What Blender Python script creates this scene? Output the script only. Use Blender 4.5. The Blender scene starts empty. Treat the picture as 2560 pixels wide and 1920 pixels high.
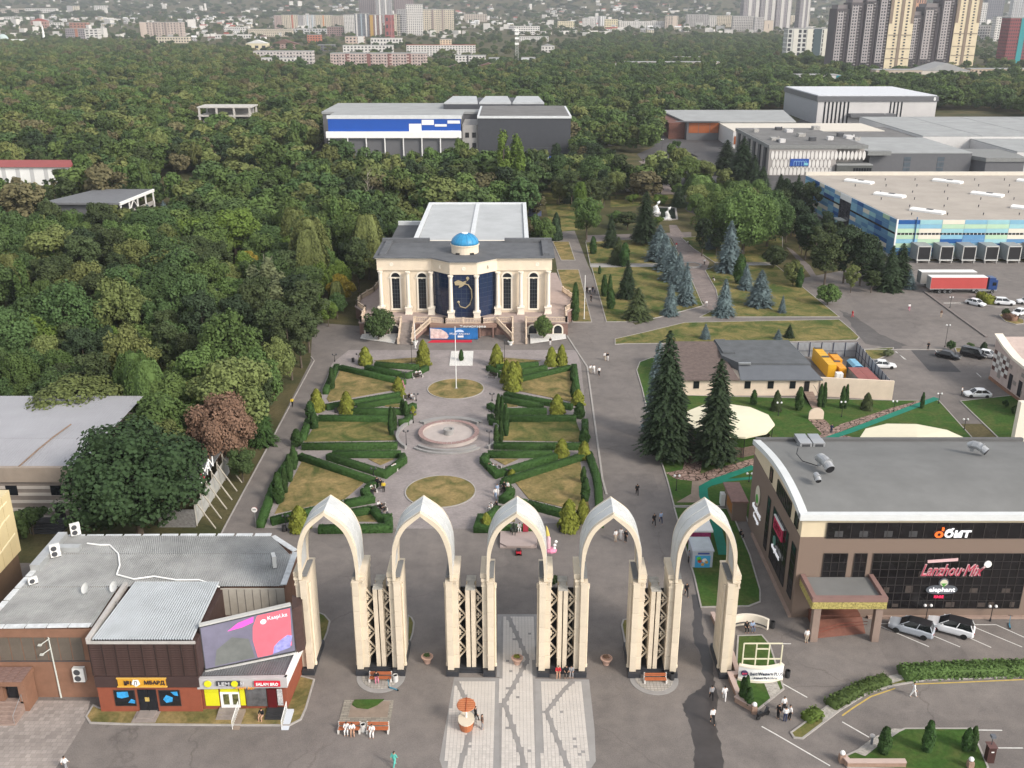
import bpy,math,random
import numpy as np
from mathutils import Vector,Matrix,noise
random.seed(7);RNG=np.random.default_rng(7)
SC=bpy.context.scene
COL=SC.collection
PI=math.pi
# ------------------------------------------------------------------ camera
CAM_H=64.0
FPX=2453.0
PITCH=math.atan(931/FPX)
cd=bpy.data.cameras.new('camera')
cam=bpy.data.objects.new('camera',cd);COL.objects.link(cam)
cam.location=(0,0,CAM_H)
cam.rotation_euler=(PI/2-PITCH,0,0)
cd.sensor_width=36.0
cd.lens=36.0*FPX/2560
cd.clip_start=1.0;cd.clip_end=20000.0
SC.camera=cam
# ------------------------------------------------------------------ light
SUN_EL,SUN_AZ=math.radians(34),math.radians(128)
w=bpy.data.worlds.new('World');SC.world=w;w.use_nodes=True
wn=w.node_tree.nodes;wl=w.node_tree.links
sky=wn.new('ShaderNodeTexSky');sky.sky_type='NISHITA';sky.sun_disc=False
sky.sun_elevation=SUN_EL;sky.sun_rotation=SUN_AZ
sky.air_density=1.0;sky.dust_density=3.0;sky.ozone_density=1.0;sky.altitude=800
hs=wn.new('ShaderNodeHueSaturation');hs.inputs['Saturation'].default_value=0.22
wl.new(sky.outputs[0],hs.inputs['Color'])
wl.new(hs.outputs[0],wn['Background'].inputs['Color'])
wn['Background'].inputs['Strength'].default_value=0.13
sd=bpy.data.lights.new('sun','SUN');sd.energy=1.45;sd.angle=math.radians(14);sd.color=(1.0,0.89,0.76)
sun=bpy.data.objects.new('sun',sd);COL.objects.link(sun)
sv=Vector((math.sin(SUN_AZ)*math.cos(SUN_EL),math.cos(SUN_AZ)*math.cos(SUN_EL),math.sin(SUN_EL)))
sun.rotation_euler=sv.to_track_quat('Z','Y').to_euler()
sun.location=(200,-200,300)
SC.view_settings.view_transform='Standard';SC.view_settings.look='None'
SC.view_settings.exposure=1.2;SC.view_settings.gamma=1.0
SC.view_settings.use_curve_mapping=False
SC.render.engine='CYCLES'
SC.cycles.max_bounces=6;SC.cycles.diffuse_bounces=3;SC.cycles.glossy_bounces=2
SC.cycles.transmission_bounces=2;SC.cycles.volume_bounces=0;SC.cycles.transparent_max_bounces=6
SC.cycles.use_denoising=True
# ------------------------------------------------------------------ measuring: photograph pixel -> place on the ground
FR=dict(s=(0,0,1),a1=(0,0,.3888),a2=(600,0,.3888),a3=(1400,0,.2712),a4=(1900,0,.2984),a5=(0,300,.422),a6=(1600,200,.434),a7=(860,460,.2893),a8=(1240,380,.3255),b1=(0,900,.3888),b2=(0,1300,.3888),b3=(640,840,.3888),b4=(700,1200,.3375),b5=(1250,1200,.3375),b6=(1560,700,.4521),b7=(1760,1080,.3617),b8=(1660,1520,.4069),c1=(0,0,.2351),c2=(500,0,.2351),c3=(1000,0,.2351),c4=(1500,0,.2351),c5=(2000,0,.25316),c6=(600,100,.2351),e1=(1640,860,.2652),e2=(1980,840,.13259),e3=(2260,420,.15674),e4=(2200,640,.19293),e5=(2360,820,.28944),e6=(0,1500,.25316),e7=(780,1700,.13562),e8=(2080,1780,.217),e9=(1060,1720,.208),f1=(200,1640,.2622),f2=(0,1040,.2772),f3=(1380,300,.19293),f4=(1180,1280,.13562),v=(0,0,2560/2212))
def px(f,x,y):o=FR[f];return o[0]+x*o[2],o[1]+y*o[2]
def ray(X,Y):
 a=(X-1280)/FPX;v=-(Y-960)/FPX
 return a,math.cos(PITCH)+v*math.sin(PITCH),-math.sin(PITCH)+v*math.cos(PITCH)
def terrain(x,y):
 if y<1500:return 0.0
 t=min(1,(y-1500)/2600);h=44*t*t*(3-2*t)
 if y>3600:
  t=min(1,(y-3600)/3400)
  ridge=.55+.45*math.sin(x*.0011+.9)*math.sin(x*.00043+2.0)
  h+=400*t*t*(3-2*t)*(.35+.65*ridge)+12*t*noise.noise(Vector((x*.003,y*.003,0)))
 return h
def gp(f,x,y,z=0.0):
 r=ray(*px(f,x,y));t=(z-CAM_H)/r[2]
 return Vector((r[0]*t,r[1]*t,z))
def hz(f,y,Y):r=ray(1280,px(f,0,y)[1]);return CAM_H+r[2]/r[1]*Y
def xat(f,x,y,Y):r=ray(*px(f,x,y));return r[0]/r[1]*Y
def scr(p):
 d=Vector(p)-Vector((0,0,CAM_H));c,s=math.cos(PITCH),math.sin(PITCH)
 zc=d.y*c-d.z*s;yc=d.y*s+d.z*c
 return 1280+FPX*d.x/zc,960-FPX*yc/zc
 # ------------------------------------------------------------------ materials
MATS={}
def nodes(m):return m.node_tree.nodes,m.node_tree.links
def mat(name,c,r=.8,v=.10,s=.6,b=0.0,bs=None,metal=0.0,spec=.3,objrand=0.0,emit=None,es=0.0,trans=0.0,kind='noise'):
 if name in MATS:return MATS[name]
 m=bpy.data.materials.new(name);m.use_nodes=True;MATS[name]=m
 n,l=nodes(m);bs_=n['Principled BSDF']
 bs_.inputs['Roughness'].default_value=r;bs_.inputs['Metallic'].default_value=metal
 bs_.inputs['Specular IOR Level'].default_value=spec
 col=None
 if v>0:
  tc=n.new('ShaderNodeTexCoord');nz=n.new('ShaderNodeTexNoise');nz.inputs['Scale'].default_value=s
  nz.inputs['Detail'].default_value=6;nz.inputs['Roughness'].default_value=.65
  l.new(tc.outputs['Object'],nz.inputs['Vector'])
  rp=n.new('ShaderNodeValToRGB');rp.color_ramp.elements[0].position=.28;rp.color_ramp.elements[1].position=.72
  rp.color_ramp.elements[0].color=(*[x*(1-v)for x in c],1)
  rp.color_ramp.elements[1].color=(*[min(1,x*(1+v))for x in c],1)
  l.new(nz.outputs['Fac'],rp.inputs['Fac']);col=rp.outputs['Color']
 if objrand>0:
  oi=n.new('ShaderNodeObjectInfo');h=n.new('ShaderNodeHueSaturation')
  mr=n.new('ShaderNodeMapRange');mr.inputs['To Min'].default_value=1-objrand;mr.inputs['To Max'].default_value=1+objrand
  l.new(oi.outputs['Random'],mr.inputs['Value']);l.new(mr.outputs[0],h.inputs['Value'])
  mh=n.new('ShaderNodeMapRange');mh.inputs['To Min'].default_value=.5-.012*objrand/.3;mh.inputs['To Max'].default_value=.5+.014*objrand/.3
  mu=n.new('ShaderNodeMath');mu.operation='MULTIPLY';mu.inputs[1].default_value=7.31
  fr=n.new('ShaderNodeMath');fr.operation='FRACT'
  l.new(oi.outputs['Random'],mu.inputs[0]);l.new(mu.outputs[0],fr.inputs[0]);l.new(fr.outputs[0],mh.inputs['Value'])
  l.new(mh.outputs[0],h.inputs['Hue'])
  if col:l.new(col,h.inputs['Color'])
  else:h.inputs['Color'].default_value=(*c,1)
  col=h.outputs['Color']
 if col:l.new(col,bs_.inputs['Base Color'])
 else:bs_.inputs['Base Color'].default_value=(*c,1)
 if b>0:
  tc=n.new('ShaderNodeTexCoord');nz=n.new('ShaderNodeTexNoise');nz.inputs['Scale'].default_value=bs or 8.0
  nz.inputs['Detail'].default_value=4
  bp=n.new('ShaderNodeBump');bp.inputs['Strength'].default_value=b;bp.inputs['Distance'].default_value=.03
  l.new(tc.outputs['Object'],nz.inputs['Vector']);l.new(nz.outputs['Fac'],bp.inputs['Height']);l.new(bp.outputs[0],bs_.inputs['Normal'])
 if emit:
  bs_.inputs['Emission Color'].default_value=(*emit,1);bs_.inputs['Emission Strength'].default_value=es
 return m
def ramp(n,pts):
 rp=n.new('ShaderNodeValToRGB');e=rp.color_ramp.elements
 e[0].position,e[0].color=pts[0][0],(*pts[0][1],1);e[1].position,e[1].color=pts[-1][0],(*pts[-1][1],1)
 for p,c in pts[1:-1]:k=e.new(p);k.color=(*c,1)
 return rp
def nz(n,l,vec,s,det=5,rough=.6,dist=0.0):
 t=n.new('ShaderNodeTexNoise');t.inputs['Scale'].default_value=s;t.inputs['Detail'].default_value=det
 t.inputs['Roughness'].default_value=rough;t.inputs['Distortion'].default_value=dist
 l.new(vec,t.inputs['Vector']);return t.outputs['Fac']
def mixc(n,l,fac,a,b,mode='MIX'):
 x=n.new('ShaderNodeMix');x.data_type='RGBA';x.blend_type=mode
 if hasattr(fac,'node'):l.new(fac,x.inputs[0])
 else:x.inputs[0].default_value=fac
 for v,i in((a,6),(b,7)):
  if hasattr(v,'node'):l.new(v,x.inputs[i])
  else:x.inputs[i].default_value=(*v,1)
 return x.outputs[2]
def asphalt(name,c,warm=1.0):
 m=bpy.data.materials.new(name);m.use_nodes=True;MATS[name]=m
 n,l=nodes(m);b=n['Principled BSDF'];b.inputs['Roughness'].default_value=.88;b.inputs['Specular IOR Level'].default_value=.25
 tc=n.new('ShaderNodeTexCoord');o=tc.outputs['Object']
 big=ramp(n,[(.3,[x*.80 for x in c]),(.5,c),(.72,[x*1.16 for x in c])]);l.new(nz(n,l,o,.055,4,.6,.4),big.inputs['Fac'])
 mid=ramp(n,[(.3,(.78,.78,.79)),(.65,(1.06,1.05,1.04))]);l.new(nz(n,l,o,.45,6,.7),mid.inputs['Fac'])
 col=mixc(n,l,1.0,big.outputs[0],mid.outputs[0],'MULTIPLY')
 fine=ramp(n,[(.35,(.82,.82,.82)),(.65,(1.12,1.12,1.12))]);l.new(nz(n,l,o,9,3,.7),fine.inputs['Fac'])
 col=mixc(n,l,1.0,col,fine.outputs[0],'MULTIPLY')
 # rectangular repair patches
 vo=n.new('ShaderNodeTexVoronoi');vo.distance='CHEBYCHEV';vo.inputs['Scale'].default_value=.09;vo.inputs['Randomness'].default_value=.9
 l.new(o,vo.inputs['Vector']);pr=ramp(n,[(.0,(.86,.86,.87)),(1.0,(1.08,1.07,1.06))]);l.new(vo.outputs['Color'],pr.inputs['Fac'])
 col=mixc(n,l,.75,col,mixc(n,l,1.0,col,pr.outputs[0],'MULTIPLY'))
 # cracks
 dn=n.new('ShaderNodeTexNoise');dn.inputs['Scale'].default_value=.5;dn.inputs['Detail'].default_value=5;l.new(o,dn.inputs['Vector'])
 ad=n.new('ShaderNodeMixRGB');ad.blend_type='LINEAR_LIGHT';ad.inputs[0].default_value=1.6
 l.new(o,ad.inputs[1]);l.new(dn.outputs['Color'],ad.inputs[2])
 ve=n.new('ShaderNodeTexVoronoi');ve.feature='DISTANCE_TO_EDGE';ve.inputs['Scale'].default_value=.085;l.new(ad.outputs[0],ve.inputs['Vector'])
 cr=ramp(n,[(.0,(.74,.73,.73)),(.004,(.84,.83,.83)),(.009,(1,1,1))]);l.new(ve.outputs['Distance'],cr.inputs['Fac'])
 msk=ramp(n,[(.45,(0,0,0)),(.6,(1,1,1))]);l.new(nz(n,l,o,.04,2),msk.inputs['Fac'])
 col=mixc(n,l,msk.outputs[0],col,mixc(n,l,1.0,col,cr.outputs[0],'MULTIPLY'))
 l.new(col,b.inputs['Base Color'])
 return m
def lawn_mat(name,green,dry,s=.12,bal=.5):
 m=bpy.data.materials.new(name);m.use_nodes=True;MATS[name]=m
 n,l=nodes(m);b=n['Principled BSDF'];b.inputs['Roughness'].default_value=.95;b.inputs['Specular IOR Level'].default_value=.1
 tc=n.new('ShaderNodeTexCoord');o=tc.outputs['Object']
 g=ramp(n,[(bal-.16,green),(bal,[(a+c)/2.1 for a,c in zip(green,dry)]),(bal+.16,dry)]);l.new(nz(n,l,o,s,7,.62,.8),g.inputs['Fac'])
 f=ramp(n,[(.3,(.68,.70,.66)),(.7,(1.22,1.2,1.15))]);l.new(nz(n,l,o,2.2,5,.75),f.inputs['Fac'])
 col=mixc(n,l,1.0,g.outputs[0],f.outputs[0],'MULTIPLY')
 l.new(col,b.inputs['Base Color'])
 bp=n.new('ShaderNodeBump');bp.inputs['Strength'].default_value=.5;bp.inputs['Distance'].default_value=.05
 l.new(nz(n,l,o,14,3),bp.inputs['Height']);l.new(bp.outputs[0],b.inputs['Normal'])
 return m
def paver_mat(name,c,bw,bh,mortar=(.5,.5,.5),off=.5,var=.12,msz=.02,stain=.2):
 m=bpy.data.materials.new(name);m.use_nodes=True;MATS[name]=m
 n,l=nodes(m);b=n['Principled BSDF'];b.inputs['Roughness'].default_value=.85;b.inputs['Specular IOR Level'].default_value=.25
 tc=n.new('ShaderNodeTexCoord');o=tc.outputs['Object']
 br=n.new('ShaderNodeTexBrick');br.offset=off;l.new(o,br.inputs['Vector'])
 br.inputs['Color1'].default_value=(*[x*(1-var)for x in c],1);br.inputs['Color2'].default_value=(*[x*(1+var)for x in c],1)
 br.inputs['Mortar'].default_value=(*[x*y for x,y in zip(c,mortar)],1);br.inputs['Scale'].default_value=1.0
 br.inputs['Brick Width'].default_value=bw;br.inputs['Row Height'].default_value=bh;br.inputs['Mortar Size'].default_value=msz
 st=ramp(n,[(.3,(1-stain,)*3),(.65,(1.06,1.05,1.04))]);l.new(nz(n,l,o,.22,6,.65),st.inputs['Fac'])
 col=mixc(n,l,1.0,br.outputs['Color'],st.outputs[0],'MULTIPLY')
 l.new(col,b.inputs['Base Color'])
 bp=n.new('ShaderNodeBump');bp.inputs['Strength'].default_value=.35;bp.inputs['Distance'].default_value=.02
 l.new(br.outputs['Fac'],bp.inputs['Height']);bp.invert=True;l.new(bp.outputs[0],b.inputs['Normal'])
 return m
def corrugated(name,c,period,axis=0,v=.12,r=.45,metal=.3,s=.3):
 m=mat(name,c,r=r,v=v,s=s,metal=metal)
 n,l=nodes(m);b=n['Principled BSDF'];tc=n.new('ShaderNodeTexCoord')
 wv=n.new('ShaderNodeTexWave');wv.bands_direction='XYZ'[axis];wv.inputs['Scale'].default_value=1/(period*3.1831)if False else.31831*PI/period/PI*1.0
 wv.inputs['Scale'].default_value=.314/period;l.new(tc.outputs['Object'],wv.inputs['Vector'])
 bp=n.new('ShaderNodeBump');bp.inputs['Strength'].default_value=.8;bp.inputs['Distance'].default_value=period*.35
 l.new(wv.outputs['Fac'],bp.inputs['Height']);l.new(bp.outputs[0],b.inputs['Normal'])
 return m
GLASS=mat('dark_glass',(.012,.014,.018),r=.12,v=.0,spec=.5)
GLASSB=mat('blue_glass',(.010,.022,.06),r=.10,v=.0,spec=.6)
WHITE=mat('white_paint',(.78,.78,.76),r=.55,v=.05)
BLACK=mat('black_paint',(.015,.015,.017),r=.5,v=.0)
DGREY=mat('dark_grey_metal',(.06,.062,.068),r=.5,v=.08)
GREY=mat('grey_concrete',(.30,.29,.28),r=.9,v=.14,s=.5)
STEEL=mat('steel',(.45,.46,.47),r=.35,v=.06,metal=.8)
# ------------------------------------------------------------------ mesh building
class MB:
 def __init__(s,org=(0,0,0)):s.v=[];s.f=[];s.o=Vector(org)
 def add(s,vs,fs):
  k=len(s.v);s.v+=[tuple(p)for p in vs];s.f+=[tuple(i+k for i in q)for q in fs];return s
 def box(s,x0,x1,y0,y1,z0,z1):
  if x0>x1:x0,x1=x1,x0
  if y0>y1:y0,y1=y1,y0
  return s.add([(x0,y0,z0),(x1,y0,z0),(x1,y1,z0),(x0,y1,z0),(x0,y0,z1),(x1,y0,z1),(x1,y1,z1),(x0,y1,z1)],[(0,3,2,1),(4,5,6,7),(0,1,5,4),(1,2,6,5),(2,3,7,6),(3,0,4,7)])
 def obx(s,cx,cy,z0,z1,lx,ly,a=0.0,taper=1.0):
  c,q=math.cos(a),math.sin(a);P=[]
  for z,k in((z0,1),(z1,taper)):
   for ux,uy in((-1,-1),(1,-1),(1,1),(-1,1)):
    x,y=ux*lx/2*k,uy*ly/2*k;P.append((cx+x*c-y*q,cy+x*q+y*c,z))
  return s.add(P,[(0,3,2,1),(4,5,6,7),(0,1,5,4),(1,2,6,5),(2,3,7,6),(3,0,4,7)])
 def prism(s,pts,z0,z1):
  n=len(pts);a=sum(pts[i][0]*pts[(i+1)%n][1]-pts[(i+1)%n][0]*pts[i][1]for i in range(n))
  if a<0:pts=pts[::-1]
  return s.add([(p[0],p[1],z0)for p in pts]+[(p[0],p[1],z1)for p in pts],[tuple(range(n))[::-1],tuple(range(n,2*n))]+[(i,(i+1)%n,(i+1)%n+n,i+n)for i in range(n)])
 def sheet(s,pts,z):
  n=len(pts);a=sum(pts[i][0]*pts[(i+1)%n][1]-pts[(i+1)%n][0]*pts[i][1]for i in range(n))
  if a<0:pts=pts[::-1]
  return s.add([(p[0],p[1],z)for p in pts],[tuple(range(n))])
 def quad(s,a,b,c,d):return s.add([a,b,c,d],[(0,1,2,3)])
 def wallprism(s,pts,y0,y1):
  n=len(pts);a=sum(pts[i][0]*pts[(i+1)%n][1]-pts[(i+1)%n][0]*pts[i][1]for i in range(n))
  if a<0:pts=pts[::-1]
  return s.add([(p[0],y0,p[1])for p in pts]+[(p[0],y1,p[1])for p in pts],[tuple(range(n)),tuple(range(n,2*n))[::-1]]+[((i+1)%n,i,i+n,(i+1)%n+n)for i in range(n)])
 def sideprism(s,pts,x0,x1):
  n=len(pts);a=sum(pts[i][0]*pts[(i+1)%n][1]-pts[(i+1)%n][0]*pts[i][1]for i in range(n))
  if a<0:pts=pts[::-1]
  return s.add([(x0,p[0],p[1])for p in pts]+[(x1,p[0],p[1])for p in pts],[tuple(range(n))[::-1],tuple(range(n,2*n))]+[(i,(i+1)%n,(i+1)%n+n,i+n)for i in range(n)])
 def lathe(s,prof,n=12,c=(0,0,0),sy=1.0):
  P=[];F=[]
  for r,z in prof:
   for k in range(n):t=2*PI*k/n;P.append((c[0]+r*math.cos(t),c[1]+r*sy*math.sin(t),c[2]+z))
  for j in range(len(prof)-1):
   for k in range(n):F.append((j*n+k,j*n+(k+1)%n,(j+1)*n+(k+1)%n,(j+1)*n+k))
  F.append(tuple(range(n))[::-1]);m=(len(prof)-1)*n;F.append(tuple(range(m,m+n)))
  return s.add(P,F)
 def cyl(s,x,y,r,z0,z1,n=10):return s.lathe([(r,z0),(r,z1)],n,(x,y,0))
 def tube(s,pts,r,n=6):
  pts=[Vector(p)for p in pts];rr=r if isinstance(r,(list,tuple))else[r]*len(pts);P=[];F=[]
  for i,p in enumerate(pts):
   d=(pts[min(i+1,len(pts)-1)]-pts[max(i-1,0)]).normalized()
   u=d.cross(Vector((0,0,1))if abs(d.z)<.9 else Vector((1,0,0))).normalized();v=d.cross(u)
   for k in range(n):t=2*PI*k/n;P.append(tuple(p+(u*math.cos(t)+v*math.sin(t))*rr[i]))
  for j in range(len(pts)-1):
   for k in range(n):F.append((j*n+k,j*n+(k+1)%n,(j+1)*n+(k+1)%n,(j+1)*n+k))
  F.append(tuple(range(n))[::-1]);m=(len(pts)-1)*n;F.append(tuple(range(m,m+n)))
  return s.add(P,F)
 def beam(s,a,b,w,h=None):
  a,b=Vector(a),Vector(b);d=(b-a).normalized();h=h or w
  u=d.cross(Vector((0,0,1))if abs(d.z)<.95 else Vector((1,0,0))).normalized();v=u.cross(d)
  P=[tuple(p+u*x*w/2+v*y*h/2)for p in(a,b)for x,y in((-1,-1),(1,-1),(1,1),(-1,1))]
  return s.add(P,[(0,3,2,1),(4,5,6,7),(0,1,5,4),(1,2,6,5),(2,3,7,6),(3,0,4,7)])
 def mesh(s,name):
  me=bpy.data.meshes.new(name)
  o=s.o
  me.from_pydata([(a-o.x,b-o.y,c-o.z)for a,b,c in s.v],[],s.f);me.validate();return me
 def build(s,name,m,parent=None,smooth=False,loc=None,kind=None,label=None):
  me=s.mesh(name)
  if smooth:me.shade_smooth()
  return obj(name,me,m,parent,loc,kind,label)
def obj(name,me,m,parent=None,loc=None,kind=None,label=None,rot=None):
 o=bpy.data.objects.new(name,me);COL.objects.link(o)
 if m is not None and me is not None:
  if len(me.materials)==0:me.materials.append(m)
  elif me.materials[0]!=m:
   o.material_slots[0].link='OBJECT';o.material_slots[0].material=m
 if parent is not None:o.parent=parent
 if loc is not None:o.location=loc
 if rot is not None:o.rotation_euler=rot
 if kind:o['kind']=kind
 if label:o['label']=label
 return o
def thing(name,label,cat,loc=(0,0,0),rz=0.0,group=None):
 o=bpy.data.objects.new(name,None);COL.objects.link(o);o.location=loc;o.rotation_euler=(0,0,rz)
 o.empty_display_size=.2
 return tag(o,label,cat,group)
def tag(o,label,cat,group=None):
 o['label']=label;o['category']=cat
 if group:o['group']=group
 return o
def struct(name,mb,m):o=mb.build(name,m);o['kind']='structure';return o
def copy_tree(o,parent=None,mats=None):
 c=o.copy();COL.objects.link(c);c.parent=parent
 for ch in o.children:copy_tree(ch,c)
 return c
def text(body,m,parent,loc,h=None,wid=None,rot=(PI/2,0,0),name='lettering',ext=.04,shear=0.0,bold=0.0,sx=1.0):
 cu=bpy.data.curves.new('t','FONT');cu.body=body;cu.extrude=ext;cu.align_x='CENTER';cu.align_y='CENTER'
 cu.shear=shear;cu.offset=bold;cu.resolution_u=2
 ob=bpy.data.objects.new('t',cu);me=bpy.data.meshes.new_from_object(ob);me.name=name
 bpy.data.objects.remove(ob)
 vs=np.zeros(len(me.vertices)*3);me.vertices.foreach_get('co',vs);vs=vs.reshape(-1,3)
 w0=vs[:,0].max()-vs[:,0].min();h0=vs[:,1].max()-vs[:,1].min()
 k=(wid/w0)if wid else h/h0;ky=(h/h0)if h else k
 vs[:,0]=(vs[:,0]-(vs[:,0].max()+vs[:,0].min())/2)*k*sx;vs[:,1]=(vs[:,1]-(vs[:,1].max()+vs[:,1].min())/2)*ky
 me.vertices.foreach_set('co',vs.ravel());me.materials.clear();me.update()
 return obj(name,me,m,parent,loc,rot=rot)
def np_mesh(name,V,F4):
 me=bpy.data.meshes.new(name);nv,nf=len(V),len(F4)
 me.vertices.add(nv);me.vertices.foreach_set('co',np.asarray(V,dtype=np.float32).ravel())
 me.loops.add(nf*4);me.loops.foreach_set('vertex_index',np.asarray(F4,dtype=np.int32).ravel())
 me.polygons.add(nf);me.polygons.foreach_set('loop_start',np.arange(0,nf*4,4,dtype=np.int32))
 me.polygons.foreach_set('loop_total',np.full(nf,4,dtype=np.int32))
 me.update(calc_edges=True);me.validate();return me
def offset_line(pts,d):
 out=[]
 for i,p in enumerate(pts):
  p=Vector(p[:2]);a=(p-Vector(pts[i-1][:2])).normalized()if i>0 else None
  b=(Vector(pts[i+1][:2])-p).normalized()if i<len(pts)-1 else None
  t=((a or b)+(b or a)).normalized();nrm=Vector((-t.y,t.x));k=1/max(.5,nrm.dot(Vector((-(a or b).y,(a or b).x))))
  out.append((p.x+nrm.x*d*k,p.y+nrm.y*d*k))
 return out
def strip(pts,wd):return offset_line(pts,wd/2)+offset_line(pts,-wd/2)[::-1]
KERB=mat('kerb_stone',(.33,.31,.29),r=.9,v=.15,s=1.2)
def kerb(pts,closed=True,wd=.18,h=.13,m=None,name='kerb'):
 mb=MB();p=list(pts)+([pts[0]]if closed else[])
 a,b=offset_line(p,wd/2),offset_line(p,-wd/2)
 if closed:
  q=list(pts);n=len(q)
  ext=[q[-1]]+q+[q[0]]
  a=offset_line(ext,wd/2)[1:-1];b=offset_line(ext,-wd/2)[1:-1];a.append(a[0]);b.append(b[0])
 for i in range(len(a)-1):
  V=[(*a[i],0),(*b[i],0),(*b[i+1],0),(*a[i+1],0),(*a[i],h),(*b[i],h),(*b[i+1],h),(*a[i+1],h)]
  mb.add(V,[(0,1,2,3),(4,7,6,5),(0,4,5,1),(1,5,6,2),(2,6,7,3),(3,7,4,0)])
 o=mb.build(name,m or KERB);o['kind']='structure';return o
 # ================================================================== the setting: ground, roads, lawns
def G2(f,*pts,z=0.0):return[tuple(gp(f,*p,z))[:2]for p in pts]
def GM(*pts,z=0.0):return[tuple(gp(*p,z))[:2]for p in pts]
m_ground=lawn_mat('woodland_floor',(.055,.060,.028),(.17,.135,.075),s=.05,bal=.58)
ys=list(range(-100,400,50))+list(range(400,1500,100))+list(range(1500,4000,125))+list(range(4000,9001,200))
mb=MB();nx=81
for y in ys:
 for i in range(nx):
  x=(i/(nx-1)-.5)*(7000 if y<2000 else 7000+(y-2000)*.9)
  mb.v.append((x,y,terrain(x,y)))
for j in range(len(ys)-1):
 for i in range(nx-1):a=j*nx+i;mb.f.append((a,a+1,a+nx+1,a+nx))
struct('ground',mb,m_ground)
m_asph=asphalt('asphalt',(.190,.172,.160))
m_asph2=asphalt('asphalt_dark',(.088,.086,.088))
m_road=asphalt('park_path_paving',(.178,.156,.146))
main=[(-90,45),(95,45),(95,92),(62,100),(62,150),(150,150),(190,200),(190,262),(108,264),(106,266),(95,258),(60,236),(27,205),(22,222),(20.5,260),(19,330),(12,330),(12,205),(-32,204),(-45,207),(-42,196),(-39.4,181),(-38.3,131),(-38,106),(-90,106)]
struct('asphalt_plaza',MB().sheet(main,.004),m_asph)
struct('expo_yard',MB().sheet([(60,335),(75,300),(103,300),(103,350),(300,350),(420,560),(420,660),(190,660),(150,560),(95,560),(60,480)],.004),m_asph2)
struct('far_avenue',MB().sheet(GM(('a3',720,1085),('a3',900,1130),('a3',1050,1345),('a3',1300,1475),('f3',1900,480),('f3',1400,480),('f3',1290,250),('a3',640,1110)),.008),m_asph2)
# brick promenade through the park, with a round bed
m_prom=paver_mat('promenade_brick',(.215,.18,.168),1.2,.55,var=.16,mortar=(.7,.7,.7))
struct('promenade',MB().sheet(GM(('a8',1640,1215),('a8',1575,1130),('a8',1480,930),('a8',1340,640),('a8',1330,560),('a8',1385,560),('a8',1470,680),('a8',1640,845),('a8',1610,930),('a8',1700,1060),('a8',1740,1200)),.012),m_prom)
struct('park_path',MB().sheet(GM(('a8',690,640),('a8',1500,615),('a8',1500,655),('a8',690,690)),.008),m_road)
struct('park_path',MB().sheet(GM(('a8',720,862),('a8',1230,862),('a8',1240,880),('a8',725,884)),.016),GREY)
struct('park_path',MB().sheet(GM(('a8',1850,855),('a8',2150,855),('a8',2150,868),('a8',1850,868)),.016),GREY)
struct('park_path',MB().sheet(GM(('a6',840,960),('a6',960,1100),('a6',1050,1220),('a6',1120,1230),('a6',1010,1120),('a6',980,1070),('a6',880,980)),.008),m_road)
m_plaza_far=paver_mat('far_terrace_paving',(.34,.31,.29),1,1)
struct('terrace',MB().sheet(GM(('f3',590,95),('f3',700,85),('f3',840,330),('f3',730,335)),.008),m_plaza_far)
struct('terrace',MB().sheet(GM(('f3',1120,530),('f3',1290,530),('f3',1290,620),('f3',1240,640)),.008),m_prom)
struct('terrace',MB().sheet(GM(('f3',1520,780),('f3',1640,920),('f3',1560,960),('f3',1110,980),('f3',1150,940),('f3',1420,910),('f3',1430,830)),.008),m_prom)
L_park=lawn_mat('park_grass',(.062,.092,.026),(.26,.205,.085),s=.22,bal=.53)
L_dry=lawn_mat('dry_grass',(.075,.092,.030),(.29,.215,.10),s=.30,bal=.46)
L_lush=lawn_mat('lush_grass',(.046,.098,.022),(.105,.120,.042),s=.3,bal=.60)
def lawn(pts,m=L_park,k=True,z=.10):
 struct('lawn',MB().prism(pts,0,z),m)
 if k:kerb(pts)
 # park lawns right of the museum
lawn(GM(('a8',690,695),('a8',1075,672),('a8',1340,668),('a8',1440,850),('a8',1230,858),('a8',722,858)))
lawn(GM(('a8',735,888),('a8',1240,884),('a8',1450,860),('a8',1590,1182),('a8',1290,1262),('a8',1085,1306),('a8',848,1306)))
lawn(GM(('a8',1425,660),('a8',1700,640),('a8',2200,640),('a8',2200,850),('a8',1680,850),('a8',1520,745)))
lawn(GM(('a8',1690,875),('a8',2150,872),('b6',1060,100),('b6',1190,205),('b6',420,206),('a8',1720,1190),('a8',1690,1060),('a8',1605,910)))
lawn(GM(('a8',915,1480),('a8',915,1438),('a8',1150,1385),('a8',1450,1312),('b6',1190,220),('b6',1250,270),('b6',1300,318),('b6',1285,334),('b6',700,348),('b6',0,354)))
lawn(GM(('a8',435,690),('a8',560,690),('a8',608,832),('a8',500,832)),L_dry)
lawn(GM(('a8',470,905),('a8',635,905),('a8',735,1308),('a8',590,1308)),L_dry)
lawn(GM(('a8',360,300),('a8',900,300),('a8',640,600),('a8',500,612),('a8',420,612)),L_park,False,.05)
lawn(GM(('a8',880,330),('a8',1390,330),('a8',1390,395),('a8',880,425)),L_park,False,.05)
# pond with a stone rim
POND=GM(('f3',1320,1130),('f3',1600,1140),('f3',1620,1290),('f3',1450,1300),('f3',1330,1240))
m_water=mat('pond_water',(.030,.042,.035),r=.08,v=.1,spec=.5)
struct('pond_water',MB().sheet(POND,.03),m_water);kerb(POND,wd=.6,h=.25)
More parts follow.
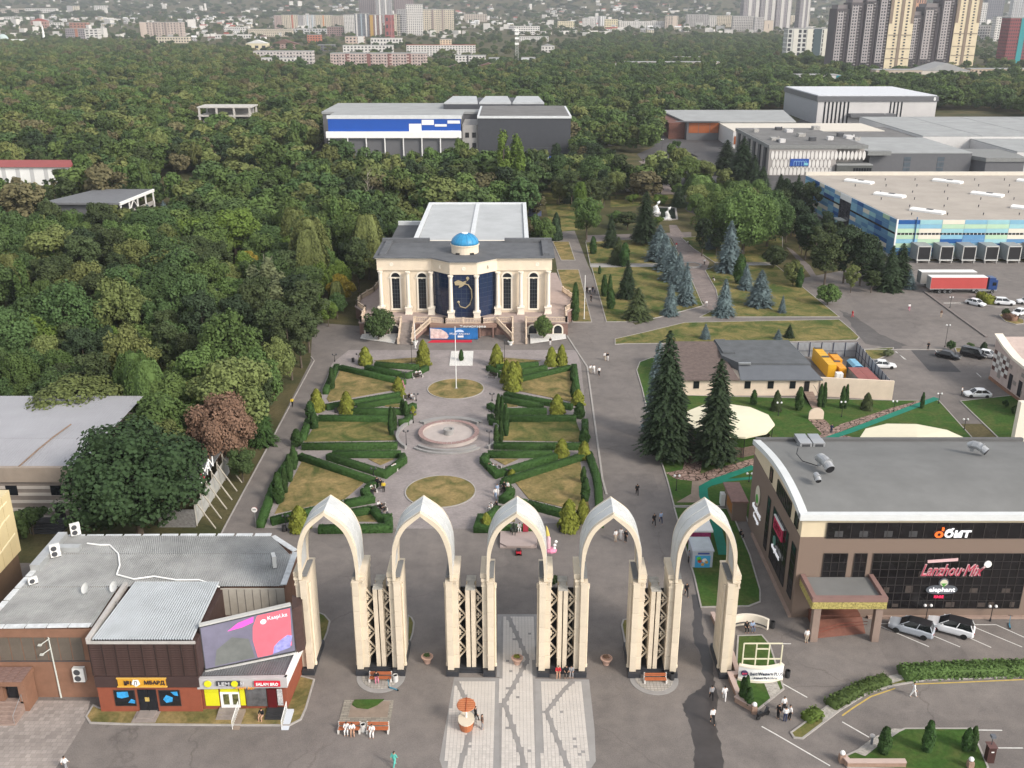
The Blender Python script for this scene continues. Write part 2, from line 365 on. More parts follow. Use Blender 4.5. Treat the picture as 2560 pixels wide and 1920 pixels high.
# restaurant garden: one big lawn island beside the road
ISL=GM(('b6',70,500),('b6',88,455),('b6',150,432),('b6',330,425),('b6',330,640),('b6',1480,668),('b6',1740,668),('b6',1930,880),('b6',2000,960),('b6',2000,1050))+[(31.5,108)]+GM(('b6',650,1252),('b6',277,1252),('b6',240,1110),('b6',160,860),('b6',100,600))
lawn(ISL,L_lush)
L2=GM(('b6',1860,672),('b6',2150,640),('b6',2212,700),('b6',2212,870),('b6',2080,885));lawn(L2,L_lush)
m_flag=mat('flagstone',(.26,.18,.15),r=.9,v=.25,s=1.5)
def flagstone():
 n,l=nodes(m_flag);b=n['Principled BSDF'];tc=n.new('ShaderNodeTexCoord')
 ve=n.new('ShaderNodeTexVoronoi');ve.feature='DISTANCE_TO_EDGE';ve.inputs['Scale'].default_value=1.3;l.new(tc.outputs['Object'],ve.inputs['Vector'])
 vc=n.new('ShaderNodeTexVoronoi');vc.inputs['Scale'].default_value=1.3;l.new(tc.outputs['Object'],vc.inputs['Vector'])
 cr=ramp(n,[(0,(.17,.12,.10)),(.5,(.27,.185,.155)),(1,(.36,.26,.22))]);l.new(vc.outputs['Color'],cr.inputs['Fac'])
 jt=ramp(n,[(.03,(.10,.08,.05)),(.07,(1,1,1))]);l.new(ve.outputs['Distance'],jt.inputs['Fac'])
 l.new(mixc(n,l,1.0,cr.outputs[0],jt.outputs[0],'MULTIPLY'),b.inputs['Base Color'])
flagstone()
struct('flagstone_path',MB().sheet(GM(('e1',300,990),('e1',440,1040),('e1',430,1130),('e1',420,1230),('e1',560,1180),('e1',930,1080),('e1',930,1150),('e1',560,1290),('e1',380,1300),('e1',190,1280),('e1',90,1220),('e1',250,1190)),.115),m_flag)
struct('flagstone_path',MB().sheet(GM(('b6',1020,775),('b6',1110,775),('b6',1180,850),('b6',1290,880),('b6',1230,900),('b6',1100,860)),.115),m_flag)
struct('flagstone_path',MB().sheet(GM(('b6',1070,868),('b6',1200,800),('b6',1480,710),('b6',1620,672),('b6',1690,672),('b6',1500,740),('b6',1250,820),('b6',1110,880)),.119),m_flag)
m_dirt=mat('bare_dirt',(.24,.19,.15),r=.95,v=.2,s=.8)
struct('dirt_path',MB().sheet(GM(('e1',340,1300),('e1',520,1290),('e1',430,1350),('e1',415,1430),('e1',440,1500),('e1',190,1500),('e1',330,1420)),.121),m_dirt)
m_mat=mat('green_mat',(.010,.17,.115),r=.75,v=.15,s=.8)
for lab,pts in(('green mat runner crossing the restaurant lawn from the car park',[gp('b6',1090,893),gp('b6',1250,838),gp('b6',1480,750),gp('b6',1730,656)]),('green mat runner bending at the corner beside the fifth gate arch',[gp('b6',720,1036),gp('b6',500,1115),gp('b6',437,1150),gp('b6',440,1200),gp('b5',1600,330),gp('b5',1655,560)]),('short green mat runner branching towards the corner of the brown commercial building',[gp('b6',480,1135),gp('b6',560,1112),gp('b6',720,1098)])):
 tag(MB().prism(strip([tuple(p)for p in pts],1.25 if 'branching' not in lab else.8),.12,.135 if 'branching' not in lab else.13).build('walkway_mat',m_mat),lab,'mat')
 # lawn with the ice-cream stand, beside the fifth arch
lawn(GM(('b5',1290,205),('b5',1680,215),('b5',1740,300),('b5',1850,560),('b5',1926,820),('b5',1926,905),('b5',1840,938),('b5',1490,945),('b5',1440,720),('b5',1350,420)),L_lush)
# the formal garden
AX=-10.2
def mir(p):return(AX+(AX-p[0])*.945,p[1])
m_gp=paver_mat('garden_pavers',(.30,.268,.262),.42,.21,var=.10,mortar=(.72,.72,.72),stain=.25)
struct('garden_paving',MB().sheet(GM(('b3',40,1235),('b3',1440,1240),('b3',2190,1180))+[(13.4,180),(13,188),(-33,188),(-35,180)]+GM(('b3',270,720)),.012),m_gp)
for poly in([(540,222),(880,292),(905,345),(470,425),(455,405)],[(400,552),(850,552),(905,672),(310,682)],[(300,800),(705,935),(570,1050),(120,1145)],[(720,792),(890,792),(800,832)],[(640,1150),(790,1150),(800,1195),(620,1195)],[(760,160),(1030,140),(1030,175),(800,172)],[(830,430),(930,440),(930,460),(830,455)]):
 p=G2('b3',*poly);d=L_dry if poly[0][0]!=400 else L_park
 lawn(p,d,False);lawn([mir(q)for q in p],d,False)
for cy,rr in((125.4,5.0),(166.1,5.1)):
 p=[(AX+rr*math.cos(t*PI/24),cy+rr*math.sin(t*PI/24))for t in range(48)]
 lawn(p,L_dry)
 # left road kerb and the kerb between the garden and the right road
kerb(GM(('b3',-600,2100),('b1',1440,1085),('b1',2020,5),('b1',2000,-20)),False);kerb(GM(('b5',790,110),('b5',760,0),('b3',2130,200),('b3',2000,0)),False,wd=.3,h=.1)
# pale tiled plaza in front of the gate: dark granite frame, three fields of square tiles, zigzag bands
m_gran=mat('grey_granite',(.27,.262,.255),r=.8,v=.14,s=.5)
m_band=mat('band_granite',(.245,.235,.228),r=.8,v=.12,s=.8)
m_tile=mat('plaza_tile',(.50,.468,.435),r=.8,v=.08,s=.7,objrand=.07)
PLZ=GM(('b4',1290,1462),('b5',660,1478),('e9',2050,500),('e9',2065,880),('e9',2000,980),('e9',1900,1020),('e9',330,1020),('e9',220,960),('e9',185,860))
struct('plaza_frame',MB().sheet(PLZ,.012),m_gran)
struct('plaza_frame',MB().sheet(GM(('b4',1610,995),('b5',278,995),('b5',290,1460),('b4',1605,1460)),.016),m_gran)
def inside(p,poly):
 c=False;n=len(poly)
 for i in range(n):
  (x1,y1),(x2,y2)=poly[i][:2],poly[(i+1)%n][:2]
  if(y1>p[1])!=(y2>p[1])and p[0]<(x2-x1)*(p[1]-y1)/(y2-y1)+x1:c=not c
 return c
fields=[GM(('b4',1275,1482),('b4',1592,1478),('e9',858,0),('e9',838,640),('e9',828,1010),('e9',320,1010),('e9',255,960),('e9',245,860)),GM(('b4',1640,1010),('b5',255,1010),('b5',262,1500),('e9',1345,1000),('e9',905,1000),('e9',900,0),('b4',1625,1480)),GM(('b5',290,1488),('b5',605,1484),('e9',1985,860),('e9',1975,960),('e9',1900,1012),('e9',1405,1012))]
tiles=[];TS=.345
for fi,fl in enumerate(fields):
 x0,x1=min(p[0]for p in fl),max(p[0]for p in fl);y0,y1=min(p[1]for p in fl),max(p[1]for p in fl)
 for j in range(int((y1-y0)/TS)):
  for i in range(int((x1-x0)/TS)):
   c=(x0+(i+.5)*TS,y0+(j+.5)*TS)
   if inside((c[0]-TS*.4,c[1]),fl)and inside((c[0]+TS*.4,c[1]),fl):tiles.append(c)
bands=[strip(GM(('e9',415,-20),('b4',1310,1490))[::-1]if False else GM(('b4',1310,1490),('e9',430,0),('e9',600,360),('e9',520,640),('e9',420,1000)),.42),strip(GM(('b5',62,1012),('b5',205,1330),('e9',965,180),('e9',1190,850),('e9',1205,1000)),.42),strip(GM(('b5',545,1490),('e9',1700,0),('e9',1472,290),('e9',1745,985)),.42)]
def in_band(c):return any(inside(c,b_)for b_ in bands)
tiles=[c for c in tiles if not in_band(c)and random.random()>.012]
tiles.sort(key=lambda c:c[1])
pl=struct('tiled_plaza',MB().sheet(fields[1],.019),m_band);pl['label']='pale square-tiled paving in front of the gate'
tm=MB().box(-TS/2+.012,TS/2-.012,-TS/2+.012,TS/2-.012,0,.012).mesh('tile')
for c in tiles[:300]:obj('tile',tm,m_tile,pl,(c[0],c[1],.021))
rest=MB()
for c in tiles[300:]:
 a=TS/2-.012;z=.033-random.random()*.004;rest.box(c[0]-a,c[0]+a,c[1]-a,c[1]+a,.021,z)
rest.build('paving_tiles',m_tile,pl,kind='stuff')
for b_ in bands:
 pts=list(b_);MBb=MB();n=len(pts)//2
 for i in range(n-1):MBb.prism([pts[i],pts[i+1],pts[2*n-2-i],pts[2*n-1-i]],.02,.036)
 MBb.build('zigzag_band',m_band,pl)
 # half-round paved aprons with benches in front of two piers
m_apron=paver_mat('apron_paving',(.36,.34,.31),.35,.35,off=0,var=.1)
for f,cx,cy,rx in(('b4',750,1456,180),('b5',1140,1472,180)):
 c=gp(f,cx,cy);r=abs(gp(f,cx+rx,cy).x-c.x)
 arc=lambda k:[(c.x+k*r*math.cos(PI+t*PI/20),c.y+k*r*1.05*math.sin(PI+t*PI/20))for t in range(21)]
 struct('paved_apron',MB().prism(arc(.78),0,.09),m_apron);struct('paved_apron',MB().prism(arc(1.0),0,.05),m_gran)
 # small grass islets behind the piers
for p in(GM(('b4',285,985),('b4',330,1005),('b4',368,1050),('b4',350,1130),('b4',315,1218),('b4',285,1200)),GM(('b4',950,1008),('b4',975,1025),('b4',992,1060),('b4',985,1130),('b4',962,1205),('b4',945,1190)),GM(('b5',945,1035),('b5',915,1040),('b5',902,1080),('b5',925,1200),('b5',945,1270))):lawn(p,L_park)
# island round the shops on the left
lawn(GM(('b2',555,1268),('b2',582,1308),('b2',800,1316),('b2',1380,1322),('b2',1860,1324),('b2',1935,1285),('b2',1968,1210),('b2',2020,1030),('b2',1900,1000),('b2',1840,1180),('b2',1300,1210),('b2',640,1215),('b2',600,1195)),L_dry)
m_fore=paver_mat('forecourt_tiles',(.33,.295,.275),.5,.5,off=.5,var=.15,mortar=(.75,.75,.75),stain=.3)
struct('forecourt',MB().sheet(GM(('e6',-400,990),('e6',890,995),('e6',850,1170),('e6',760,1330),('e6',540,1680),('e6',420,1800),('e6',-400,1800)),.012),m_fore)
# wet streak of spilled water, dark patches
m_wet=mat('wet_asphalt',(.050,.045,.045),r=.32,v=.25,s=.6,spec=.45)
wet=GM(('b5',1420,850),('b5',1455,845),('b5',1490,950),('b5',1500,1100),('b8',300,330),('b8',295,400),('b8',330,520),('b8',315,680),('b8',345,830),('b8',370,1000),('b8',180,1000),('b8',190,860),('b8',150,690),('b8',108,600),('b8',150,540),('b8',255,470),('b8',210,260),('b5',1420,1150),('b5',1440,1000))
def rough(poly,k,amp,sd):
 rr=random.Random(sd);out=[]
 for i,p in enumerate(poly):
  q=poly[(i+1)%len(poly)]
  for t in range(k):u=t/k;out.append((p[0]+(q[0]-p[0])*u+rr.uniform(-amp,amp),p[1]+(q[1]-p[1])*u+rr.uniform(-amp,amp)))
 return out
struct('wet_streak_path',MB().sheet(rough(wet,6,.16,3),.009),m_wet)
struct('asphalt_patch_path',MB().sheet(GM(('b6',1585,388),('b6',1740,388),('b6',1865,510),('b6',1690,505)),.008),asphalt('fresh_asphalt',(.085,.083,.085)))
struct('asphalt_patch_path',MB().sheet(rough(GM(('b6',1190,165),('b6',1260,190),('b6',1420,300),('b6',1560,360),('b6',1500,385),('b6',1330,350),('b6',1230,215)),6,.3,9),.008),asphalt('muddy_asphalt',(.115,.108,.105)))
# raised kerb line across the car park, painted lines
def wall_line(pts,wd,h,m,name='kerb'):return kerb(pts,False,wd,h,m,name)
wall_line(GM(('e4',580,470),('e4',1000,780),('e4',1380,1055)),.5,.25,mat('dark_kerb',(.19,.165,.155),v=.15))
wall_line(GM(('e4',820,612),('e4',1150,605)),.3,.15,KERB);wall_line(GM(('e4',1330,640),('e4',1490,665),('e4',2000,665)),.3,.15,KERB)
wall_line(GM(('b6',1280,388),('b6',1760,386)),.3,.15,KERB)
isl=GM(('e4',1545,770),('e4',1620,850),('e4',1760,890),('e4',1866,880),('e4',1866,830),('e4',1700,780),('e4',1600,750));lawn(isl,L_dry)
lawn(GM(('b6',1330,385),('b6',1490,375),('b6',1480,410),('b6',1400,440),('b6',1345,440)),L_park);lawn(GM(('b6',1830,378),('b6',1880,378),('b6',1880,400),('b6',1840,402)),L_dry)
m_line=mat('line_paint',(.62,.61,.58),r=.7,v=.18,s=2.5)
m_yel=mat('yellow_line',(.50,.36,.10),r=.7,v=.2,s=2)
LN=[('b8',(1330,97),(1390,97)),('b8',(1330,112),(1628,238)),('b8',(1640,165),(1820,240)),('b8',(1880,185),(2010,243)),('b8',(1870,103),(2040,103)),('b8',(1870,103),(2200,240)),('b8',(2040,103),(2212,180)),('b8',(705,452),(880,550)),('b8',(600,728),(690,778)),('b8',(690,778),(1020,970)),('b8',(1095,700),(1260,795)),('b8',(655,220),(780,220)),('e8',(1625,208),(1960,212)),('e8',(1885,415),(2200,416)),('b6',(1500,395),(1560,440)),('e4',(1250,1515),(1310,1570)),('e4',(210,1240),(320,1340)),('e4',(720,1220),(760,1270)),('e4',(820,615),(1120,622))]
for f,a,b_ in LN:
 p,q=gp(f,*a),gp(f,*b_);struct('road_line',MB().prism(strip([tuple(p),tuple(q)],.13),.013,.017),m_line)
for a in([('b8',1095,662),('b8',1160,615),('b8',1270,545),('b8',1420,494)],[('b8',1540,468),('b8',1800,458),('b8',2212,440)]):
 p=strip(GM(*a),.16);k=len(p)//2;mbl=MB()
 for i in range(k-1):mbl.prism([p[i],p[i+1],p[2*k-2-i],p[2*k-1-i]],.013,.017)
 struct('road_line',mbl,m_yel)
 # hotel approach: sign lawn, hedge median, corner lawn
lawn(GM(('b8',455,175),('b8',600,170),('b8',650,230),('b8',735,500),('b8',560,640),('b8',452,560),('b8',440,440)),L_lush)
lawn(GM(('b8',780,770),('b8',800,800),('b8',850,805),('b8',975,710),('b8',1080,630),('b8',1250,525),('b8',1400,480),('b8',1600,445),('b8',2300,420),('b8',2300,395),('b8',1480,420),('b8',1380,425),('b8',1170,480),('b8',960,640)),L_park)
lawn(GM(('b8',1090,925),('b8',1480,745),('b8',1890,745),('b8',1925,830),('b8',1990,985),('b8',1980,1010),('b8',1130,985)),L_lush)
m_cob=mat('cobble_strip',(.34,.32,.29),r=.9,v=.4,s=4)
struct('cobbled_path',MB().sheet(GM(('e8',250,470),('e8',480,300),('e8',700,200),('e8',830,205),('e8',520,410),('e8',380,520)),.114),m_cob)
struct('cobbled_path',MB().sheet(GM(('b8',610,455),('b8',690,450),('b8',715,510),('b8',655,565)),.114),m_cob)
struct('cobbled_path',MB().sheet(GM(('b8',1370,425),('b8',1430,410),('b8',1490,440),('b8',1400,468)),.114),m_cob)
struct('cobbled_path',MB().sheet(GM(('b8',955,640),('b8',1010,608),('b8',1070,640),('b8',975,705)),.114),m_cob)
# square bed with old stone edging by the benches
m_old=paver_mat('old_stone',(.27,.25,.215),.8,.25,var=.2,mortar=(.5,.5,.45))
struct('bed_paving',MB().prism(GM(('e7',470,870),('e7',600,372),('e7',1505,388),('e7',1425,880)),0,.07),m_old)
struct('bed_soil_ground',MB().sheet(GM(('e7',665,700),('e7',740,400),('e7',1440,400),('e7',1390,700)),.076),m_dirt)
struct('lawn',MB().prism(GM(('e7',740,470),('e7',785,380),('e7',1330,372),('e7',1200,480),('e7',1030,550),('e7',830,530)),.07,.15),L_lush)
# ================================================================== the five-arched gate
m_lime=mat('cream_limestone',(.60,.52,.405),r=.85,v=.13,s=.55,b=.15,objrand=.05)
m_lime2=mat('cream_limestone_core',(.40,.345,.27),r=.9,v=.1)
m_lead=mat('arch_roof_metal',(.52,.53,.525),r=.5,v=.14,s=.45,metal=.15)
m_bgran=mat('black_granite',(.035,.037,.043),r=.45,v=.2,s=2)
m_memb=mat('grey_membrane',(.17,.175,.18),r=.9,v=.15)
gate=thing('ceremonial_gate','long cream stone gate of five pointed arches across the plaza','gate',(.45,83.75,0),-.0140)
def curve(pts,k=6):
 out=[]
 P=[Vector((*p,0))for p in pts];P=[P[0]*2-P[1]]+P+[P[-1]*2-P[-2]]
 for i in range(1,len(P)-2):
  for t in range(k):
   u=t/k;a,b,c,d=P[i-1],P[i],P[i+1],P[i+2]
   q=.5*((2*b)+(c-a)*u+(2*a-5*b+4*c-d)*u*u+(3*b-a-3*c+d)*u**3);out.append((q.x,q.y))
 out.append(pts[-1]);return out
OUT=curve([(2.97,11.2),(2.95,13.1),(2.78,15.2),(1.88,17.25),(0,18.82)])
INN=curve([(2.70,11.2),(2.68,12.5),(2.46,14.6),(1.68,16.75),(0,18.40)])
def ring(o,i,y0,y1):
 full=lambda h:h+[(-x,z)for x,z in h[::-1][1:]]
 A,B=full(o),full(i);n=len(A);mb=MB()
 V=[(x,y0,z)for x,z in A]+[(x,y0,z)for x,z in B]+[(x,y1,z)for x,z in A]+[(x,y1,z)for x,z in B]
 F=[]
 for k in range(n-1):
  F+=[(k,k+1,n+k+1,n+k),(2*n+k,3*n+k,3*n+k+1,2*n+k+1),(k,2*n+k,2*n+k+1,k+1),(n+k,n+k+1,3*n+k+1,3*n+k)]
 F+=[(0,n,3*n,2*n),(n-1,3*n-1,4*n-1,2*n-1)]
 return mb.add(V,F)
sc=lambda pts,d:[(x+d*(1 if x>.01 else 0),z+d)for x,z in pts]
me_front=ring(OUT,INN,0,.42).mesh('arch_rim');me_back=ring(OUT,INN,0,.35).mesh('arch_rim')
me_shell=ring(OUT,[(x*.955,z-.18)for x,z in OUT],0,2.95).mesh('arch_shell')
me_rib=ring(sc(OUT,.05),OUT,0,.10).mesh('seam_rib')
def blk(x0,x1,y0,y1,z0,z1):return MB().box(x0,x1,y0,y1,z0,z1).mesh('stone_block')
NC=6;CH=(11.12-.62)/NC
B_in=blk(-.32,.32,0,4.45,.012,CH-.012);B_out=blk(-.29,.29,0,3.7,.012,(10.45-.62)/NC-.012)
B_cap=MB().box(-.36,.36,-.06,3.8,0,.22).box(-.33,.33,-.02,3.74,.22,.62).box(-.38,.38,-.08,3.85,.62,.86)
for k in range(3):B_cap.box(-.22+k*.16,-.12+k*.16,-.13,-.02,.27,.55)
B_cap=B_cap.mesh('capital')
B_colon=MB().lathe([(.17,0),(.17,.3),(.12,.36),(.12,9.3),(.17,9.4),(.19,9.9)],10).mesh('colonnette')
plinthm=MB().box(-.64,.64,-.12,5.2,0,.6).mesh('plinth')
capm=MB().box(-.40,.40,.0,3.4,0,.5).mesh('cap_block');memb=MB().box(-.55,.1,.5,3.6,0,.12).mesh('pier_roof')
SP=9.33
for a in range(-2,3):
 cx=a*SP
 ar=obj('arch_rim',me_front,m_lime,gate,(cx,.15,0));obj('arch_rim',me_back,m_lime,gate,(cx,3.55,0))
 sh=obj('arch_shell',me_shell,m_lead,gate,(cx,.585,0))
 for yy in(.01,1.45,2.84):obj('seam_rib',me_rib,m_lead,sh,(0,yy,0))
 for s in(-1,1):
  pier=MB().box(-.28,.28,.2,4.3,.1,11.0).box(.30*s-.25 if s>0 else-.30-.25,.30*s+.25 if s>0 else-.30+.25,.62,4.0,.1,10.6).build('pier',m_lime2,gate,loc=(cx+s*2.60,0,0))
  for k in range(NC):
   obj('stone_block',B_in,m_lime,pier,(0,.14,.62+k*CH))
   obj('stone_block',B_out,m_lime,pier,(s*.56,.50,.62+k*(10.45-.62)/NC))
  obj('capital',B_cap,m_lime,pier,(s*.56,.44,10.45))
  obj('capital',MB().box(-.36,.36,-.05,4.5,0,.18).mesh('capital'),m_lime,pier,(0,.14,11.12-.18+.004))
  obj('colonnette',B_colon,m_lime,pier,(-s*.42,.95,.62))
  obj('plinth',plinthm,m_bgran,pier,(s*.17,0,0))
  obj('pier_roof',memb,m_memb,pier,(.22 if s<0 else.22,.1,11.32+.02))
  obj('cap_block',capm,m_lime,pier,(s*.62,.60,11.33))
  # screens between the arches: double slab column, zigzag lattice on both sides
latz0,latz1=1.35,9.55
for g in range(4):
 cx=(g-1.5)*SP
 sc_=MB()
 for s in(-1,1):
  sc_.box(s*.27-.21,s*.27+.21,.85,1.75,.5,9.75);sc_.box(s*.27-.21,s*.27+.21,2.55,3.55,.5,9.75)
 sc_.box(-.34,.34,1.75,2.55,.5,9.55)
 scr_=sc_.build('screen_column',m_lime,gate,loc=(cx,0,0))
 obj('column_roof',MB().box(-.50,.50,.83,1.78,9.752,9.80).box(-.36,.36,1.78,2.52,9.56,9.78).box(-.50,.50,2.52,3.57,9.752,9.80).mesh('column_roof'),mat('weathered_stone',(.36,.35,.32),v=.3,s=2.5),scr_)
 MB().box(-1.28,1.28,.5,4.9,0,.32).box(-1.28,1.28,.72,4.9,.32,.5).build('plinth',m_bgran,gate,loc=(cx,0,0))
 MB().box(-1.2,1.2,3.9,4.0,.5,8.2).build('dark_panel',m_bgran,gate,loc=(cx,0,0))  # dark sheet added behind the lattice, makes the gaps between bars read dark
 for s in(-1,1):
  lat=MB();xa,xb=.50*s,1.30*s;n=8;dz=(latz1-latz0)/n
  for k in range(n):
   x0,x1=(xa,xb)if(k+(s>0))%2 else(xb,xa)
   lat.beam((x0,1.35,latz0+k*dz),(x1,1.35,latz0+(k+1)*dz),.13,.16)
  lat.box(xa-.05,xa+.05,1.27,1.43,latz0,latz1)
  lo=lat.build('lattice_panel',m_lime,gate,loc=(cx,0,0))
  for k in range(n):
   if k%2==(0 if s<0 else 0):continue
   zc=latz0+(k+1)*dz-dz*1.0;xq=xb-s*.22 if(k+(s>0))%2 else xa+s*.30
   MB().box(xq-.05,xq+.05,1.29,1.41,zc-.28,zc+.28).box(xq-.24,xq+.24,1.30,1.40,zc-.05,zc+.05).box(xq-.12,xq-.02,1.28,1.42,zc+.1,zc+.3).box(xq-.12,xq-.02,1.28,1.42,zc-.3,zc-.1).build('cross_ornament',m_lime,lo)
   # ================================================================== the museum with the blue dome
m_cream=mat('museum_stone',(.66,.565,.44),r=.8,v=.06,s=.7)
m_creamw=mat('museum_trim',(.72,.66,.56),r=.7,v=.04)
m_rgran=mat('red_granite',(.20,.125,.105),r=.6,v=.2,s=2.5)
m_roofd=mat('dark_roof_felt',(.105,.11,.118),r=.9,v=.22,s=.35)
m_roofl=mat('light_roof_sheet',(.40,.415,.42),r=.6,v=.12,s=.18)
m_step=mat('grey_step',(.25,.215,.195),r=.85,v=.15,s=2)
m_terr=mat('terrace_tile',(.34,.27,.245),r=.8,v=.12,s=1)
mus=thing('museum_building','cream columned hall with blue dome and blue glass front at the garden end','building',(AX,198,0))
Y0=198.0
def MU():return MB((0,198,0))
FP=[(-18.4,205.6),(-7.0,205.2),(-2.9,201.7),(2.9,201.7),(7.0,205.2),(18.4,205.6)]
MU().prism(FP+[(18.4,222),(-18.4,222)],2.8,12.2).build('wall',m_cream,mus)
def outset(pts,d):return[(x+(d if x>9 else-d if x<-9 else 0),y-d)for x,y in pts]
MU().prism(outset(FP,.35)+[(18.75,222.2),(-18.75,222.2)],12.2,14.72).build('frieze',m_cream,mus)
MU().prism(outset(FP,.65)+[(19.05,222.5),(-19.05,222.5)],14.72,14.95).build('cornice',m_creamw,mus)
MU().prism(outset(FP,.95)+[(19.4,220.8),(-19.4,220.8)],14.95,15.12).build('roof',m_roofd,mus)
for a,b in(((-19.2,219.3),(-8.5,220.6)),((8.5,219.3),(19.2,220.6))):MU().box(a[0],b[0],a[1],b[1],15.121,15.9).build('roof_parapet',m_roofd,mus)
for s in(-1,1):MU().box(s*17.5-.7,s*17.5+.7,206.2,219.3,15.121,15.62).build('roof_parapet',m_roofd,mus)
# medallions on the frieze
md=MB().lathe([(.42,0),(.42,.05),(.30,.09),(.12,.05)],14).mesh('medallion')
for u in(-15.6,-12.6,-9.7,9.7,12.6,15.6):obj('medallion',md,m_creamw,mus,(u,205.6+abs(u)*0-.42-198-(.0 if abs(u)>12 else.1),13.5),rot=(PI/2,0,0))
for u,y in((-5,203.2),(5,203.2),(0,201.35)):obj('medallion',md,m_creamw,mus,(u,y-198-(.0 if u==0 else.1),13.45),rot=(PI/2,0,(0.7*(1 if u<0 else-1))if u else 0))
# columns on pedestals
colm=MB().lathe([(.56,0),(.56,.2),(.46,.3),(.42,3.6),(.38,7.2),(.46,7.3),(.52,7.55),(.60,7.6),(.60,7.75)],14).mesh('column')
pedm=MB().box(-.78,.78,-.78,.78,0,.25).box(-.66,.66,-.66,.66,.25,1.35).box(-.80,.80,-.80,.80,1.35,1.62).mesh('pedestal')
for u,y in((-18.0,204.6),(-12.1,204.2),(-7.15,204.0),(-2.75,200.7),(2.75,200.7),(7.15,204.0),(12.1,204.2),(18.0,204.6)):
 c=obj('column',colm,m_creamw,mus,(u,y-198,2.8+1.62));c.data.shade_smooth()if False else None
 obj('pedestal',pedm,m_creamw,c,(0,0,-1.62))
 # tall windows with a lunette
glz=mat('museum_window',(.014,.017,.022),r=.15,v=0,spec=.5)
wf=MB()
wf.box(-1.15,-.82,-.14,.02,-.2,6.9).box(.82,1.15,-.14,.02,-.2,6.9).box(-1.25,1.25,-.2,.02,-.45,-.1)
wf.box(-1.6,1.6,-.12,.02,6.62,6.86)
def arcring(r0,r1,zc,y0,y1,n=12):
 mb=MB()
 for k in range(n):
  a,b=PI*k/n,PI*(k+1)/n
  P=[(r*math.cos(t),y,zc+r*math.sin(t))for y in(y0,y1)for r,t in((r0,a),(r1,a),(r1,b),(r0,b))]
  mb.add(P,[(0,3,2,1),(4,5,6,7),(0,1,5,4),(1,2,6,5),(2,3,7,6),(3,0,4,7)])
 return mb
q=arcring(.95,1.3,6.9,-.16,.02);wf.add(q.v,q.f);q=arcring(0,.35,6.62,-.18,.02);wf.add([(x,y,2*6.75-z)for x,y,z in q.v],q.f)
wfm=wf.mesh('window_frame')
wg=MB().box(-.82,.82,-.05,.03,-.1,6.6);q=arcring(0,.95,6.9,-.05,.03);wg.add(q.v,q.f);wgm=wg.mesh('window')
mul=MB()
for k in range(1,8):mul.box(-.82,.82,-.075,-.052,k*.82-.02,k*.82+.02)
for x in(-.27,.27):mul.box(x-.02,x+.02,-.078,-.055,-.1,6.6)
mulm=mul.mesh('mullions')
for u in(-14.85,-9.15,9.15,14.85):
 y=205.2+(abs(u)-7)/11.4*.4-.02
 wo=obj('window',wgm,glz,mus,(u,y-198,3.75));obj('window_frame',wfm,m_creamw,wo);obj('mullions',mulm,mat('mullion_grey',(.10,.11,.12),v=0),wo)
 # blue glass front: three facets
def facet(a,b,z0,z1,nu,nz_,m,par):
 a,b=Vector((*a,0)),Vector((*b,0));d=(b-a);L=d.length;d.normalize();nn=Vector((d.y,-d.x,0))
 o=MU();P=lambda t,z,k:a+d*t+nn*k+Vector((0,0,z))
 o.add([P(0,z0,.06),P(L,z0,.06),P(L,z1,.06),P(0,z1,.06),P(0,z0,-.02),P(L,z0,-.02),P(L,z1,-.02),P(0,z1,-.02)],[(0,1,2,3),(5,4,7,6),(0,4,5,1),(3,2,6,7),(1,5,6,2),(0,3,7,4)])
 g=o.build('glass_front',m,par)
 k=MU()
 for i in range(nu+1):t=L*i/nu;k.beam(P(t,z0,.07),P(t,z1,.07),.06,.06)
 for j in range(nz_+1):z=z0+(z1-z0)*j/nz_;k.beam(P(0,z,.075),P(L,z,.075),.05,.05)
 k.build('mullions',mat('blue_mullion',(.045,.06,.085),v=0),g)
facet((-6.95,205.15),(-2.95,201.7),2.85,12.1,4,9,GLASSB,mus);facet((-2.8,201.65),(2.8,201.65),2.85,12.1,5,9,GLASSB,mus);facet((2.95,201.7),(6.95,205.15),2.85,12.1,4,9,GLASSB,mus)
gold=mat('gold_ornament',(.36,.30,.19),r=.5,v=.2,s=3)
em=MU();em.tube([(-.2+0,201.4,10.3),(.9,201.4,10.0),(1.6,201.4,8.9),(1.7,201.4,7.2),(1.2,201.4,5.7),(.3,201.4,4.9),(-.8,201.4,5.2),(-1.2,201.4,6.1)],[.10,.13,.16,.17,.15,.13,.10,.07])
em.lathe([(.02,0),(.28,.1),(.30,.3),(.02,.5)],8,(-1.2,201.4,6.0))
for sgn,pts in((1,[(-2.0,10.6),(-1.2,11.0),(-.2,10.6),(.6,10.9),(.3,10.1),(-.4,9.6),(-1.1,9.3),(-.9,9.9),(-1.8,9.9)]),(1,[(.5,11.5),(.9,11.8),(1.2,11.4),(.8,10.8)])):em.wallprism(pts,201.35,201.5)
em.build('emblem',gold,mus)
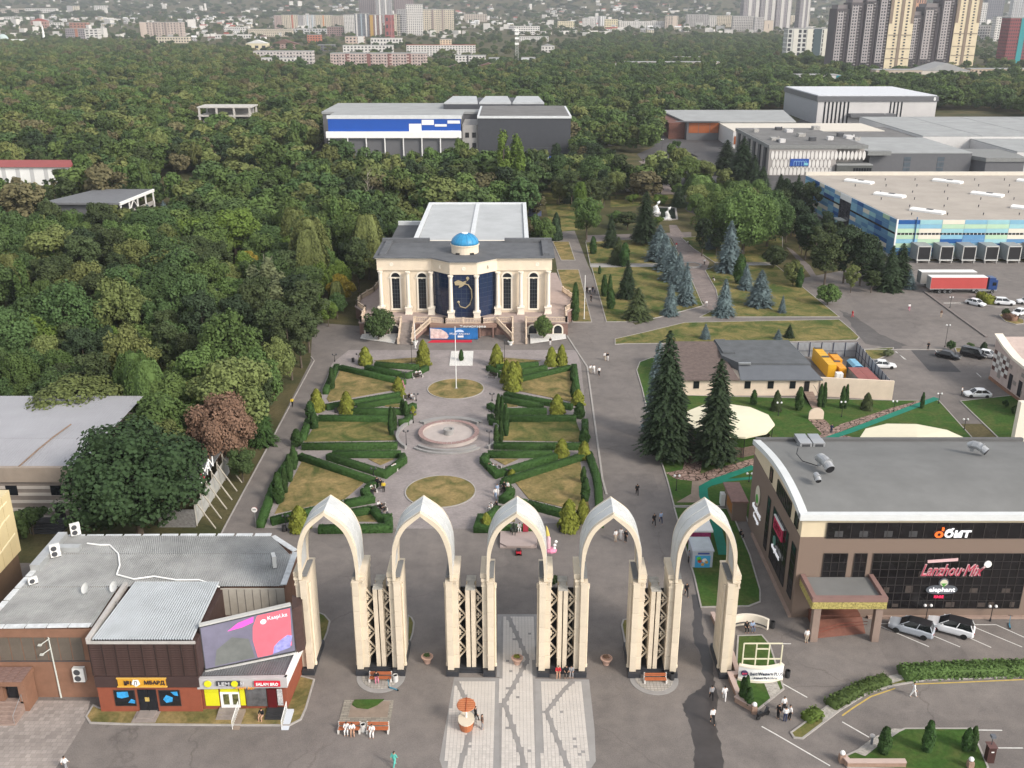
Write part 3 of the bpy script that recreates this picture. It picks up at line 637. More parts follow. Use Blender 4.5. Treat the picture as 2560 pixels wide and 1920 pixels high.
# dome
m_dome=mat('blue_dome',(.035,.24,.45),r=.4,v=.18,s=1.2)
dr=MU().lathe([(2.95,15.12),(2.95,16.75),(3.15,16.8),(3.15,17.05)],28,(0,209.7,0)).build('drum',m_cream,mus)
do=MU().lathe([(2.98*math.cos(t*PI/2/9),17.06+2.25*math.sin(t*PI/2/9))for t in range(9)]+[(.02,19.31)],28,(0,209.7,0)).build('dome',m_dome,mus,smooth=True)
rb=MU()
for k in range(14):
 t=2*PI*k/14;rb.tube([(3.0*math.cos(a)*math.cos(t),209.7+3.0*math.cos(a)*math.sin(t),17.06+2.27*math.sin(a))for a in[j*PI/2/7 for j in range(7)]],.035,4)
rb.build('dome_rib',mat('dome_seam',(.02,.15,.32),v=0),do)
MU().lathe([(.7,19.2),(.7,19.36)],16,(0,209.7,0)).build('dome_cap',WHITE,do)
for t in(-2.1,-1.0):MU().box(2.93*math.cos(t)-.45,2.93*math.cos(t)+.45,209.7+2.98*math.sin(t)-.2,209.7+2.98*math.sin(t)+.2,15.13,15.5).build('drum_vent',BLACK,dr)
# big hall behind
HZ=14.5
MU().box(-12.5,13.9,222.21,271,0,HZ-.4).build('rear_hall',mat('rear_wall',(.42,.40,.37),v=.1),mus)
MU().box(-11.6,13.0,222.6,270,HZ-.4,HZ-.12).build('hall_roof',m_roofl,mus)
pp=MU()
for x0,x1,y0,y1 in((-12.7,-11.7,222.4,271.2),(13.1,14.1,222.4,271.2),(-11.7,13.1,270.1,271.2)):pp.box(x0,x1,y0,y1,HZ-.39,HZ+.25)
pp.box(.3,1.3,222.7,270,HZ-.12,HZ+.12)
pp.build('roof_parapet',mat('white_flashing',(.58,.60,.61),r=.5,v=.08),mus)
MU().box(-20.8,-12.8,226,268,0,9).build('side_wing',mat('rear_wall',(.42,.40,.37)),mus)
MU().box(-21,-12.75,225.8,268.2,9.003,9.2).build('wing_roof',m_roofd,mus);MU().box(-21,-12.8,267.2,268.2,9.2,10.2).build('wing_parapet',mat('white_flashing',(.58,.60,.61)),mus)
# podium, terrace, balustrade, stairs
POD=[(-22,198),(-7.2,198),(-4,197.1),(4,197.1),(7.2,198),(22,198),(22.2,206),(24.6,210),(24.6,215.5),(22.4,222),(21.2,240),(-21.2,240),(-22.4,222),(-24.6,215.5),(-24.6,210),(-22.2,206)]
MU().prism(POD,0,2.55).build('podium',m_rgran,mus);MU().prism([(x*1.006,y-.12)for x,y in POD],2.55,2.8).build('terrace',m_terr,mus)
m_bal=mat('balustrade_stone',(.56,.45,.345),r=.8,v=.06)
def balustrade(a,b,z0,z1,par,n=None,mbp=MU):
 a,b=Vector((*a,z0)),Vector((*b,z1));L=(b-a).length;n=n or max(1,round(L/3.6));o=mbp();k=mbp()
 d=(b-a)/n
 o.beam(a+Vector((0,0,1.02)),b+Vector((0,0,1.02)),.26,.14);o.beam(a+Vector((0,0,.10)),b+Vector((0,0,.10)),.24,.16)
 for i in range(n+1):p=a+d*i;o.box(p.x-.2,p.x+.2,p.y-.2,p.y+.2,p.z,p.z+1.18);o.box(p.x-.25,p.x+.25,p.y-.25,p.y+.25,p.z+1.18,p.z+1.26)
 nb=int(L/.32)
 for i in range(nb):p=a+(b-a)*((i+.5)/nb);k.lathe([(.05,.16),(.09,.4),(.05,.75),(.07,.96)],5,tuple(p))
 w=o.build('balustrade',m_bal,par);k.build('balusters',m_bal,w,kind='stuff');return w
for i in list(range(0,10))+[11,12,13,14,15]:
 if i in(9,):continue
 a,b=POD[i],POD[(i+1)%16]
 a,b=(a[0]*.985,a[1]+.15),(b[0]*.985,b[1]+.15)
 if i==0:balustrade(a,(-13.2,198.15),2.8,2.8,mus);balustrade((-10.2,198.15),b,2.8,2.8,mus)
 elif i==4:balustrade(a,(10.2,198.15),2.8,2.8,mus);balustrade((13.2,198.15),b,2.8,2.8,mus)
 else:balustrade(a,b,2.8,2.8,mus)
for s in(-1,1):
 st=MU()
 for k in range(16):st.box(s*11.75-1.25,s*11.75+1.25,191.6+k*.4,198,k*.175,(k+1)*.175-.003)
 st.build('stairs',m_step,mus)
 for e in(10.35,13.15):balustrade((s*e,191.5),(s*e,197.7),.15,2.8,mus,n=2)
 balustrade((s*10.3,192.6),(s*7.0,197.6),.9,2.8,mus,n=2)
 MU().add([(s*10.3,192.6,.9),(s*7,197.6,2.75),(s*7,197.6,1.9),(s*10.3,192.6,0),(s*10.6,192.9,.9),(s*7.3,197.9,2.75),(s*7.3,197.9,1.9),(s*10.6,192.9,0)],[(0,1,2,3),(7,6,5,4),(0,4,5,1),(3,2,6,7),(0,3,7,4),(1,5,6,2)]).build('stair_stringer',m_rgran,mus)
 MU().prism([(s*14,191.8),(s*21.5,195),(s*21.5,197.8),(s*14,197.8)],.1,.25).build('flower_bed',mat('white_gravel',(.62,.61,.58),v=.3,s=5),mus)
 for u in(14.6,19.9):
  aw=MU();q=arcring(0,.85,1.25,-.1,.0);aw.add([(x+s*u,y+198,z)for x,y,z in q.v],q.f);aw.box(s*u-.85,s*u+.85,197.9,198,.35,1.25);w_=aw.build('basement_window',glz,mus)
  fr=MU();q=arcring(.85,1.15,1.25,-.16,.0);fr.add([(x+s*u,y+198,z)for x,y,z in q.v],q.f);fr.box(s*u-1.15,s*u-.85,197.84,198,.3,1.25).box(s*u+.85,s*u+1.15,197.84,198,.3,1.25).box(s*u-1.15,s*u+1.15,197.8,198,.1,.3);fr.build('window_frame',m_creamw,w_)
  # entrance under the balcony
MU().box(-6.6,6.6,197.0,197.09,.05,2.2).build('entrance_recess',BLACK,mus)if False else None
for u in(-6.4,3.4,6.2):MU().cyl(u,196.2,.22,0,2.5,8).build('pillar',m_rgran,mus)
MU().box(-7,7,196.0,197.6,2.2,2.79).build('balcony_beam',mat('brown_beam',(.24,.155,.12),v=.1),mus)
text('Тимирязева',WHITE,mus,(2.0,-2.06,2.46),h=.62,wid=5.4,bold=.01)
ban=MB((0,0,0));root=thing('event_banner','blue and pink printed banner under the museum balcony','banner',(AX-1.9,194.6,0))
MB().box(-5.0,5.0,-.05,.05,.15,2.6).build('banner_panel',mat('banner_blue',(.02,.13,.36),r=.5,v=.35,s=.5),root)
MB().wallprism([(-4.9,.3),(-1.4,.3),(-1.1,.8),(-1.5,1.6),(-2.6,2.3),(-4.9,2.5)],-.07,-.052).build('banner_photo',mat('banner_pink',(.62,.50,.47),r=.6,v=.4,s=1.6),root)
MB().wallprism([(1.2+.9*math.cos(t*PI/10),1.7+.55*math.sin(t*PI/10))for t in range(11)],-.07,-.052).build('banner_emblem',mat('pale_blue',(.5,.62,.8),v=0),root)
MB().box(.8,2.0,-.07,-.052,.55,.95).build('banner_label',WHITE,root)
text('Жаз мұзы',WHITE,root,(1.1,-.075,1.32),h=.55,wid=4.4,shear=.3,ext=.01)
for x in(-4.9,4.9):MB().box(x-.05,x+.05,-.04,.5,0,.15).build('foot',DGREY,root)
tag(MB().prism(GM(('a7',722,1372),('a7',1105,1370),('a7',1105,1350),('a7',760,1350)),.02,.035).build('red_carpet',mat('red_carpet',(.48,.012,.035),r=.9,v=.1)),'red carpet strip on the ground before the museum entrance','carpet')
# ================================================================== shops and halls on the left
m_brick=mat('brown_panel_wall',(.215,.115,.075),r=.75,v=.16,s=.8)
m_bronze=mat('bronze_panel',(.125,.105,.085),r=.6,v=.2,s=.7)
m_tin=mat('weathered_tin',(.30,.305,.30),r=.6,v=.28,s=.3,metal=.2)
m_tinw=mat('bright_tin',(.46,.49,.51),r=.45,v=.10,s=.5,metal=.2)
m_ac=mat('ac_white',(.66,.655,.63),r=.5,v=.06)
def corr(a,b,c,d,n,dep,o=None):
 a,b,c,d=map(Vector,(a,b,c,d));mb=o or MB();V=[];F=[]
 nn=(b-a).cross(d-a).normalized()*dep
 for i in range(n+1):
  for t,k in((i/n,0),((i+.45)/n,1),((i+.55)/n,1))if i<n else((1,0),):
   p,q=a.lerp(b,t),d.lerp(c,t);V+=[tuple(p+nn*k),tuple(q+nn*k)]
 for i in range(len(V)//2-1):F.append((2*i,2*i+2,2*i+3,2*i+1))
 return mb.add(V,F)
def ac_unit(loc,rz,label,sc=1.0,two=True):
 t=thing('air_conditioner',label,'air conditioner',loc,rz)
 MB().box(-.45*sc,.45*sc,-.18*sc,.18*sc,.12,(1.35 if two else.8)*sc).build('casing',m_ac,t)
 for z in((.42,1.0)if two else(.45,)):
  r=obj('fan_grille',MB().lathe([(.26*sc,0),(.26*sc,.02),(.08*sc,.035)],14).mesh('fan_grille'),DGREY,t,(-.1*sc,-.185*sc,z*sc),rot=(PI/2,0,0))
 for x in(-.35,.35):MB().box(x*sc-.04,x*sc+.04,-.2,.2,0,.12).build('foot',DGREY,t)
 return t
RA=8.15
A=thing('market_hall','flat grey ribbed-roof hall with brown walls behind the corner shops','building',(-46,80.5,0))
OA=(-46,80.5,0)
fpA=[(-51.5,80.5),(-40.7,80.5),(-40.7,87.6),(-23.6,87.6),(-23.8,94.6),(-27.2,98.4),(-50.6,98.4)]
MB(OA).prism([(x,y)for x,y in fpA],0,RA-.25).build('wall',m_brick,A)
MB(OA).box(-51.6,-40.65,80.38,80.497,7.15,RA-.02).build('fascia',m_brick,A)
pan=MB().box(-.55,.55,-.03,0,0,2.72).mesh('wall_panel')
for k in range(8):obj('wall_panel',pan,m_bronze,A,(-4.9+k*1.19+.1,-.006,4.42))
MB(OA).box(-51.45,-40.75,80.42,80.46,4.3,4.4).build('ledge',DGREY,A)
rr=MB(OA);corr((-51.3,80.6,RA),(-40.8,80.6,RA),(-40.8,87.5,RA+.12),(-51.3,87.5,RA+.12),46,.09,rr);rr.build('roof_sheet',m_tin,A)
rr=MB(OA);corr((-51.2,87.5,RA+.12),(-23.75,87.7,RA+.10),(-24.2,94.0,RA+.2),(-50.9,94.0,RA+.2),118,.09,rr);rr.build('roof_sheet',m_tin,A)
rr=MB(OA);corr((-50.9,94.0,RA+.2),(-24.4,94.0,RA+.2),(-27.3,97.9,RA+.25),(-50.6,97.9,RA+.25),112,.09,rr);rr.build('roof_sheet',m_tin,A)
fl=mat('roof_flashing',(.55,.57,.58),r=.5,v=.22,s=1.2)
for a,b in(((-51.3,80.55),(-40.8,80.55)),((-50.6,98.1),(-27.2,98.1)),((-27.2,98.1),(-23.9,94.6)),((-23.9,94.6),(-23.7,87.7)),((-51.35,80.6),(-50.6,98.1))):
 a,b=Vector((*a,RA+.12)),Vector((*b,RA+.3));n=max(2,round((b-a).length/2.1))
 for i in range(n):
  p,q=a.lerp(b,i/n+.006),a.lerp(b,(i+1)/n-.006);MB(OA).beam(p,q,.62,.10).build('flashing',fl,A)
MB(OA).box(-30.2,-23.62,87.48,87.597,4.9,RA-.02).build('panel_wall',mat('pale_panel',(.40,.37,.32),r=.7,v=.14),A)
for k in range(1,8):MB(OA).box(-30.2+k*.82-.02,-30.2+k*.82+.02,87.44,87.478,4.9,RA-.1).build('panel_seam',mat('seam_dark',(.14,.13,.12),v=0),A)
# ventilation duct along the far edge, cables
MB(OA).box(-51.2,-50.2,90.5,97.6,RA+.2,RA+.95).box(-50.6,-47.6,94.3,95.1,RA+.25,RA+.85).build('duct',mat('duct_tin',(.45,.46,.46),r=.4,v=.15,metal=.4),A)
cbl=MB(OA);cbl.tube([gp('b2',*p,RA+.35)for p in((560,150),(640,160),(705,160),(760,215),(770,290),(750,350),(860,380),(990,362),(1130,385),(1280,385),(1410,430))],.09,6);cbl.build('cable_conduit',WHITE,A)
MB(OA).tube([gp('b2',*p,RA+.3)for p in((880,390),(800,440),(740,500),(755,545))],.05,5).build('cable',GREY,A)
# porch with steps
pY=gp('e6',160,1115).y
MB(OA).box(-54,-47.1,77.9,80.37,3.3,3.75).build('porch_roof',m_brick,A)
tl=MB().box(-.42,.42,-.22,.22,0,.04).mesh('porch_tile')
for i in range(7):
 for j in range(5):obj('porch_tile',tl,mat('porch_tiles',(.20,.13,.115),r=.6,v=.3,s=3),A,(-7.0+i*.9,-2.3+j*.47,3.753))
MB(OA).box(-54,-49.4,78.4,80.3,1.2,3.29).box(-47.9,-47.2,78.4,80.3,.0,3.29).build('porch_wall',m_brick,A)
MB(OA).box(-49.3,-48.0,78.9,79.0,1.2,3.2).build('porch_window',GLASS,A)
st=MB(OA)
for k in range(6):st.box(-51.0,-47.6,76.3+k*.42,80.4,k*.19,(k+1)*.19-.002)
st.build('steps',mat('porch_step',(.27,.20,.17),v=.18,s=2),A)
for x in(-51.0,-47.7):MB(OA).tube([(x,76.4,.2),(x,76.4,1.1),(x,78.4,2.0),(x,78.4,1.2)],.035).build('handrail',STEEL,A)
lp=thing('street_lamp','pale lamp post with two short arms against the brown hall wall','street lamp',gp('e6',605,965))
MB().tube([(0,0,0),(-.1,0,7.2)],[.09,.06],8).build('pole',mat('pale_metal',(.50,.52,.48),r=.5,v=.05),lp)
for z in(5.9,7.0):MB().tube([(0,0,z),(-.7,-.5,z-.35)],.05).box(-.95,-.6,-.62,-.38,z-.45,z-.33).build('lamp_head',mat('pale_metal',(.5,.52,.48)),lp)
ac_unit(gp('b2',490,100,RA+.3),.6,'white twin-fan air conditioner at the back corner of the grey ribbed roof',1.15)
ac_unit(gp('b2',362,238,RA+.25),.5,'white twin-fan air conditioner on brackets beside the tin duct',1.15)
ac_unit(gp('b2',215,412,RA+.2),.7,'small white air conditioner near the left edge of the ribbed roof',1.0,False)
ac_unit(gp('b2',1765,300,RA+.2),-1.2,'single white air conditioner alone on the right end of the ribbed roof',1.1)
w=ac_unit((-42.6,80.2,2.1),0,'large twin-fan air conditioner hung on the brown wall beside the pawnshop',1.25)
for i,p in enumerate(((560,480),(742,470))):
 d=thing('satellite_dish',['satellite dish on the ribbed roof, the one farther from the white roof','satellite dish on the ribbed roof beside the bright white roof'][i],'dish',gp('b2',*p,RA+.1))
 obj('reflector',MB().lathe([(.02,0),(.3,.04),(.55,.14),(.57,.15),(.3,.06)],14).mesh('reflector'),m_ac,d,(0,0,.75),rot=(1.0,0,-.7));MB().cyl(0,0,.03,0,.8,6).build('mast',STEEL,d)
 # pawnshop block with bright ribbed roof
K=thing('pawnshop','dark slatted upper storey over a terracotta pawnshop front','shop',(-35.2,78.2,0));OK_=(-35.2,78.2,0)
m_terra=mat('terracotta_wall',(.235,.068,.038),r=.8,v=.12,s=1);m_slat=mat('brown_slat',(.060,.036,.032),r=.6,v=.25,s=2)
MB(OK_).box(-40.1,-30.2,78.25,80.49,0,3.05).build('front_wall',m_terra,K)
MB(OK_).box(-40.15,-30.15,78.1,80.48,3.053,4.3).build('sign_band',mat('dark_brown_band',(.052,.032,.030),r=.6,v=.08),K)
MB(OK_).box(-40.3,-30.0,78.25,88.0,4.3,8.0).build('upper_wall',m_slat,K)
sl=MB().box(-5.1,5.1,-.04,0,0,.20).mesh('slat')
for k in range(14):obj('slat',sl,m_slat,K,(.05,.04,4.42+k*.258))
ps=MB().box(-.03,.03,-.05,0,0,3.65).mesh('batten')
for k in range(9):obj('batten',ps,mat('batten_dark',(.03,.02,.018),v=0),K,(-5.0+k*1.25,-.0,4.35))
rr=MB(OK_);corr((-39.9,78.3,8.3),(-30.3,78.3,8.3),(-30.4,88.0,8.55),(-39.2,88.0,8.55),38,.16,rr);rr.build('roof_sheet',m_tinw,K)
MB(OK_).box(-40.35,-39.95,78.2,88,8.0,8.6).box(-40.3,-30.0,78.12,78.24,8.0,8.28).build('parapet',mat('parapet_grey',(.42,.40,.38),v=.2),K)
wm=MB().box(-.98,.98,-.06,0,0,1.75).mesh('shop_window')
cr=mat('crystal_blue',(.04,.30,.62),r=.4,v=.45,s=3)
for i,x in enumerate((-37.55,-33.2)):
 wo=obj('shop_window',wm,GLASS,K,(x+35.2,.04,.85))
 for pts in(([(-.75,1.0),(-.7,1.6),(.35,1.65),(.4,1.05),(-.3,.85)],[(.25,.35),(.6,.8),(.95,.6),(.9,.25)])if i==0 else([(-.65,.75),(-.3,1.25),(.3,.95),(.2,.45),(-.4,.35)],[(.15,1.6),(.8,1.65),(.85,1.15),(.5,1.2)])):
  MB().wallprism(pts,-.075,-.062).build('crystal_print',cr,wo)
 MB().box(-1.04,1.04,-.05,.0,1.75,1.82).box(-1.04,1.04,-.05,0,-.07,0).box(-1.04,-.98,-.05,0,0,1.75).box(.98,1.04,-.05,0,0,1.75).build('window_frame',m_slat,wo)
dd=MB(OK_).box(-36.25,-34.45,78.18,78.249,.12,2.72).build('door',GLASS,K);MB(OK_).box(-35.39,-35.31,78.12,78.178,.15,2.7).build('door_frame',BLACK,dd);MB(OK_).box(-35.6,-35.2,78.1,78.17,1.4,1.85).build('door_notice',mat('notice_ochre',(.45,.33,.1),v=.3,s=5),dd)
MB(OK_).box(-36.6,-34.3,76.6,78.2,0,.17).box(-36.3,-34.6,77.1,78.19,.172,.3).build('door_step',m_step,K)
sg=MB(OK_).box(-37.9,-33.3,77.98,78.098,3.25,4.12).build('sign_board',mat('amber_sign',(.58,.30,.03),r=.5,v=.1),K)
MB(OK_).box(-38.0,-33.2,77.94,78.09,3.16,3.25).box(-38.0,-33.2,77.94,78.09,4.12,4.21).build('sign_frame',mat('amber_frame',(.62,.38,.08),v=.05),sg)
text('№1 Л',mat('sign_dark',(.05,.03,.03),v=0),sg,(-1.45,-.26,3.69),h=.5,wid=1.25,bold=.02);text('МБАРД',mat('sign_dark',(.05,.03,.03),v=0),sg,(.85,-.26,3.69),h=.5,wid=1.95,bold=.02)
MB(OK_).wallprism([(-36.15+.42*math.cos(t*2*PI/5+.9),3.7+.42*math.sin(t*2*PI/5+.9))for t in range(5)],77.9,77.96).build('diamond_emblem',WHITE,sg)
# lemonade and snack shop with the video screen on its roof
S=thing('snack_shop','low snack shop with grey sign fascia and yellow windows beside the gate','shop',(-26,78.6,0));OS=(-26,78.6,0)
MB(OS).prism([(-30.15,78.6),(-22.0,78.8),(-21.65,85.0),(-29.9,85.0)],0,3.55).build('wall',m_terra,S)
fa=MB(OS).add([(-30.4,78.2,2.75),(-21.75,78.45,2.75),(-21.75,78.45,3.95),(-30.4,78.2,3.95),(-30.4,78.6,2.75),(-21.75,78.85,2.75),(-21.75,78.85,3.95),(-30.4,78.6,3.95)],[(0,1,2,3),(5,4,7,6),(0,4,5,1),(3,2,6,7),(0,3,7,4),(1,5,6,2)]).build('sign_fascia',mat('grey_fascia',(.42,.41,.41),r=.5,v=.12),S)
MB(OS).add([(-21.75,78.45,2.9),(-21.3,85.2,2.9),(-21.3,85.2,3.95),(-21.75,78.45,3.95),(-22.0,78.5,2.9),(-21.6,85.2,2.9),(-21.6,85.2,3.95),(-22.0,78.5,3.95)],[(0,1,2,3),(5,4,7,6),(0,4,5,1),(3,2,6,7),(0,3,7,4),(1,5,6,2)]).build('side_fascia',WHITE,S)
rr=MB(OS);corr((-30.2,78.9,3.75),(-21.9,79.1,3.75),(-21.6,85.1,3.65),(-29.9,85.1,3.65),34,.05,rr);rr.build('roof_sheet',mat('dark_tin',(.13,.135,.14),r=.5,v=.2,s=.6),S)
lem=mat('lemon_yellow',(.62,.60,.02),r=.5,v=.08)
sdk=mat('sign_slate',(.06,.06,.07),r=.5,v=0)
MB(OS).box(-28.5,-26.2,78.1,78.22,3.22,3.72).build('name_plate',sdk,fa)
text('LEM',mat('off_white',(.5,.5,.52),v=0),fa,(-1.75,-.53,3.47),h=.36,wid=1.05,bold=.01);text('N',mat('off_white',(.5,.5,.52),v=0),fa,(.0,-.53,3.47),h=.36,wid=.3,bold=.01)
for u,r_ in((-29.3,.36),(-26.72,.33)):MB(OS).add(*[(lambda q:([(x+u,78.08+(y*.0),3.47+z)for x,y,z in q.v]+[],q.f))(MB().wallprism([(r_*math.cos(t*PI/10),r_*math.sin(t*PI/10))for t in range(20)],0,.05))][0]).build('lemon_disc',lem,fa)if False else MB(OS).wallprism([(u+r_*math.cos(t*PI/10),3.47+r_*math.sin(t*PI/10))for t in range(20)],78.04,78.12).build('lemon_disc',lem,fa)
text('fresh bar',mat('sign_orange',(.75,.33,.03),v=0),fa,(.25,-.5,2.98),h=.28,wid=1.9,shear=.3)
MB(OS).box(-24.85,-22.35,78.12,78.24,3.12,3.72).build('red_plate',mat('sign_red',(.55,.015,.04),r=.5,v=.05),fa);text('SALAM BRO',WHITE,fa,(2.4,-.5,3.42),h=.33,wid=2.15,bold=.02)
for x0,x1,z0,z1,m,nm in((-29.9,-28.55,.55,2.15,lem,'yellow_window'),(-29.9,-28.55,2.2,2.68,lem,'transom'),(-28.35,-26.6,2.2,2.68,lem,'transom'),(-26.5,-26.0,.6,2.68,lem,'yellow_window')):
 MB(OS).box(x0,x1,78.52,78.599,z0,z1).build(nm,m,S)
d=MB(OS).box(-28.4,-26.55,78.50,78.6,.35,2.17).build('door',WHITE,S)
for x in(-28.1,-27.2):MB(OS).box(x,x+.55,78.46,78.499,.75,1.95).build('door_pane',mat('lemon_print',(.10,.10,.04),r=.4,v=.9,s=4),d)
g=MB(OS).box(-25.9,-23.9,78.53,78.6,.5,2.68).build('shop_window',mat('display_glass',(.10,.10,.105),r=.2,v=.5,s=1.2),S);MB(OS).box(-23.8,-22.95,78.5,78.61,.3,2.5).build('door',mat('dark_red_door',(.09,.01,.012),r=.4,v=.2),S)
MB(OS).box(-22.85,-22.35,78.52,78.61,.6,2.5).build('menu_board',mat('menu_grey',(.42,.42,.42),v=.5,s=6),S)
for x0,ramp_ in((-28.6,0),(-23.9,1)):
 st=MB(OS)
 for k in range(4):st.box(x0,x0+1.9,76.6+k*.42,78.6,k*.09,(k+1)*.09-.002)
 st.build('steps',[m_step,mat('black_rubber',(.03,.03,.032),v=.1)][ramp_],S)
 MB(OS).add([(x0+1.92,75.7,.02),(x0+2.6,75.7,.02),(x0+2.6,78.3,.36),(x0+1.92,78.3,.36),(x0+1.92,75.7,.0),(x0+2.6,75.7,.0),(x0+2.6,78.3,0),(x0+1.92,78.3,0)],[(0,1,2,3),(0,4,5,1),(1,5,6,2),(2,6,7,3),(3,7,4,0)]).build('ramp',[m_dirt,mat('pale_ramp',(.5,.53,.58),v=.05)][ramp_],S)
 rl=MB(OS);xr=x0+1.95
 rl.tube([(xr,75.8,0),(xr,75.8,.95),(xr,78.2,1.3),(xr,78.2,.3)],.035)
 for k in range(1,9):y=75.8+k*.27;rl.tube([(xr,y,.1+k*.03),(xr,y,.95+k*.035)],.018,4)
 rl.build('railing',WHITE,S)
scn=thing('video_screen','slanting video billboard with a red and purple picture above the snack shop','billboard',(-25.7,81,0));OV=(-25.7,81,0)
a,b=Vector((-29.9,79.7,4.0)),Vector((-21.7,82.3,4.25));dn=Vector((b.y-a.y,-(b.x-a.x),0)).normalized()
def SP_(u,v,k=0.0):p=a.lerp(b,u);p=p+Vector((0,0,(4.7+.35*u)*v))+dn*k;return tuple(p)
def plate(pts,k0,k1):n=len(pts);return MB(OV).add([SP_(u,v,k1)for u,v in pts]+[SP_(u,v,k0)for u,v in pts],[tuple(range(n)),tuple(range(n,2*n))[::-1]]+[(i,i+n,(i+1)%n+n,(i+1)%n)for i in range(n)])
plate([(-.01,-.02),(1.01,-.02),(1.01,1.02),(-.01,1.02)],-.55,-.02).build('cabinet',DGREY,scn)
def em_mat(n_,c,st,v=0,s=1):m=mat(n_,c,r=.5,v=v,s=s,emit=c,es=st);return m
pic=plate([(0,0),(1,0),(1,1),(0,1)],-.02,.0).build('screen_face',em_mat('screen_slate',(.115,.11,.15),.35,.3,.4),scn)
plate([(.58,.0+.02),(.72,.0+.02),(.86,.08),(.97,.14),(.985,.985),(.62,.985),(.56,.75),(.545,.45)],.002,.01).build('picture_red',em_mat('screen_red',(.62,.10,.13),.35,.1),pic)
plate([(.28,.78),(.40,.92),(.58,.985),(.57,.86),(.45,.80)],.002,.012).build('picture_pink',em_mat('screen_pink',(.58,.08,.36),.35),pic)
plate([(.75,.03),(.95,.10),(.985,.36),(.93,.40),(.83,.30),(.77,.2)],.012,.02).build('picture_violet',em_mat('screen_violet',(.20,.20,.42),.35,.5,2),pic)
plate([(.10,.0+.02),(.55,.03),(.50,.5),(.32,.62),(.14,.4)],.002,.008).build('picture_olive',em_mat('screen_olive',(.10,.105,.10),.35,.3,.6),pic)
ang=math.atan2(b.y-a.y,b.x-a.x)
tp=Vector(SP_(.84,.86,.03))-Vector(OV);text('Kaspi.kz',em_mat('screen_white',(.75,.72,.75),.3),pic,tp,h=.55,wid=1.9,rot=(PI/2,-.05,ang),ext=.005)
plate([(.68+.033*math.cos(t*PI/9),.82+.055*math.sin(t*PI/9))for t in range(18)],.012,.022).build('picture_disc',em_mat('screen_white',(.75,.72,.75),.3),pic)
for u in(.03,.22,.42,.62,.82):MB(OV).beam(Vector(SP_(u,-.02,-.3)),Vector(SP_(u,0,-.3))-Vector((0,0,.3)),.1).build('support',STEEL,scn)
MB(OV).beam(Vector(SP_(-.01,-.05,.1)),Vector(SP_(1.0,-.05,.1)),.12,.18).build('ledge',mat('ledge_grey',(.45,.45,.43),v=.1),scn);MB(OV).beam(Vector(SP_(-.01,1.05,-.2)),Vector(SP_(1.0,1.05,-.2)),.5,.14).build('top_cap',mat('ledge_grey',(.45,.45,.43)),scn)
MB(OV).prism([(-21.6,82.4),(-20.9,83.1),(-21.0,84.4),(-22.2,85)],3.8,9.0).build('side_shield',m_slat,scn)
# striped hall further back
Bq=thing('striped_hall','white-roofed hall with grey and cream striped walls behind the big maple','building',(-68,116.3,0));OB=(-68,116.3,0)
m_st1=mat('striped_grey',(.215,.185,.165),r=.85,v=.12);m_st2=mat('striped_cream',(.46,.42,.38),r=.85,v=.1)
MB(OB).box(-90,-56.5,116.4,140,0,6.1).build('wall',m_st1,Bq)
for z in(.6,1.75,2.9,4.0,5.0):MB(OB).box(-90,-56.5,116.34,116.4,z,z+.42).build('cream_course',m_st2,Bq)
MB(OB).box(-90.2,-56.4,116.1,116.7,6.1,8.2).build('parapet',mat('tan_parapet',(.30,.25,.205),v=.12),Bq)
rr=MB(OB);corr((-90,116.7,8.0),(-56.5,116.7,8.0),(-56.5,124.5,8.7),(-90,124.5,8.7),90,.03,rr);corr((-90,124.5,8.72),(-56.5,124.5,8.72),(-56.5,140,8.9),(-90,140,8.9),90,.03,rr);rr.build('roof_sheet',mat('lilac_white_roof',(.31,.31,.33),r=.5,v=.10,s=.15),Bq)
MB(OB).tube([gp('f2',170,455,8.2),gp('f2',340,305,8.5),gp('f2',480,190,8.9),gp('f2',640,75,9.2)],.1).build('roof_pipe',mat('rust_brown',(.20,.14,.10),v=.3,s=3),Bq)
for x in(-66.9,-61):MB(OB).box(x,x+1.5,116.28,116.36,4.1,5.5).build('window',GLASS,Bq)
MB(OB).box(-60.9,-59.6,116.25,116.37,0.6,2.9).build('door',BLACK,Bq)
st=MB(OB)
for k in range(5):st.box(-63,-59,113.2+k*.4,116.39,k*.16,(k+1)*.16-.002)
st.build('steps',DGREY,Bq);MB(OB).tube([(-63,113.2,0),(-63,113.2,.9),(-62.7,115.4,1.7)],.03).build('handrail',STEEL,Bq)
# cream corner building at the frame's left edge
c0=Vector((-58.5,102.3,0));c1=gp('f2',0,1420,4.0);dC=(Vector((c1.x,c1.y,0))-c0).normalized();c2=c0+dC*26;nC=Vector((dC.y,-dC.x,0));nC=nC if nC.x<0 else-nC
Cb=thing('gold_clad_building','cream clad corner building with curved gold lines at the left edge','building',c0);OC=tuple(c0)
foot=[c0,c2,c2+nC*14,c0+nC*14]
MB(OC).prism([tuple(p)[:2]for p in[c0+nC*.3-dC*-.3,c2+nC*.3,c2+nC*14,c0+nC*14+dC*.3]],0,4.0).build('base_wall',mat('brown_base',(.13,.085,.055),r=.8,v=.15),Cb)
MB(OC).prism([tuple(p)[:2]for p in foot],4.0,12.0).build('cladding',mat('gold_cladding',(.60,.50,.29),r=.5,v=.10,s=.25),Cb)
gl=mat('pale_gold_line',(.75,.67,.46),r=.5,v=0)
for k,(s0,z0)in enumerate(((1,11),(1,9.2),(.6,6.6))):
 pts=[c0+dC*(s0+.0+t*1.6)-nC*.03+Vector((0,0,max(4.05,z0-.10*t*t*(1+k*.3)if k<2 else z0-.2*t)))for t in range(0,9)]
 for i in range(8):
  if pts[i+1].z>4.1:MB(OC).beam(pts[i],pts[i+1],.05,.16).build('gold_line',gl,Cb)
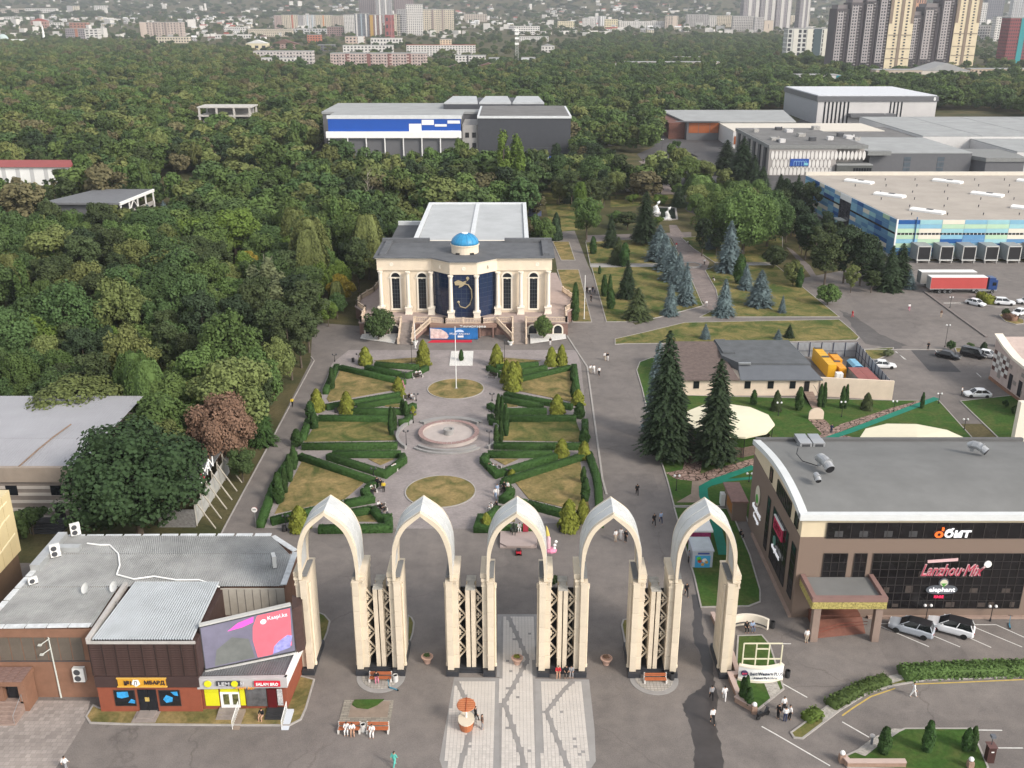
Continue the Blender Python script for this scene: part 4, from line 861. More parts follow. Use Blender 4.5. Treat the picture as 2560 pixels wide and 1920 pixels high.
for i in range(1,8):MB(OC).beam(c0+dC*i*2-nC*.02+Vector((0,0,4.02)),c0+dC*i*2-nC*.02+Vector((0,0,11.98)),.02,.04).build('panel_joint',mat('cladding_joint',(.40,.33,.2),v=0),Cb)
# tumble-down sheet-metal hoarding with props beside the garden road
Hd=thing('sheet_metal_hoarding','grey sheet-metal roof shed held up by slanting props beside the garden road','shed',(-43,122,0));OH=(-43,122,0)
m_sheet=mat('grey_sheet',(.24,.25,.25),r=.6,v=.25,s=.5,metal=.2);m_prop=mat('pale_prop',(.42,.39,.33),v=.15)
for k in range(6):
 y0,y1=115.2+k*2.7,115.2+(k+1)*2.7-.05
 MB(OH).add([(-46.6,y0,2.2),(-42.1,y0,4.4),(-42.1,y1,4.4),(-46.6,y1,2.2),(-46.6,y0,2.1),(-42.1,y0,4.3),(-42.1,y1,4.3),(-46.6,y1,2.1)],[(0,1,2,3),(7,6,5,4),(0,4,5,1),(1,5,6,2),(2,6,7,3),(3,7,4,0)]).build('roof_sheet',m_sheet,Hd)
 MB(OH).box(-41.95,-41.85,y0,y1,.2,3.0).build('wall_sheet',mat('pale_sheet',(.40,.40,.38),r=.7,v=.3,s=.8),Hd)
 MB(OH).beam((-41.9,y0+.2,3.9),(-39.2,y0-.6,.05),.13).build('prop',m_prop,Hd);MB(OH).beam((-41.9,y0+.2,0),(-41.9,y0+.2,4.3),.14).build('post',m_prop,Hd)
MB(OH).box(-46.8,-42,115.0,115.12,0,2.6).build('end_wall',mat('slatted_grey',(.20,.20,.20),v=.4,s=3),Hd)
for i,ch in enumerate('TASMAN'):text(ch,mat('red_letter',(.4,.02,.06),v=0)if i==2 else WHITE,Hd,(-42.0+43,117.2+i*1.35-122,5.25),h=1.5,wid=1.0,rot=(PI/2,0,PI/2*.75))
# road sign and far park huts
sgn=thing('road_sign','round no-turn road sign on a grey post beside the garden corner','road sign',gp('b1',1648,1080));MB().cyl(0,0,.045,0,2.9,8).build('post',STEEL,sgn);obj('sign_disc',MB().lathe([(.38,0),(.38,.03)],18).mesh('sign_disc'),WHITE,sgn,(0,-.05,2.75),rot=(PI/2,0,0));obj('sign_ring',MB().lathe([(.39,-.005),(.39,.02)],18).mesh('sign_ring'),mat('sign_red',(.55,.015,.04)),sgn,(0,-.03,2.75),rot=(PI/2,0,0));MB().box(-.22,.22,-.1,-.085,2.70,2.80).build('arrow',BLACK,sgn)
# ================================================================== right side: commercial building, restaurant, warehouse, expo halls
def wx(f,a,b,X0):r=ray(*px(f,a,b));t=X0/r[0];return r[1]*t,CAM_H+r[2]*t
CB=thing('commercial_building','brown stone commercial building with curved roof edge and dark glass front','building',(31.5,94.3,0));OCB=(31.5,94.3,0)
m_bst=paver_mat('brown_stone',(.235,.175,.140),.9,.42,var=.20,mortar=(.85,.85,.85),msz=.01,stain=.15)
m_bst.node_tree.nodes['Principled BSDF'].inputs['Roughness'].default_value=.75
def fix_wall_map(m,ax='XZ'):
 n,l=nodes(m);tc=next(k for k in n if k.type=='TEX_COORD');cb=n.new('ShaderNodeCombineXYZ');sp=n.new('ShaderNodeSeparateXYZ');ad=n.new('ShaderNodeMath');ad.operation='ADD'
 l.new(tc.outputs['Object'],sp.inputs[0]);l.new(sp.outputs['X'],ad.inputs[0]);l.new(sp.outputs['Y'],ad.inputs[1]);l.new(ad.outputs[0],cb.inputs['X']);l.new(sp.outputs['Z'],cb.inputs['Y'])
 for lk in list(tc.outputs['Object'].links):
  if lk.to_node is not sp:s=lk.to_socket;l.remove(lk);l.new(cb.outputs[0],s)
fix_wall_map(m_bst)
m_crm=mat('cream_render',(.60,.51,.36),r=.85,v=.06)
X0,X1,YF,YB=31.5,66.0,94.3,116.0
MB(OCB).box(X0,X1,YF,YB,0,10.3).build('stone_wall',m_bst,CB)
prof=lambda y:13.1+1.25*max(0,math.sin(PI*min(1,(y-YF)/21.7)**.85))-.9*(y-YF)/21.7
Yp=[YF+(YB-YF)*i/16 for i in range(17)]
MB(OCB).sideprism([(YF+.05,10.303),(YB-.05,10.303)]+[(min(max(y,YF+.05),YB-.05),prof(y)-.35)for y in Yp[::-1]],X0+.05,X1).build('cream_wall',m_crm,CB)
rfm=mat('grey_roof_felt',(.170,.172,.168),r=.92,v=.13,s=.22)
rf=MB(OCB)
for a,b in zip(Yp[:-1],Yp[1:]):rf.add([(X0+.5,a,prof(a)-.1),(X1,a,prof(a)-.1),(X1,b,prof(b)-.1),(X0+.5,b,prof(b)-.1),(X0+.5,a,prof(a)-.4),(X1,a,prof(a)-.4),(X1,b,prof(b)-.4),(X0+.5,b,prof(b)-.4)],[(0,1,2,3),(4,7,6,5),(0,3,7,4),(1,5,6,2)])
rf.build('roof',rfm,CB)
tr=MB(OCB)
for a,b in zip(Yp[:-1],Yp[1:]):tr.add([(X0-.35,a,prof(a)-.55),(X0+.55,a,prof(a)-.55),(X0+.55,b,prof(b)-.55),(X0-.35,b,prof(b)-.55),(X0-.35,a,prof(a)+.1),(X0+.55,a,prof(a)+.1),(X0+.55,b,prof(b)+.1),(X0-.35,b,prof(b)+.1)],[(0,3,2,1),(4,5,6,7),(0,1,5,4),(1,2,6,5),(2,3,7,6),(3,0,4,7)])
tr.box(X0-.35,X1,YF-.35,YF+.4,prof(YF)-.58,prof(YF)+.13)
tr.build('roof_trim',mat('white_trim',(.60,.62,.62),r=.5,v=.06),CB)
MB(OCB).box(X0,X1,YB-.2,YB+.3,11.6,prof(YB)+.3).build('rear_parapet',mat('parapet_felt',(.12,.12,.12),v=.1),CB)
gl2=mat('storefront_glass',(.010,.009,.010),r=.13,v=.6,s=.8,spec=.4)
def glazing(x0,x1,z0,z1,nu,nv,par=CB,y=YF,inter=True,nm='window'):
 g=MB(OCB).box(x0,x1,y-.05,y+.0,z0,z1).build(nm,gl2,par);k=MB(OCB)
 for i in range(nu+1):x=x0+(x1-x0)*i/nu;k.box(x-.035,x+.035,y-.09,y-.052,z0,z1)
 for j in range(nv+1):z=z0+(z1-z0)*j/nv;k.box(x0,x1,y-.085,y-.054,z-.03,z+.03)
 k.build('mullions',mat('bronze_mullion',(.03,.026,.025),v=0),g);return g
w1=glazing(34.3,X1,10.2,12.1,24,1,y=YF);w2=glazing(34.35,36.95,1.6,8.3,3,6);w3=glazing(37.75,39.1,1.6,8.3,2,6);w4=glazing(39.8,57.0,1.25,8.3,18,7);glazing(58.3,X1,1.25,8.3,8,7)
for i in range(14):
 x=40.3+i*1.2;z=random.choice([1.4,3.3,5.3]);MB(OCB).box(x,x+random.uniform(.5,1.0),YF-.06,YF-.051,z,z+random.uniform(.4,.9)).build('blind',mat('window_interior',(.060,.048,.042),r=.6,v=.3,s=3),w4)
for i in range(6):MB(OCB).box(35.2+i*2.7,35.2+i*2.7+.9,YF-.06,YF-.051,10.35,11.1).build('blind',mat('window_interior2',(.05,.05,.052),r=.6,v=.3,s=3),w1)
# windows in the side wall
for y0,y1,z0,z1,nu in((106.4,107.7,1.5,8.5,1),(98.2,104.9,1.5,8.5,4),(95.0,96.7,1.9,8.45,1),(98.5,104.5,10.45,12.3,8),(106.9,108.0,10.6,12.3,1),(95.5,96.8,10.6,12.2,1)):
 g=MB(OCB).box(X0-.05,X0+.06,y0,y1,z0,z1).build('window',gl2,CB);k=MB(OCB);nv=6 if z1-z0>3 else 1
 for j in range(nv+1):z=z0+(z1-z0)*j/nv;k.box(X0-.09,X0-.052,y0,y1,z-.03,z+.03)
 for i in range(nu+1):y=y0+(y1-y0)*i/nu;k.box(X0-.085,X0-.054,y-.03,y+.03,z0,z1)
 k.build('mullions',mat('bronze_mullion',(.03,.026,.025)),g)
RW=(PI/2,0,-PI/2)
lw=mat('sign_white',(.74,.73,.76),r=.5,v=0,emit=(.7,.7,.72),es=.25)
def oval(y,z,ry,rz,k,m,nm,par):return MB(OCB).sideprism([(y+ry*math.cos(t*PI/12),z+rz*math.sin(t*PI/12))for t in range(24)],X0-k,X0-k+.1).build(nm,m,par)
es_=oval(112.1,6.2,1.0,1.35,.16,mat('sign_cream',(.62,.58,.46),v=.1),'tree_emblem',CB);oval(112.1,5.75,.55,.62,.2,mat('sign_green',(.08,.30,.05),v=.2),'emblem_leaf',es_)
text('elephant',lw,CB,(-.15,111.9-94.3,4.1),wid=4.2,h=1.1,rot=RW,bold=.02);text('lounge',lw,CB,(-.15,111.8-94.3,2.95),wid=2.6,h=.8,rot=RW,bold=.01)
rd=MB(OCB).box(X0-.3,X0-.12,99.9,103.6,6.4,8.0).build('red_sign',mat('sign_crimson',(.42,.03,.08),v=.1),CB);MB(OCB).box(X0-.32,X0-.1,99.8,103.7,8.0,8.12).build('sign_edge',WHITE,rd);text('GIPPO',mat('sign_wine',(.20,.01,.03),v=0),rd,(-.32,101.75-94.3,7.2),wid=2.9,h=.9,rot=RW)
sm=oval(103.0,4.9,.55,.6,.2,mat('sign_teal',(.10,.22,.18),v=.2),'tree_emblem',CB);text('elephant',lw,sm,(-.25,101.9-94.3,4.0),wid=3.4,h=.85,rot=RW,bold=.02)
# front signs
text('бит',lw,CB,(48.55-31.5,-.22,10.95),wid=2.9,h=1.15,bold=.03,shear=.08);text('о',mat('sign_orange2',(.75,.13,.02),v=0,emit=(.7,.12,.02),es=.3),CB,(46.5-31.5,-.22,10.75),wid=.95,h=.78,bold=.04)
MB(OCB).box(46.75,46.98,YF-.24,YF-.12,11.2,11.6).build('sign_tick',mat('sign_orange2',(.75,.13,.02)),CB)
pinkw=mat('sign_rose',(.62,.42,.43),r=.5,v=0);rose=mat('sign_rose_dark',(.45,.06,.10),r=.5,v=0)
text('Lanzhou·Mix',pinkw,CB,(48.7-31.5,-.16,6.25),wid=6.9,h=1.5,shear=.35,bold=.03);text('Lanzhou·Mix',rose,CB,(48.7-31.5,-.20,6.25),wid=6.8,h=1.4,shear=.35,bold=-.004)
MB(OCB).beam((45.8,YF-.18,7.35),(49.1,YF-.18,7.62),.08,.34).build('chopsticks',pinkw,CB);MB(OCB).lathe([(.35,0),(.35,.1)],14,(45.6,0,0));
MB(OCB).wallprism([(52.5+.42*math.cos(t*PI/10),7.0+.42*math.sin(t*PI/10))for t in range(20)],YF-.2,YF-.1).build('sign_disc',WHITE,CB);MB(OCB).beam((52.3,YF-.16,6.75),(50.9,YF-.16,5.5),.08,.2).build('sign_stick',pinkw,CB)
ov=MB(OCB).wallprism([(47.9+1.75*(1 if math.cos(t*PI/16)>0 else-1)*abs(math.cos(t*PI/16))**.6,3.75+.55*math.sin(t*PI/16))for t in range(32)],YF-.2,YF-.1).build('sign_oval',mat('sign_slate2',(.10,.11,.125),r=.4,v=0),CB)
text('elephant',lw,ov,(47.9-31.5,-.25,3.72),wid=2.9,h=.72,bold=.02)
MB(OCB).wallprism([(48.0+.55*math.cos(t*PI/12),4.65+.55*math.sin(t*PI/12))for t in range(24)],YF-.2,YF-.1).build('emblem_disc',mat('sign_slate2',(.10,.11,.125)),ov);MB(OCB).wallprism([(48.0+.42*math.cos(t*PI/12),4.65+.42*math.sin(t*PI/12))for t in range(24)],YF-.24,YF-.202).build('emblem_face',mat('sign_cream',(.62,.58,.46)),ov)
MB(OCB).wallprism([(47.68,4.6),(48.32,4.6),(48.1,4.35),(48.05,4.15),(47.95,4.15),(47.9,4.35)],YF-.28,YF-.242).build('emblem_tree',mat('sign_green',(.08,.30,.05)),ov)
text('КАФЕ',mat('sign_red_lit',(.70,.03,.10),v=0,emit=(.7,.03,.1),es=.4),CB,(47.7-31.5,-.2,2.85),wid=1.05,h=.36,bold=.02)
# porch
pg=mat('gold_fretwork',(.34,.29,.10),r=.5,v=.75,s=5)
MB(OCB).box(32.1,39.95,89.6,YF-.01,4.3,5.15).build('porch_beam',m_bst,CB)
pr=MB(OCB)
pr.box(32.0,32.5,89.5,YF-.06,5.15,5.7).box(39.55,40.05,89.5,YF-.06,5.15,5.7).box(32.5,39.55,89.5,90.0,5.15,5.7)
pr.build('porch_parapet',mat('porch_stone',(.22,.135,.12),r=.7,v=.12),CB)
MB(OCB).box(32.5,39.55,90.0,YF-.06,5.16,5.3).build('porch_roof',rfm,CB)
MB(OCB).box(32.05,40.0,89.48,89.6,4.32,5.14).box(31.98,32.1,89.6,YF-.1,4.32,5.14).build('porch_fretwork',pg,CB)
for x,y in((32.75,89.95),(39.4,89.95)):MB(OCB).box(x-.38,x+.38,y-.3,y+.45,0,4.3).build('porch_pillar',mat('porch_pillar_stone',(.24,.18,.15),v=.12),CB)
rm=MB(OCB);rm.box(33.4,38.8,93.0,YF-.06,0,1.2);rm.add([(33.2,90.3,.02),(38.9,91.2,.02),(38.9,92.8,1.1),(33.2,92.2,1.1)],[(0,1,2,3)]);rm.build('porch_ramp',mat('red_step',(.16,.065,.045),r=.7,v=.2,s=2),CB)
for z in(.5,.9):
 MB(OCB).tube([(33.3,90.6,z),(36,91.2,z+.4),(38.8,90.9,z+.9)],.03).build('handrail',mat('rust_red',(.22,.06,.04),v=.1),CB)
MB(OCB).box(X0-.3,X0+.0,YF,113,0,.35).build('plinth_ledge',mat('ledge_brown',(.30,.22,.18),v=.12),CB)
MB(OCB).box(40.1,X1,YF-.35,YF,0,.3).build('plinth_ledge',mat('ledge_brown',(.30,.22,.18)),CB)
# roof plant
def vent(loc,rz,label,L,r):
 t=thing('roof_ventilator',label,'vent',loc,rz);pts=[(0,0,0),(0,.1,.5*L),(0,-.3,.85*L),(0,-L*.8,.9*L),(0,-L*1.5,.55*L),(0,-L*1.75,.1)]
 MB().tube([(0,0,0),(0,0,r*1.6)],r*.55,10).tube([(0,.5*L,r*1.25),(0,0,r*1.8),(0,-.8*L,r*1.9),(0,-1.5*L,r*1.3),(0,-1.9*L,r*.9)],[r*.8,r,r,r,r*1.05],12).build('duct_body',mat('silver_duct',(.42,.43,.44),r=.35,v=.1,metal=.5),t,smooth=False)
 for y in(-.1,-.75,-1.4):MB().tube([(0,y*L,r*1.75),(0,y*L-.07,r*1.75)],r*1.12,12).build('clamp_ring',STEEL,t)
 MB().tube([(0,-1.88*L,r*.9),(0,-1.95*L,r*.85)],r*.95,12).build('mouth',BLACK,t);return t
vent(gp('b7',800,230,14.2),.25,'big silver duct elbow at the left of the brown building roof',1.15,.55)
vent(gp('b7',770,330,14.2),.05,'small silver duct elbow beside the big elbow on the brown building roof',.5,.34)
vent(gp('b7',1850,130,13.6),.75,'silver ventilator pipe at the far right of the brown building roof',.9,.48)
for i,x in enumerate((685,775)):
 t=thing('roof_unit',['grey boxy ventilation unit over the rear parapet, left of the pair','grey boxy ventilation unit over the rear parapet, right of the pair'][i],'vent',gp('b7',x,90,12.4))
 MB().box(-.75,.75,-1.2,.3,0,.8).build('casing',mat('silver_duct',(.42,.43,.44)),t);MB().box(-.7,.7,.3,1.9,.15,.75).build('duct',STEEL,t);MB().box(-.5,.5,-1.25,-1.2,.15,.65).build('louvre',DGREY,t)
cab=MB();cab.tube([gp('b7',*p,14.0)for p in((650,110),(640,150),(680,200),(790,235))],.06,5);tag(cab.build('roof_cable',BLACK),'black cable curving over the brown building roof to the duct','cable')
# annex kiosk beside its far corner
an=thing('annex_kiosk','small brown-roofed annex with open counter at the building corner','kiosk',(30.4,118.5,0))
MB().box(-.9,1.0,-1.9,3.3,0,2.9).build('wall',m_bst,an);MB().box(-1.2,1.05,-2.2,3.6,2.9,3.15).build('roof',mat('annex_roof',(.23,.14,.12),v=.2,s=2),an);MB().box(-.95,-.9,-1.4,1.6,.9,2.4).build('counter',mat('orange_inside',(.30,.12,.03),v=.3,s=2),an);MB().box(-1.6,-1.0,2.2,3.2,.2,1.9).build('cooler',m_ac,an)
# building with checkered stone facade at the right edge
DB=thing('checkered_building','pale curved-roof building with brown checkered stone panels at the right edge','building',(89,158,0));OD=(89,158,0)
MB(OD).sideprism([(150,0),(171.5,0),(171.5,8.2),(168,7.0),(164,6.2),(160,6.0),(156,6.4),(150,7.8)],89,130).build('wall',mat('rose_stone',(.44,.355,.32),r=.8,v=.14,s=1.2),DB)
MB(OD).sideprism([(150,7.85),(156,6.45),(160,6.05),(164,6.25),(168,7.05),(171.5,8.25),(171.9,8.7),(168,7.5),(164,6.7),(160,6.5),(156,6.9),(150,8.3)],88.7,90.2).build('roof_trim',m_creamw,DB)
MB(OD).sideprism([(150,7.5),(156,6.1),(160,5.7),(164,5.9),(168,6.7),(171.4,7.9),(171.4,7.95),(168,6.8),(164,6.0),(160,5.8),(156,6.2),(150,7.6)],90.2,130).build('roof',mat('white_roof',(.55,.57,.6),v=.1),DB)
ck=MB().box(-.06,0,-.55,.55,0,.72).mesh('stone_panel')
cols=[mat('panel_brown',(.085,.038,.032),r=.5,v=.2,s=2),mat('panel_white',(.62,.60,.57),r=.6,v=.05),mat('panel_grey',(.24,.21,.195),r=.6,v=.1)]
for i in range(13):
 for j in range(7):
  y=170.6-i*1.15;z=.6+j*.76
  if z+.9>6.0+max(0,(y-164)*.25):continue
  r_=random.random()
  if i<5 and 1<j or r_<.14:obj('stone_panel',ck,cols[(i+j)%2 if r_>.2 else 2],DB,(-.0,y-158,z))
for y in(164.0,160.5):MB(OD).box(88.93,89.0,y-.6,y+.6,.8,3.6).build('window',GLASS,DB)
MB(OD).box(88.8,89,150,171.4,0,.55).build('plinth',m_brick,DB)
txx=xat('e5',590,1045,136)
TW=thing('cream_pier_building','tall cream rendered wall cut by the right edge of the frame','building',(txx,136,0));MB().box(0,20,0,1.0,0,9.4).build('wall',m_creamw,TW);MB().box(2.2,3.3,-.08,0,1,9).build('stone_strip',mat('strip_brown',(.30,.2,.16),v=.4,s=4),TW)
# ------------------------------------------------ restaurant with yard
RS=thing('restaurant','long low cream restaurant with brown and slate roofs','building',(42,162.8,0));OR=(42,162.8,0)
m_rw=mat('restaurant_cream',(.66,.55,.44),r=.85,v=.08);m_rb=mat('brown_shingle',(.125,.095,.085),r=.95,v=.25,s=1.5);m_slt=mat('slate_felt',(.098,.105,.112),r=.92,v=.2,s=.5)
MB(OR).box(30.4,54.6,162.8,178,0,3.25).build('wall',m_rw,RS)
MB(OR).add([(29.9,162.2,3.2),(40.2,162.2,3.2),(38.6,178.5,5.0),(29.7,178.5,5.0),(29.9,162.2,3.05),(40.2,162.2,3.05),(38.6,178.5,3.05),(29.7,178.5,3.05)],[(0,1,2,3),(4,5,1,0),(5,6,2,1),(6,7,3,2),(7,4,0,3)]).build('brown_roof',m_rb,RS)
MB(OR).add([(40.3,162.1,3.3),(54.9,162.1,3.3),(53.6,166.6,4.4),(40.9,167.0,4.4),(40.3,162.1,3.1),(54.9,162.1,3.1),(53.6,166.6,3.1),(40.9,167,3.1)],[(0,1,2,3),(4,5,1,0),(5,6,2,1),(6,7,3,2),(7,4,0,3)]).build('slate_roof',mat('blue_slate',(.115,.125,.14),r=.8,v=.08),RS)
MB(OR).prism([(40.95,166.8),(53.9,166.5),(53.3,180),(38.9,180),(38.7,171)],3.2,4.75).build('upper_roof',m_slt,RS)
MB(OR).prism([(39.1,172),(41.3,172),(41.0,179.8),(39.0,179.8)],4.76,5.0).build('roof_curb',m_slt,RS);MB(OR).box(40.8,43,166.3,166.75,4.6,4.9).build('roof_pipe',STEEL,RS)
for x in(32.2,41.3,45.4,49.3):
 w_=MB(OR).box(x,x+1.05,162.74,162.8,1.35,2.75).build('window',GLASS,RS);MB(OR).box(x-.08,x+1.13,162.70,162.738,1.25,1.35).build('sill',m_rw,w_)
MB(OR).box(51.9,52.8,162.72,162.8,.55,2.75).build('door',BLACK,RS)
st=MB(OR)
for k in range(10):st.box(51.7+k*0,53.3,156.6+k*.55,162.1,.1,.16+k*.1)
st.build('steps',mat('timber_step',(.27,.20,.16),v=.2,s=3),RS);MB(OR).tube([(53.4,157,.2),(53.4,157,1.1),(53.4,161.5,2.1),(53.4,162.6,2.1)],.04).build('handrail',DGREY,RS)
YW=thing('yard_wall','cream rendered wall enclosing the generator yard','wall',(60,161.5,0));MB((60,161.5,0)).add([(54.65,162.6,0),(66.9,160.5,0),(66.9,160.9,0),(54.65,163.0,0),(54.65,162.6,3.5),(66.9,160.5,3.6),(66.9,160.9,3.6),(54.65,163.0,3.5)],[(0,3,2,1),(4,5,6,7),(0,1,5,4),(1,2,6,5),(2,3,7,6),(3,0,4,7)]).build('wall',m_rw,YW)
m_fn=corrugated('fence_sheet',(.40,.42,.45),.25,0,v=.15)
FE=thing('yard_fence','grey corrugated fence with dark posts around the generator yard','fence',(60,184,0));OF=(60,184,0);mpo=mat('fence_post_blue',(.03,.04,.075),v=.1)
for(xa,ya),(xb,yb)in(((54.2,184),(68.2,184)),((68.2,184),(67,161.3))):
 a,b=Vector((xa,ya,0)),Vector((xb,yb,0));n=int((b-a).length/2.0)
 for i in range(n):
  p,q=a.lerp(b,(i+.03)/n),a.lerp(b,(i+.97)/n)
  MB(OF).add([tuple(p),tuple(q),tuple(q+Vector((0,0,2.9))),tuple(p+Vector((0,0,2.9)))]+[tuple(v_+Vector((.03,.03,0)))for v_ in(p,q,q+Vector((0,0,2.9)),p+Vector((0,0,2.9)))],[(0,1,2,3),(7,6,5,4),(3,2,6,7),(0,4,5,1)]).build('fence_panel',m_fn,FE)
  MB(OF).box(p.x-.1,p.x+.02,p.y-.1,p.y+.02,0,3.0).build('post',mpo,FE)
 MB(OF).beam(a+Vector((-.06,-.06,1.2)),b+Vector((-.06,-.06,1.2)),.06).build('rail',mpo,FE)
def genset(x0,x1,y0,y1,h,m,label,nm='generator'):
 t=thing(nm,label,'generator',((x0+x1)/2,(y0+y1)/2,0));O=((x0+x1)/2,(y0+y1)/2,0)
 MB(O).box(x0,x1,y0,y1,.15,h).build('casing',m,t);MB(O).box(x0+.1,x1-.1,y1-.9,y1-.2,h,h+.1).build('exhaust',DGREY,t)
 for k in range(7):MB(O).box(x0+.15,x1-.15,y0-.04,y0,.5+k*.24,.62+k*.24).build('louvre',m,t)
 for k in(1,2,3):MB(O).box(x0-.02,x1+.02,y0+(y1-y0)*k/4-.02,y0+(y1-y0)*k/4+.02,h,h+.03).build('roof_seam',m,t)
yl=mat('generator_yellow',(.64,.36,.02),r=.45,v=.08);og=mat('generator_orange',(.66,.30,.02),r=.45,v=.1)
genset(58.75,60.35,176.7,181.6,2.7,yl,'tall yellow generator at the back of the yard');genset(58.75,60.3,171.5,176.6,2.7,yl,'tall yellow generator nearest the cream yard wall')
genset(61.3,62.8,175.9,180,2.2,og,'lower orange-yellow generator at the back of the yard');genset(60.7,62.05,171.0,175.4,2.2,og,'lower orange-yellow generator behind the white cabinet')
bt=thing('blue_tank','small blue container with a curved roof in the generator yard','container',(64.6,174,0));MB().wallprism([(-.95,0),(.95,0),(.95,1.9),(.5,2.25),(-.5,2.25),(-.95,1.9)],-1.9,1.9).build('body',mat('tank_blue',(.03,.11,.24),v=.1),bt);MB().wallprism([(-1.0,1.93),(-.52,2.29),(.52,2.29),(1.0,1.93),(1.0,1.98),(.52,2.35),(-.52,2.35),(-1.0,1.98)],-2,2).build('roof',mat('tank_pale',(.20,.42,.58),v=.2),bt)
rc=thing('red_roof_shed','grey site shed with a flat red roof in the generator yard','shed',(64,167.6,0));MB().box(-1.7,1.7,-3.3,3.3,0,2.35).build('wall',m_sheet,rc)
for k in range(4):MB().box(-1.8,-.02,-3.4+k*1.7,-3.4+k*1.7+1.67,2.36,2.43).box(.02,1.8,-3.4+k*1.7,-3.4+k*1.7+1.67,2.36,2.43).build('roof_panel',mat('red_oxide',(.26,.085,.075),r=.6,v=.15,s=1),rc)
wc_=thing('white_cabinet','white metal cabinet standing before the orange generator','cabinet',(60.2,169.4,0));MB().box(-.6,.6,-.55,.55,0,1.95).build('body',WHITE,wc_);MB().box(-.02,.02,-.57,-.55,.1,1.85).build('door_seam',GREY,wc_)
# canopies
def canopy(pts,z,base,label,walls=True):
 c=Vector((sum(p[0]for p in pts)/len(pts),sum(p[1]for p in pts)/len(pts),0));t=thing('garden_canopy',label,'canopy',c);O=tuple(c);n=len(pts)
 mb_=MB(O).add([(c.x,c.y,z+.75)]+[(p[0],p[1],z)for p in pts],[(0,i+1,(i+1)%n+1)for i in range(n)]);mb_.build('tent_roof',mat('canopy_cloth',(.68,.635,.48),r=.8,v=.04),t)
 vl=MB(O)
 for i in range(n):
  p,q=pts[i],pts[(i+1)%n];vl.add([(p[0],p[1],z-.28),(q[0],q[1],z-.28),(q[0],q[1],z),(p[0],p[1],z)],[(0,1,2,3)]);MB(O).cyl(c.x+(p[0]-c.x)*.96,c.y+(p[1]-c.y)*.96,.06,0,z-.1,6).build('post',BLACK,t)
 vl.build('valance',mat('canopy_cloth',(.68,.635,.48)),t)
 if walls:
  for i in range(n):
   p,q=[(c.x+(r_[0]-c.x)*.93,c.y+(r_[1]-c.y)*.93)for r_ in(pts[i],pts[(i+1)%n])]
   for k in range(6):MB(O).add([(p[0],p[1],.12+k*.28),(q[0],q[1],.12+k*.28),(q[0],q[1],.37+k*.28),(p[0],p[1],.37+k*.28)],[(0,1,2,3)]).build('wall_board',mat('canopy_board',(.14,.10,.085),r=.8,v=.3,s=2),t)
canopy([(34.3+7.0*math.cos(t*2*PI/11+.3),142.9+6.9*math.sin(t*2*PI/11+.3))for t in range(11)],3.75,0,'round cream tent canopy over a dark timber pavilion')
canopy([(60.6+8.2*math.cos(t*2*PI/11+.1),134.5+7.0*math.sin(t*2*PI/11+.1))for t in range(11)],3.75,0,'cream tent canopy half hidden behind the brown building roof',False)
pn=thing('arched_screen','small cream arch-topped screen wall at the foot of the restaurant steps','screen',gp('b6',1060,772));MB().wallprism([(-1.25,0),(1.25,0),(1.25,1.2)]+[(1.25*math.cos(t*PI/10),1.2+.9*math.sin(t*PI/10))for t in range(1,10)]+[(-1.25,1.2)],-.1,.1).build('panel',m_rw,pn)
# ------------------------------------------------ warehouse with coloured panels
WH=thing('panel_warehouse','big warehouse clad in blue, mint and cream panels with loading docks','warehouse',(105.3,266.3,0));OW=(105.3,266.3,0)
ZW=11.0
MB(OW).prism([(105.3,266.3),(205,266.3),(205,344),(102.0,344)],0,ZW-.15).build('wall',mat('steel_seam',(.45,.48,.5),r=.5,v=.08),WH)
MB(OW).prism([(105.6,266.6),(205,266.6),(205,343.6),(102.3,343.6)],ZW-.14,ZW-.05).build('roof',mat('sand_roof_felt',(.36,.325,.285),r=.95,v=.12,s=.12),WH)
MB(OW).prism([(101.8,343.4),(205,343.4),(205,344.6),(101.8,344.6)],ZW-.2,ZW+1.1).build('rear_parapet',mat('cream_coping',(.58,.54,.47),v=.06),WH)
PAL=[mat('panel_sky',(.20,.40,.52),r=.5,v=.06,objrand=.05),mat('panel_mid_blue',(.10,.24,.42),r=.5,v=.06,objrand=.05),mat('panel_deep_blue',(.012,.085,.27),r=.5,v=.05),mat('panel_mint',(.40,.56,.40),r=.5,v=.05,objrand=.04),mat('panel_cream',(.66,.62,.52),r=.5,v=.04),mat('panel_aqua',(.28,.50,.54),r=.5,v=.05,objrand=.04)]
pmF=MB().box(.04,6.06,-.08,0,.03,1.17).mesh('cladding_panel');rowsF=[.75,1.95,3.15,4.35,5.55,7.25,8.45,9.65]
wts=[3,2,1.3,2.5,1.6,3]
for i in range(15):
 for j,z in enumerate(rowsF):
  if j==0 and i%1==0:m_=PAL[random.choices(range(6),[2,4,1,2,1,1])[0]]
  else:m_=PAL[random.choices(range(6),wts)[0]]
  obj('cladding_panel',pmF,m_,WH,(i*6.12+.1,0,z))
MB(OW).box(105.4,200,266.22,266.297,6.72,7.24).build('window_band',GLASS,WH)
wm_=MB().box(-.06,.06,-.11,-.085,0,.5).mesh('window_post')
for i in range(60):obj('window_post',wm_,WHITE,WH,(i*1.05+.3,0,6.73))
aw=math.atan2(344-266.3,102.0-105.3);dv=Vector((math.cos(aw),math.sin(aw),0));pmL=MB().box(.04,4.8,0,.08,.03,1.17).mesh('cladding_panel')
for i in range(16):
 if 7<=i<=8:continue
 for j,z in enumerate(rowsF):
  obj('cladding_panel',pmL,PAL[random.choices(range(6),[4,6,2,1.2,1.2,1])[0]],WH,(dv.x*(i*4.84+.2),dv.y*(i*4.84+.2),z),rot=(0,0,aw))
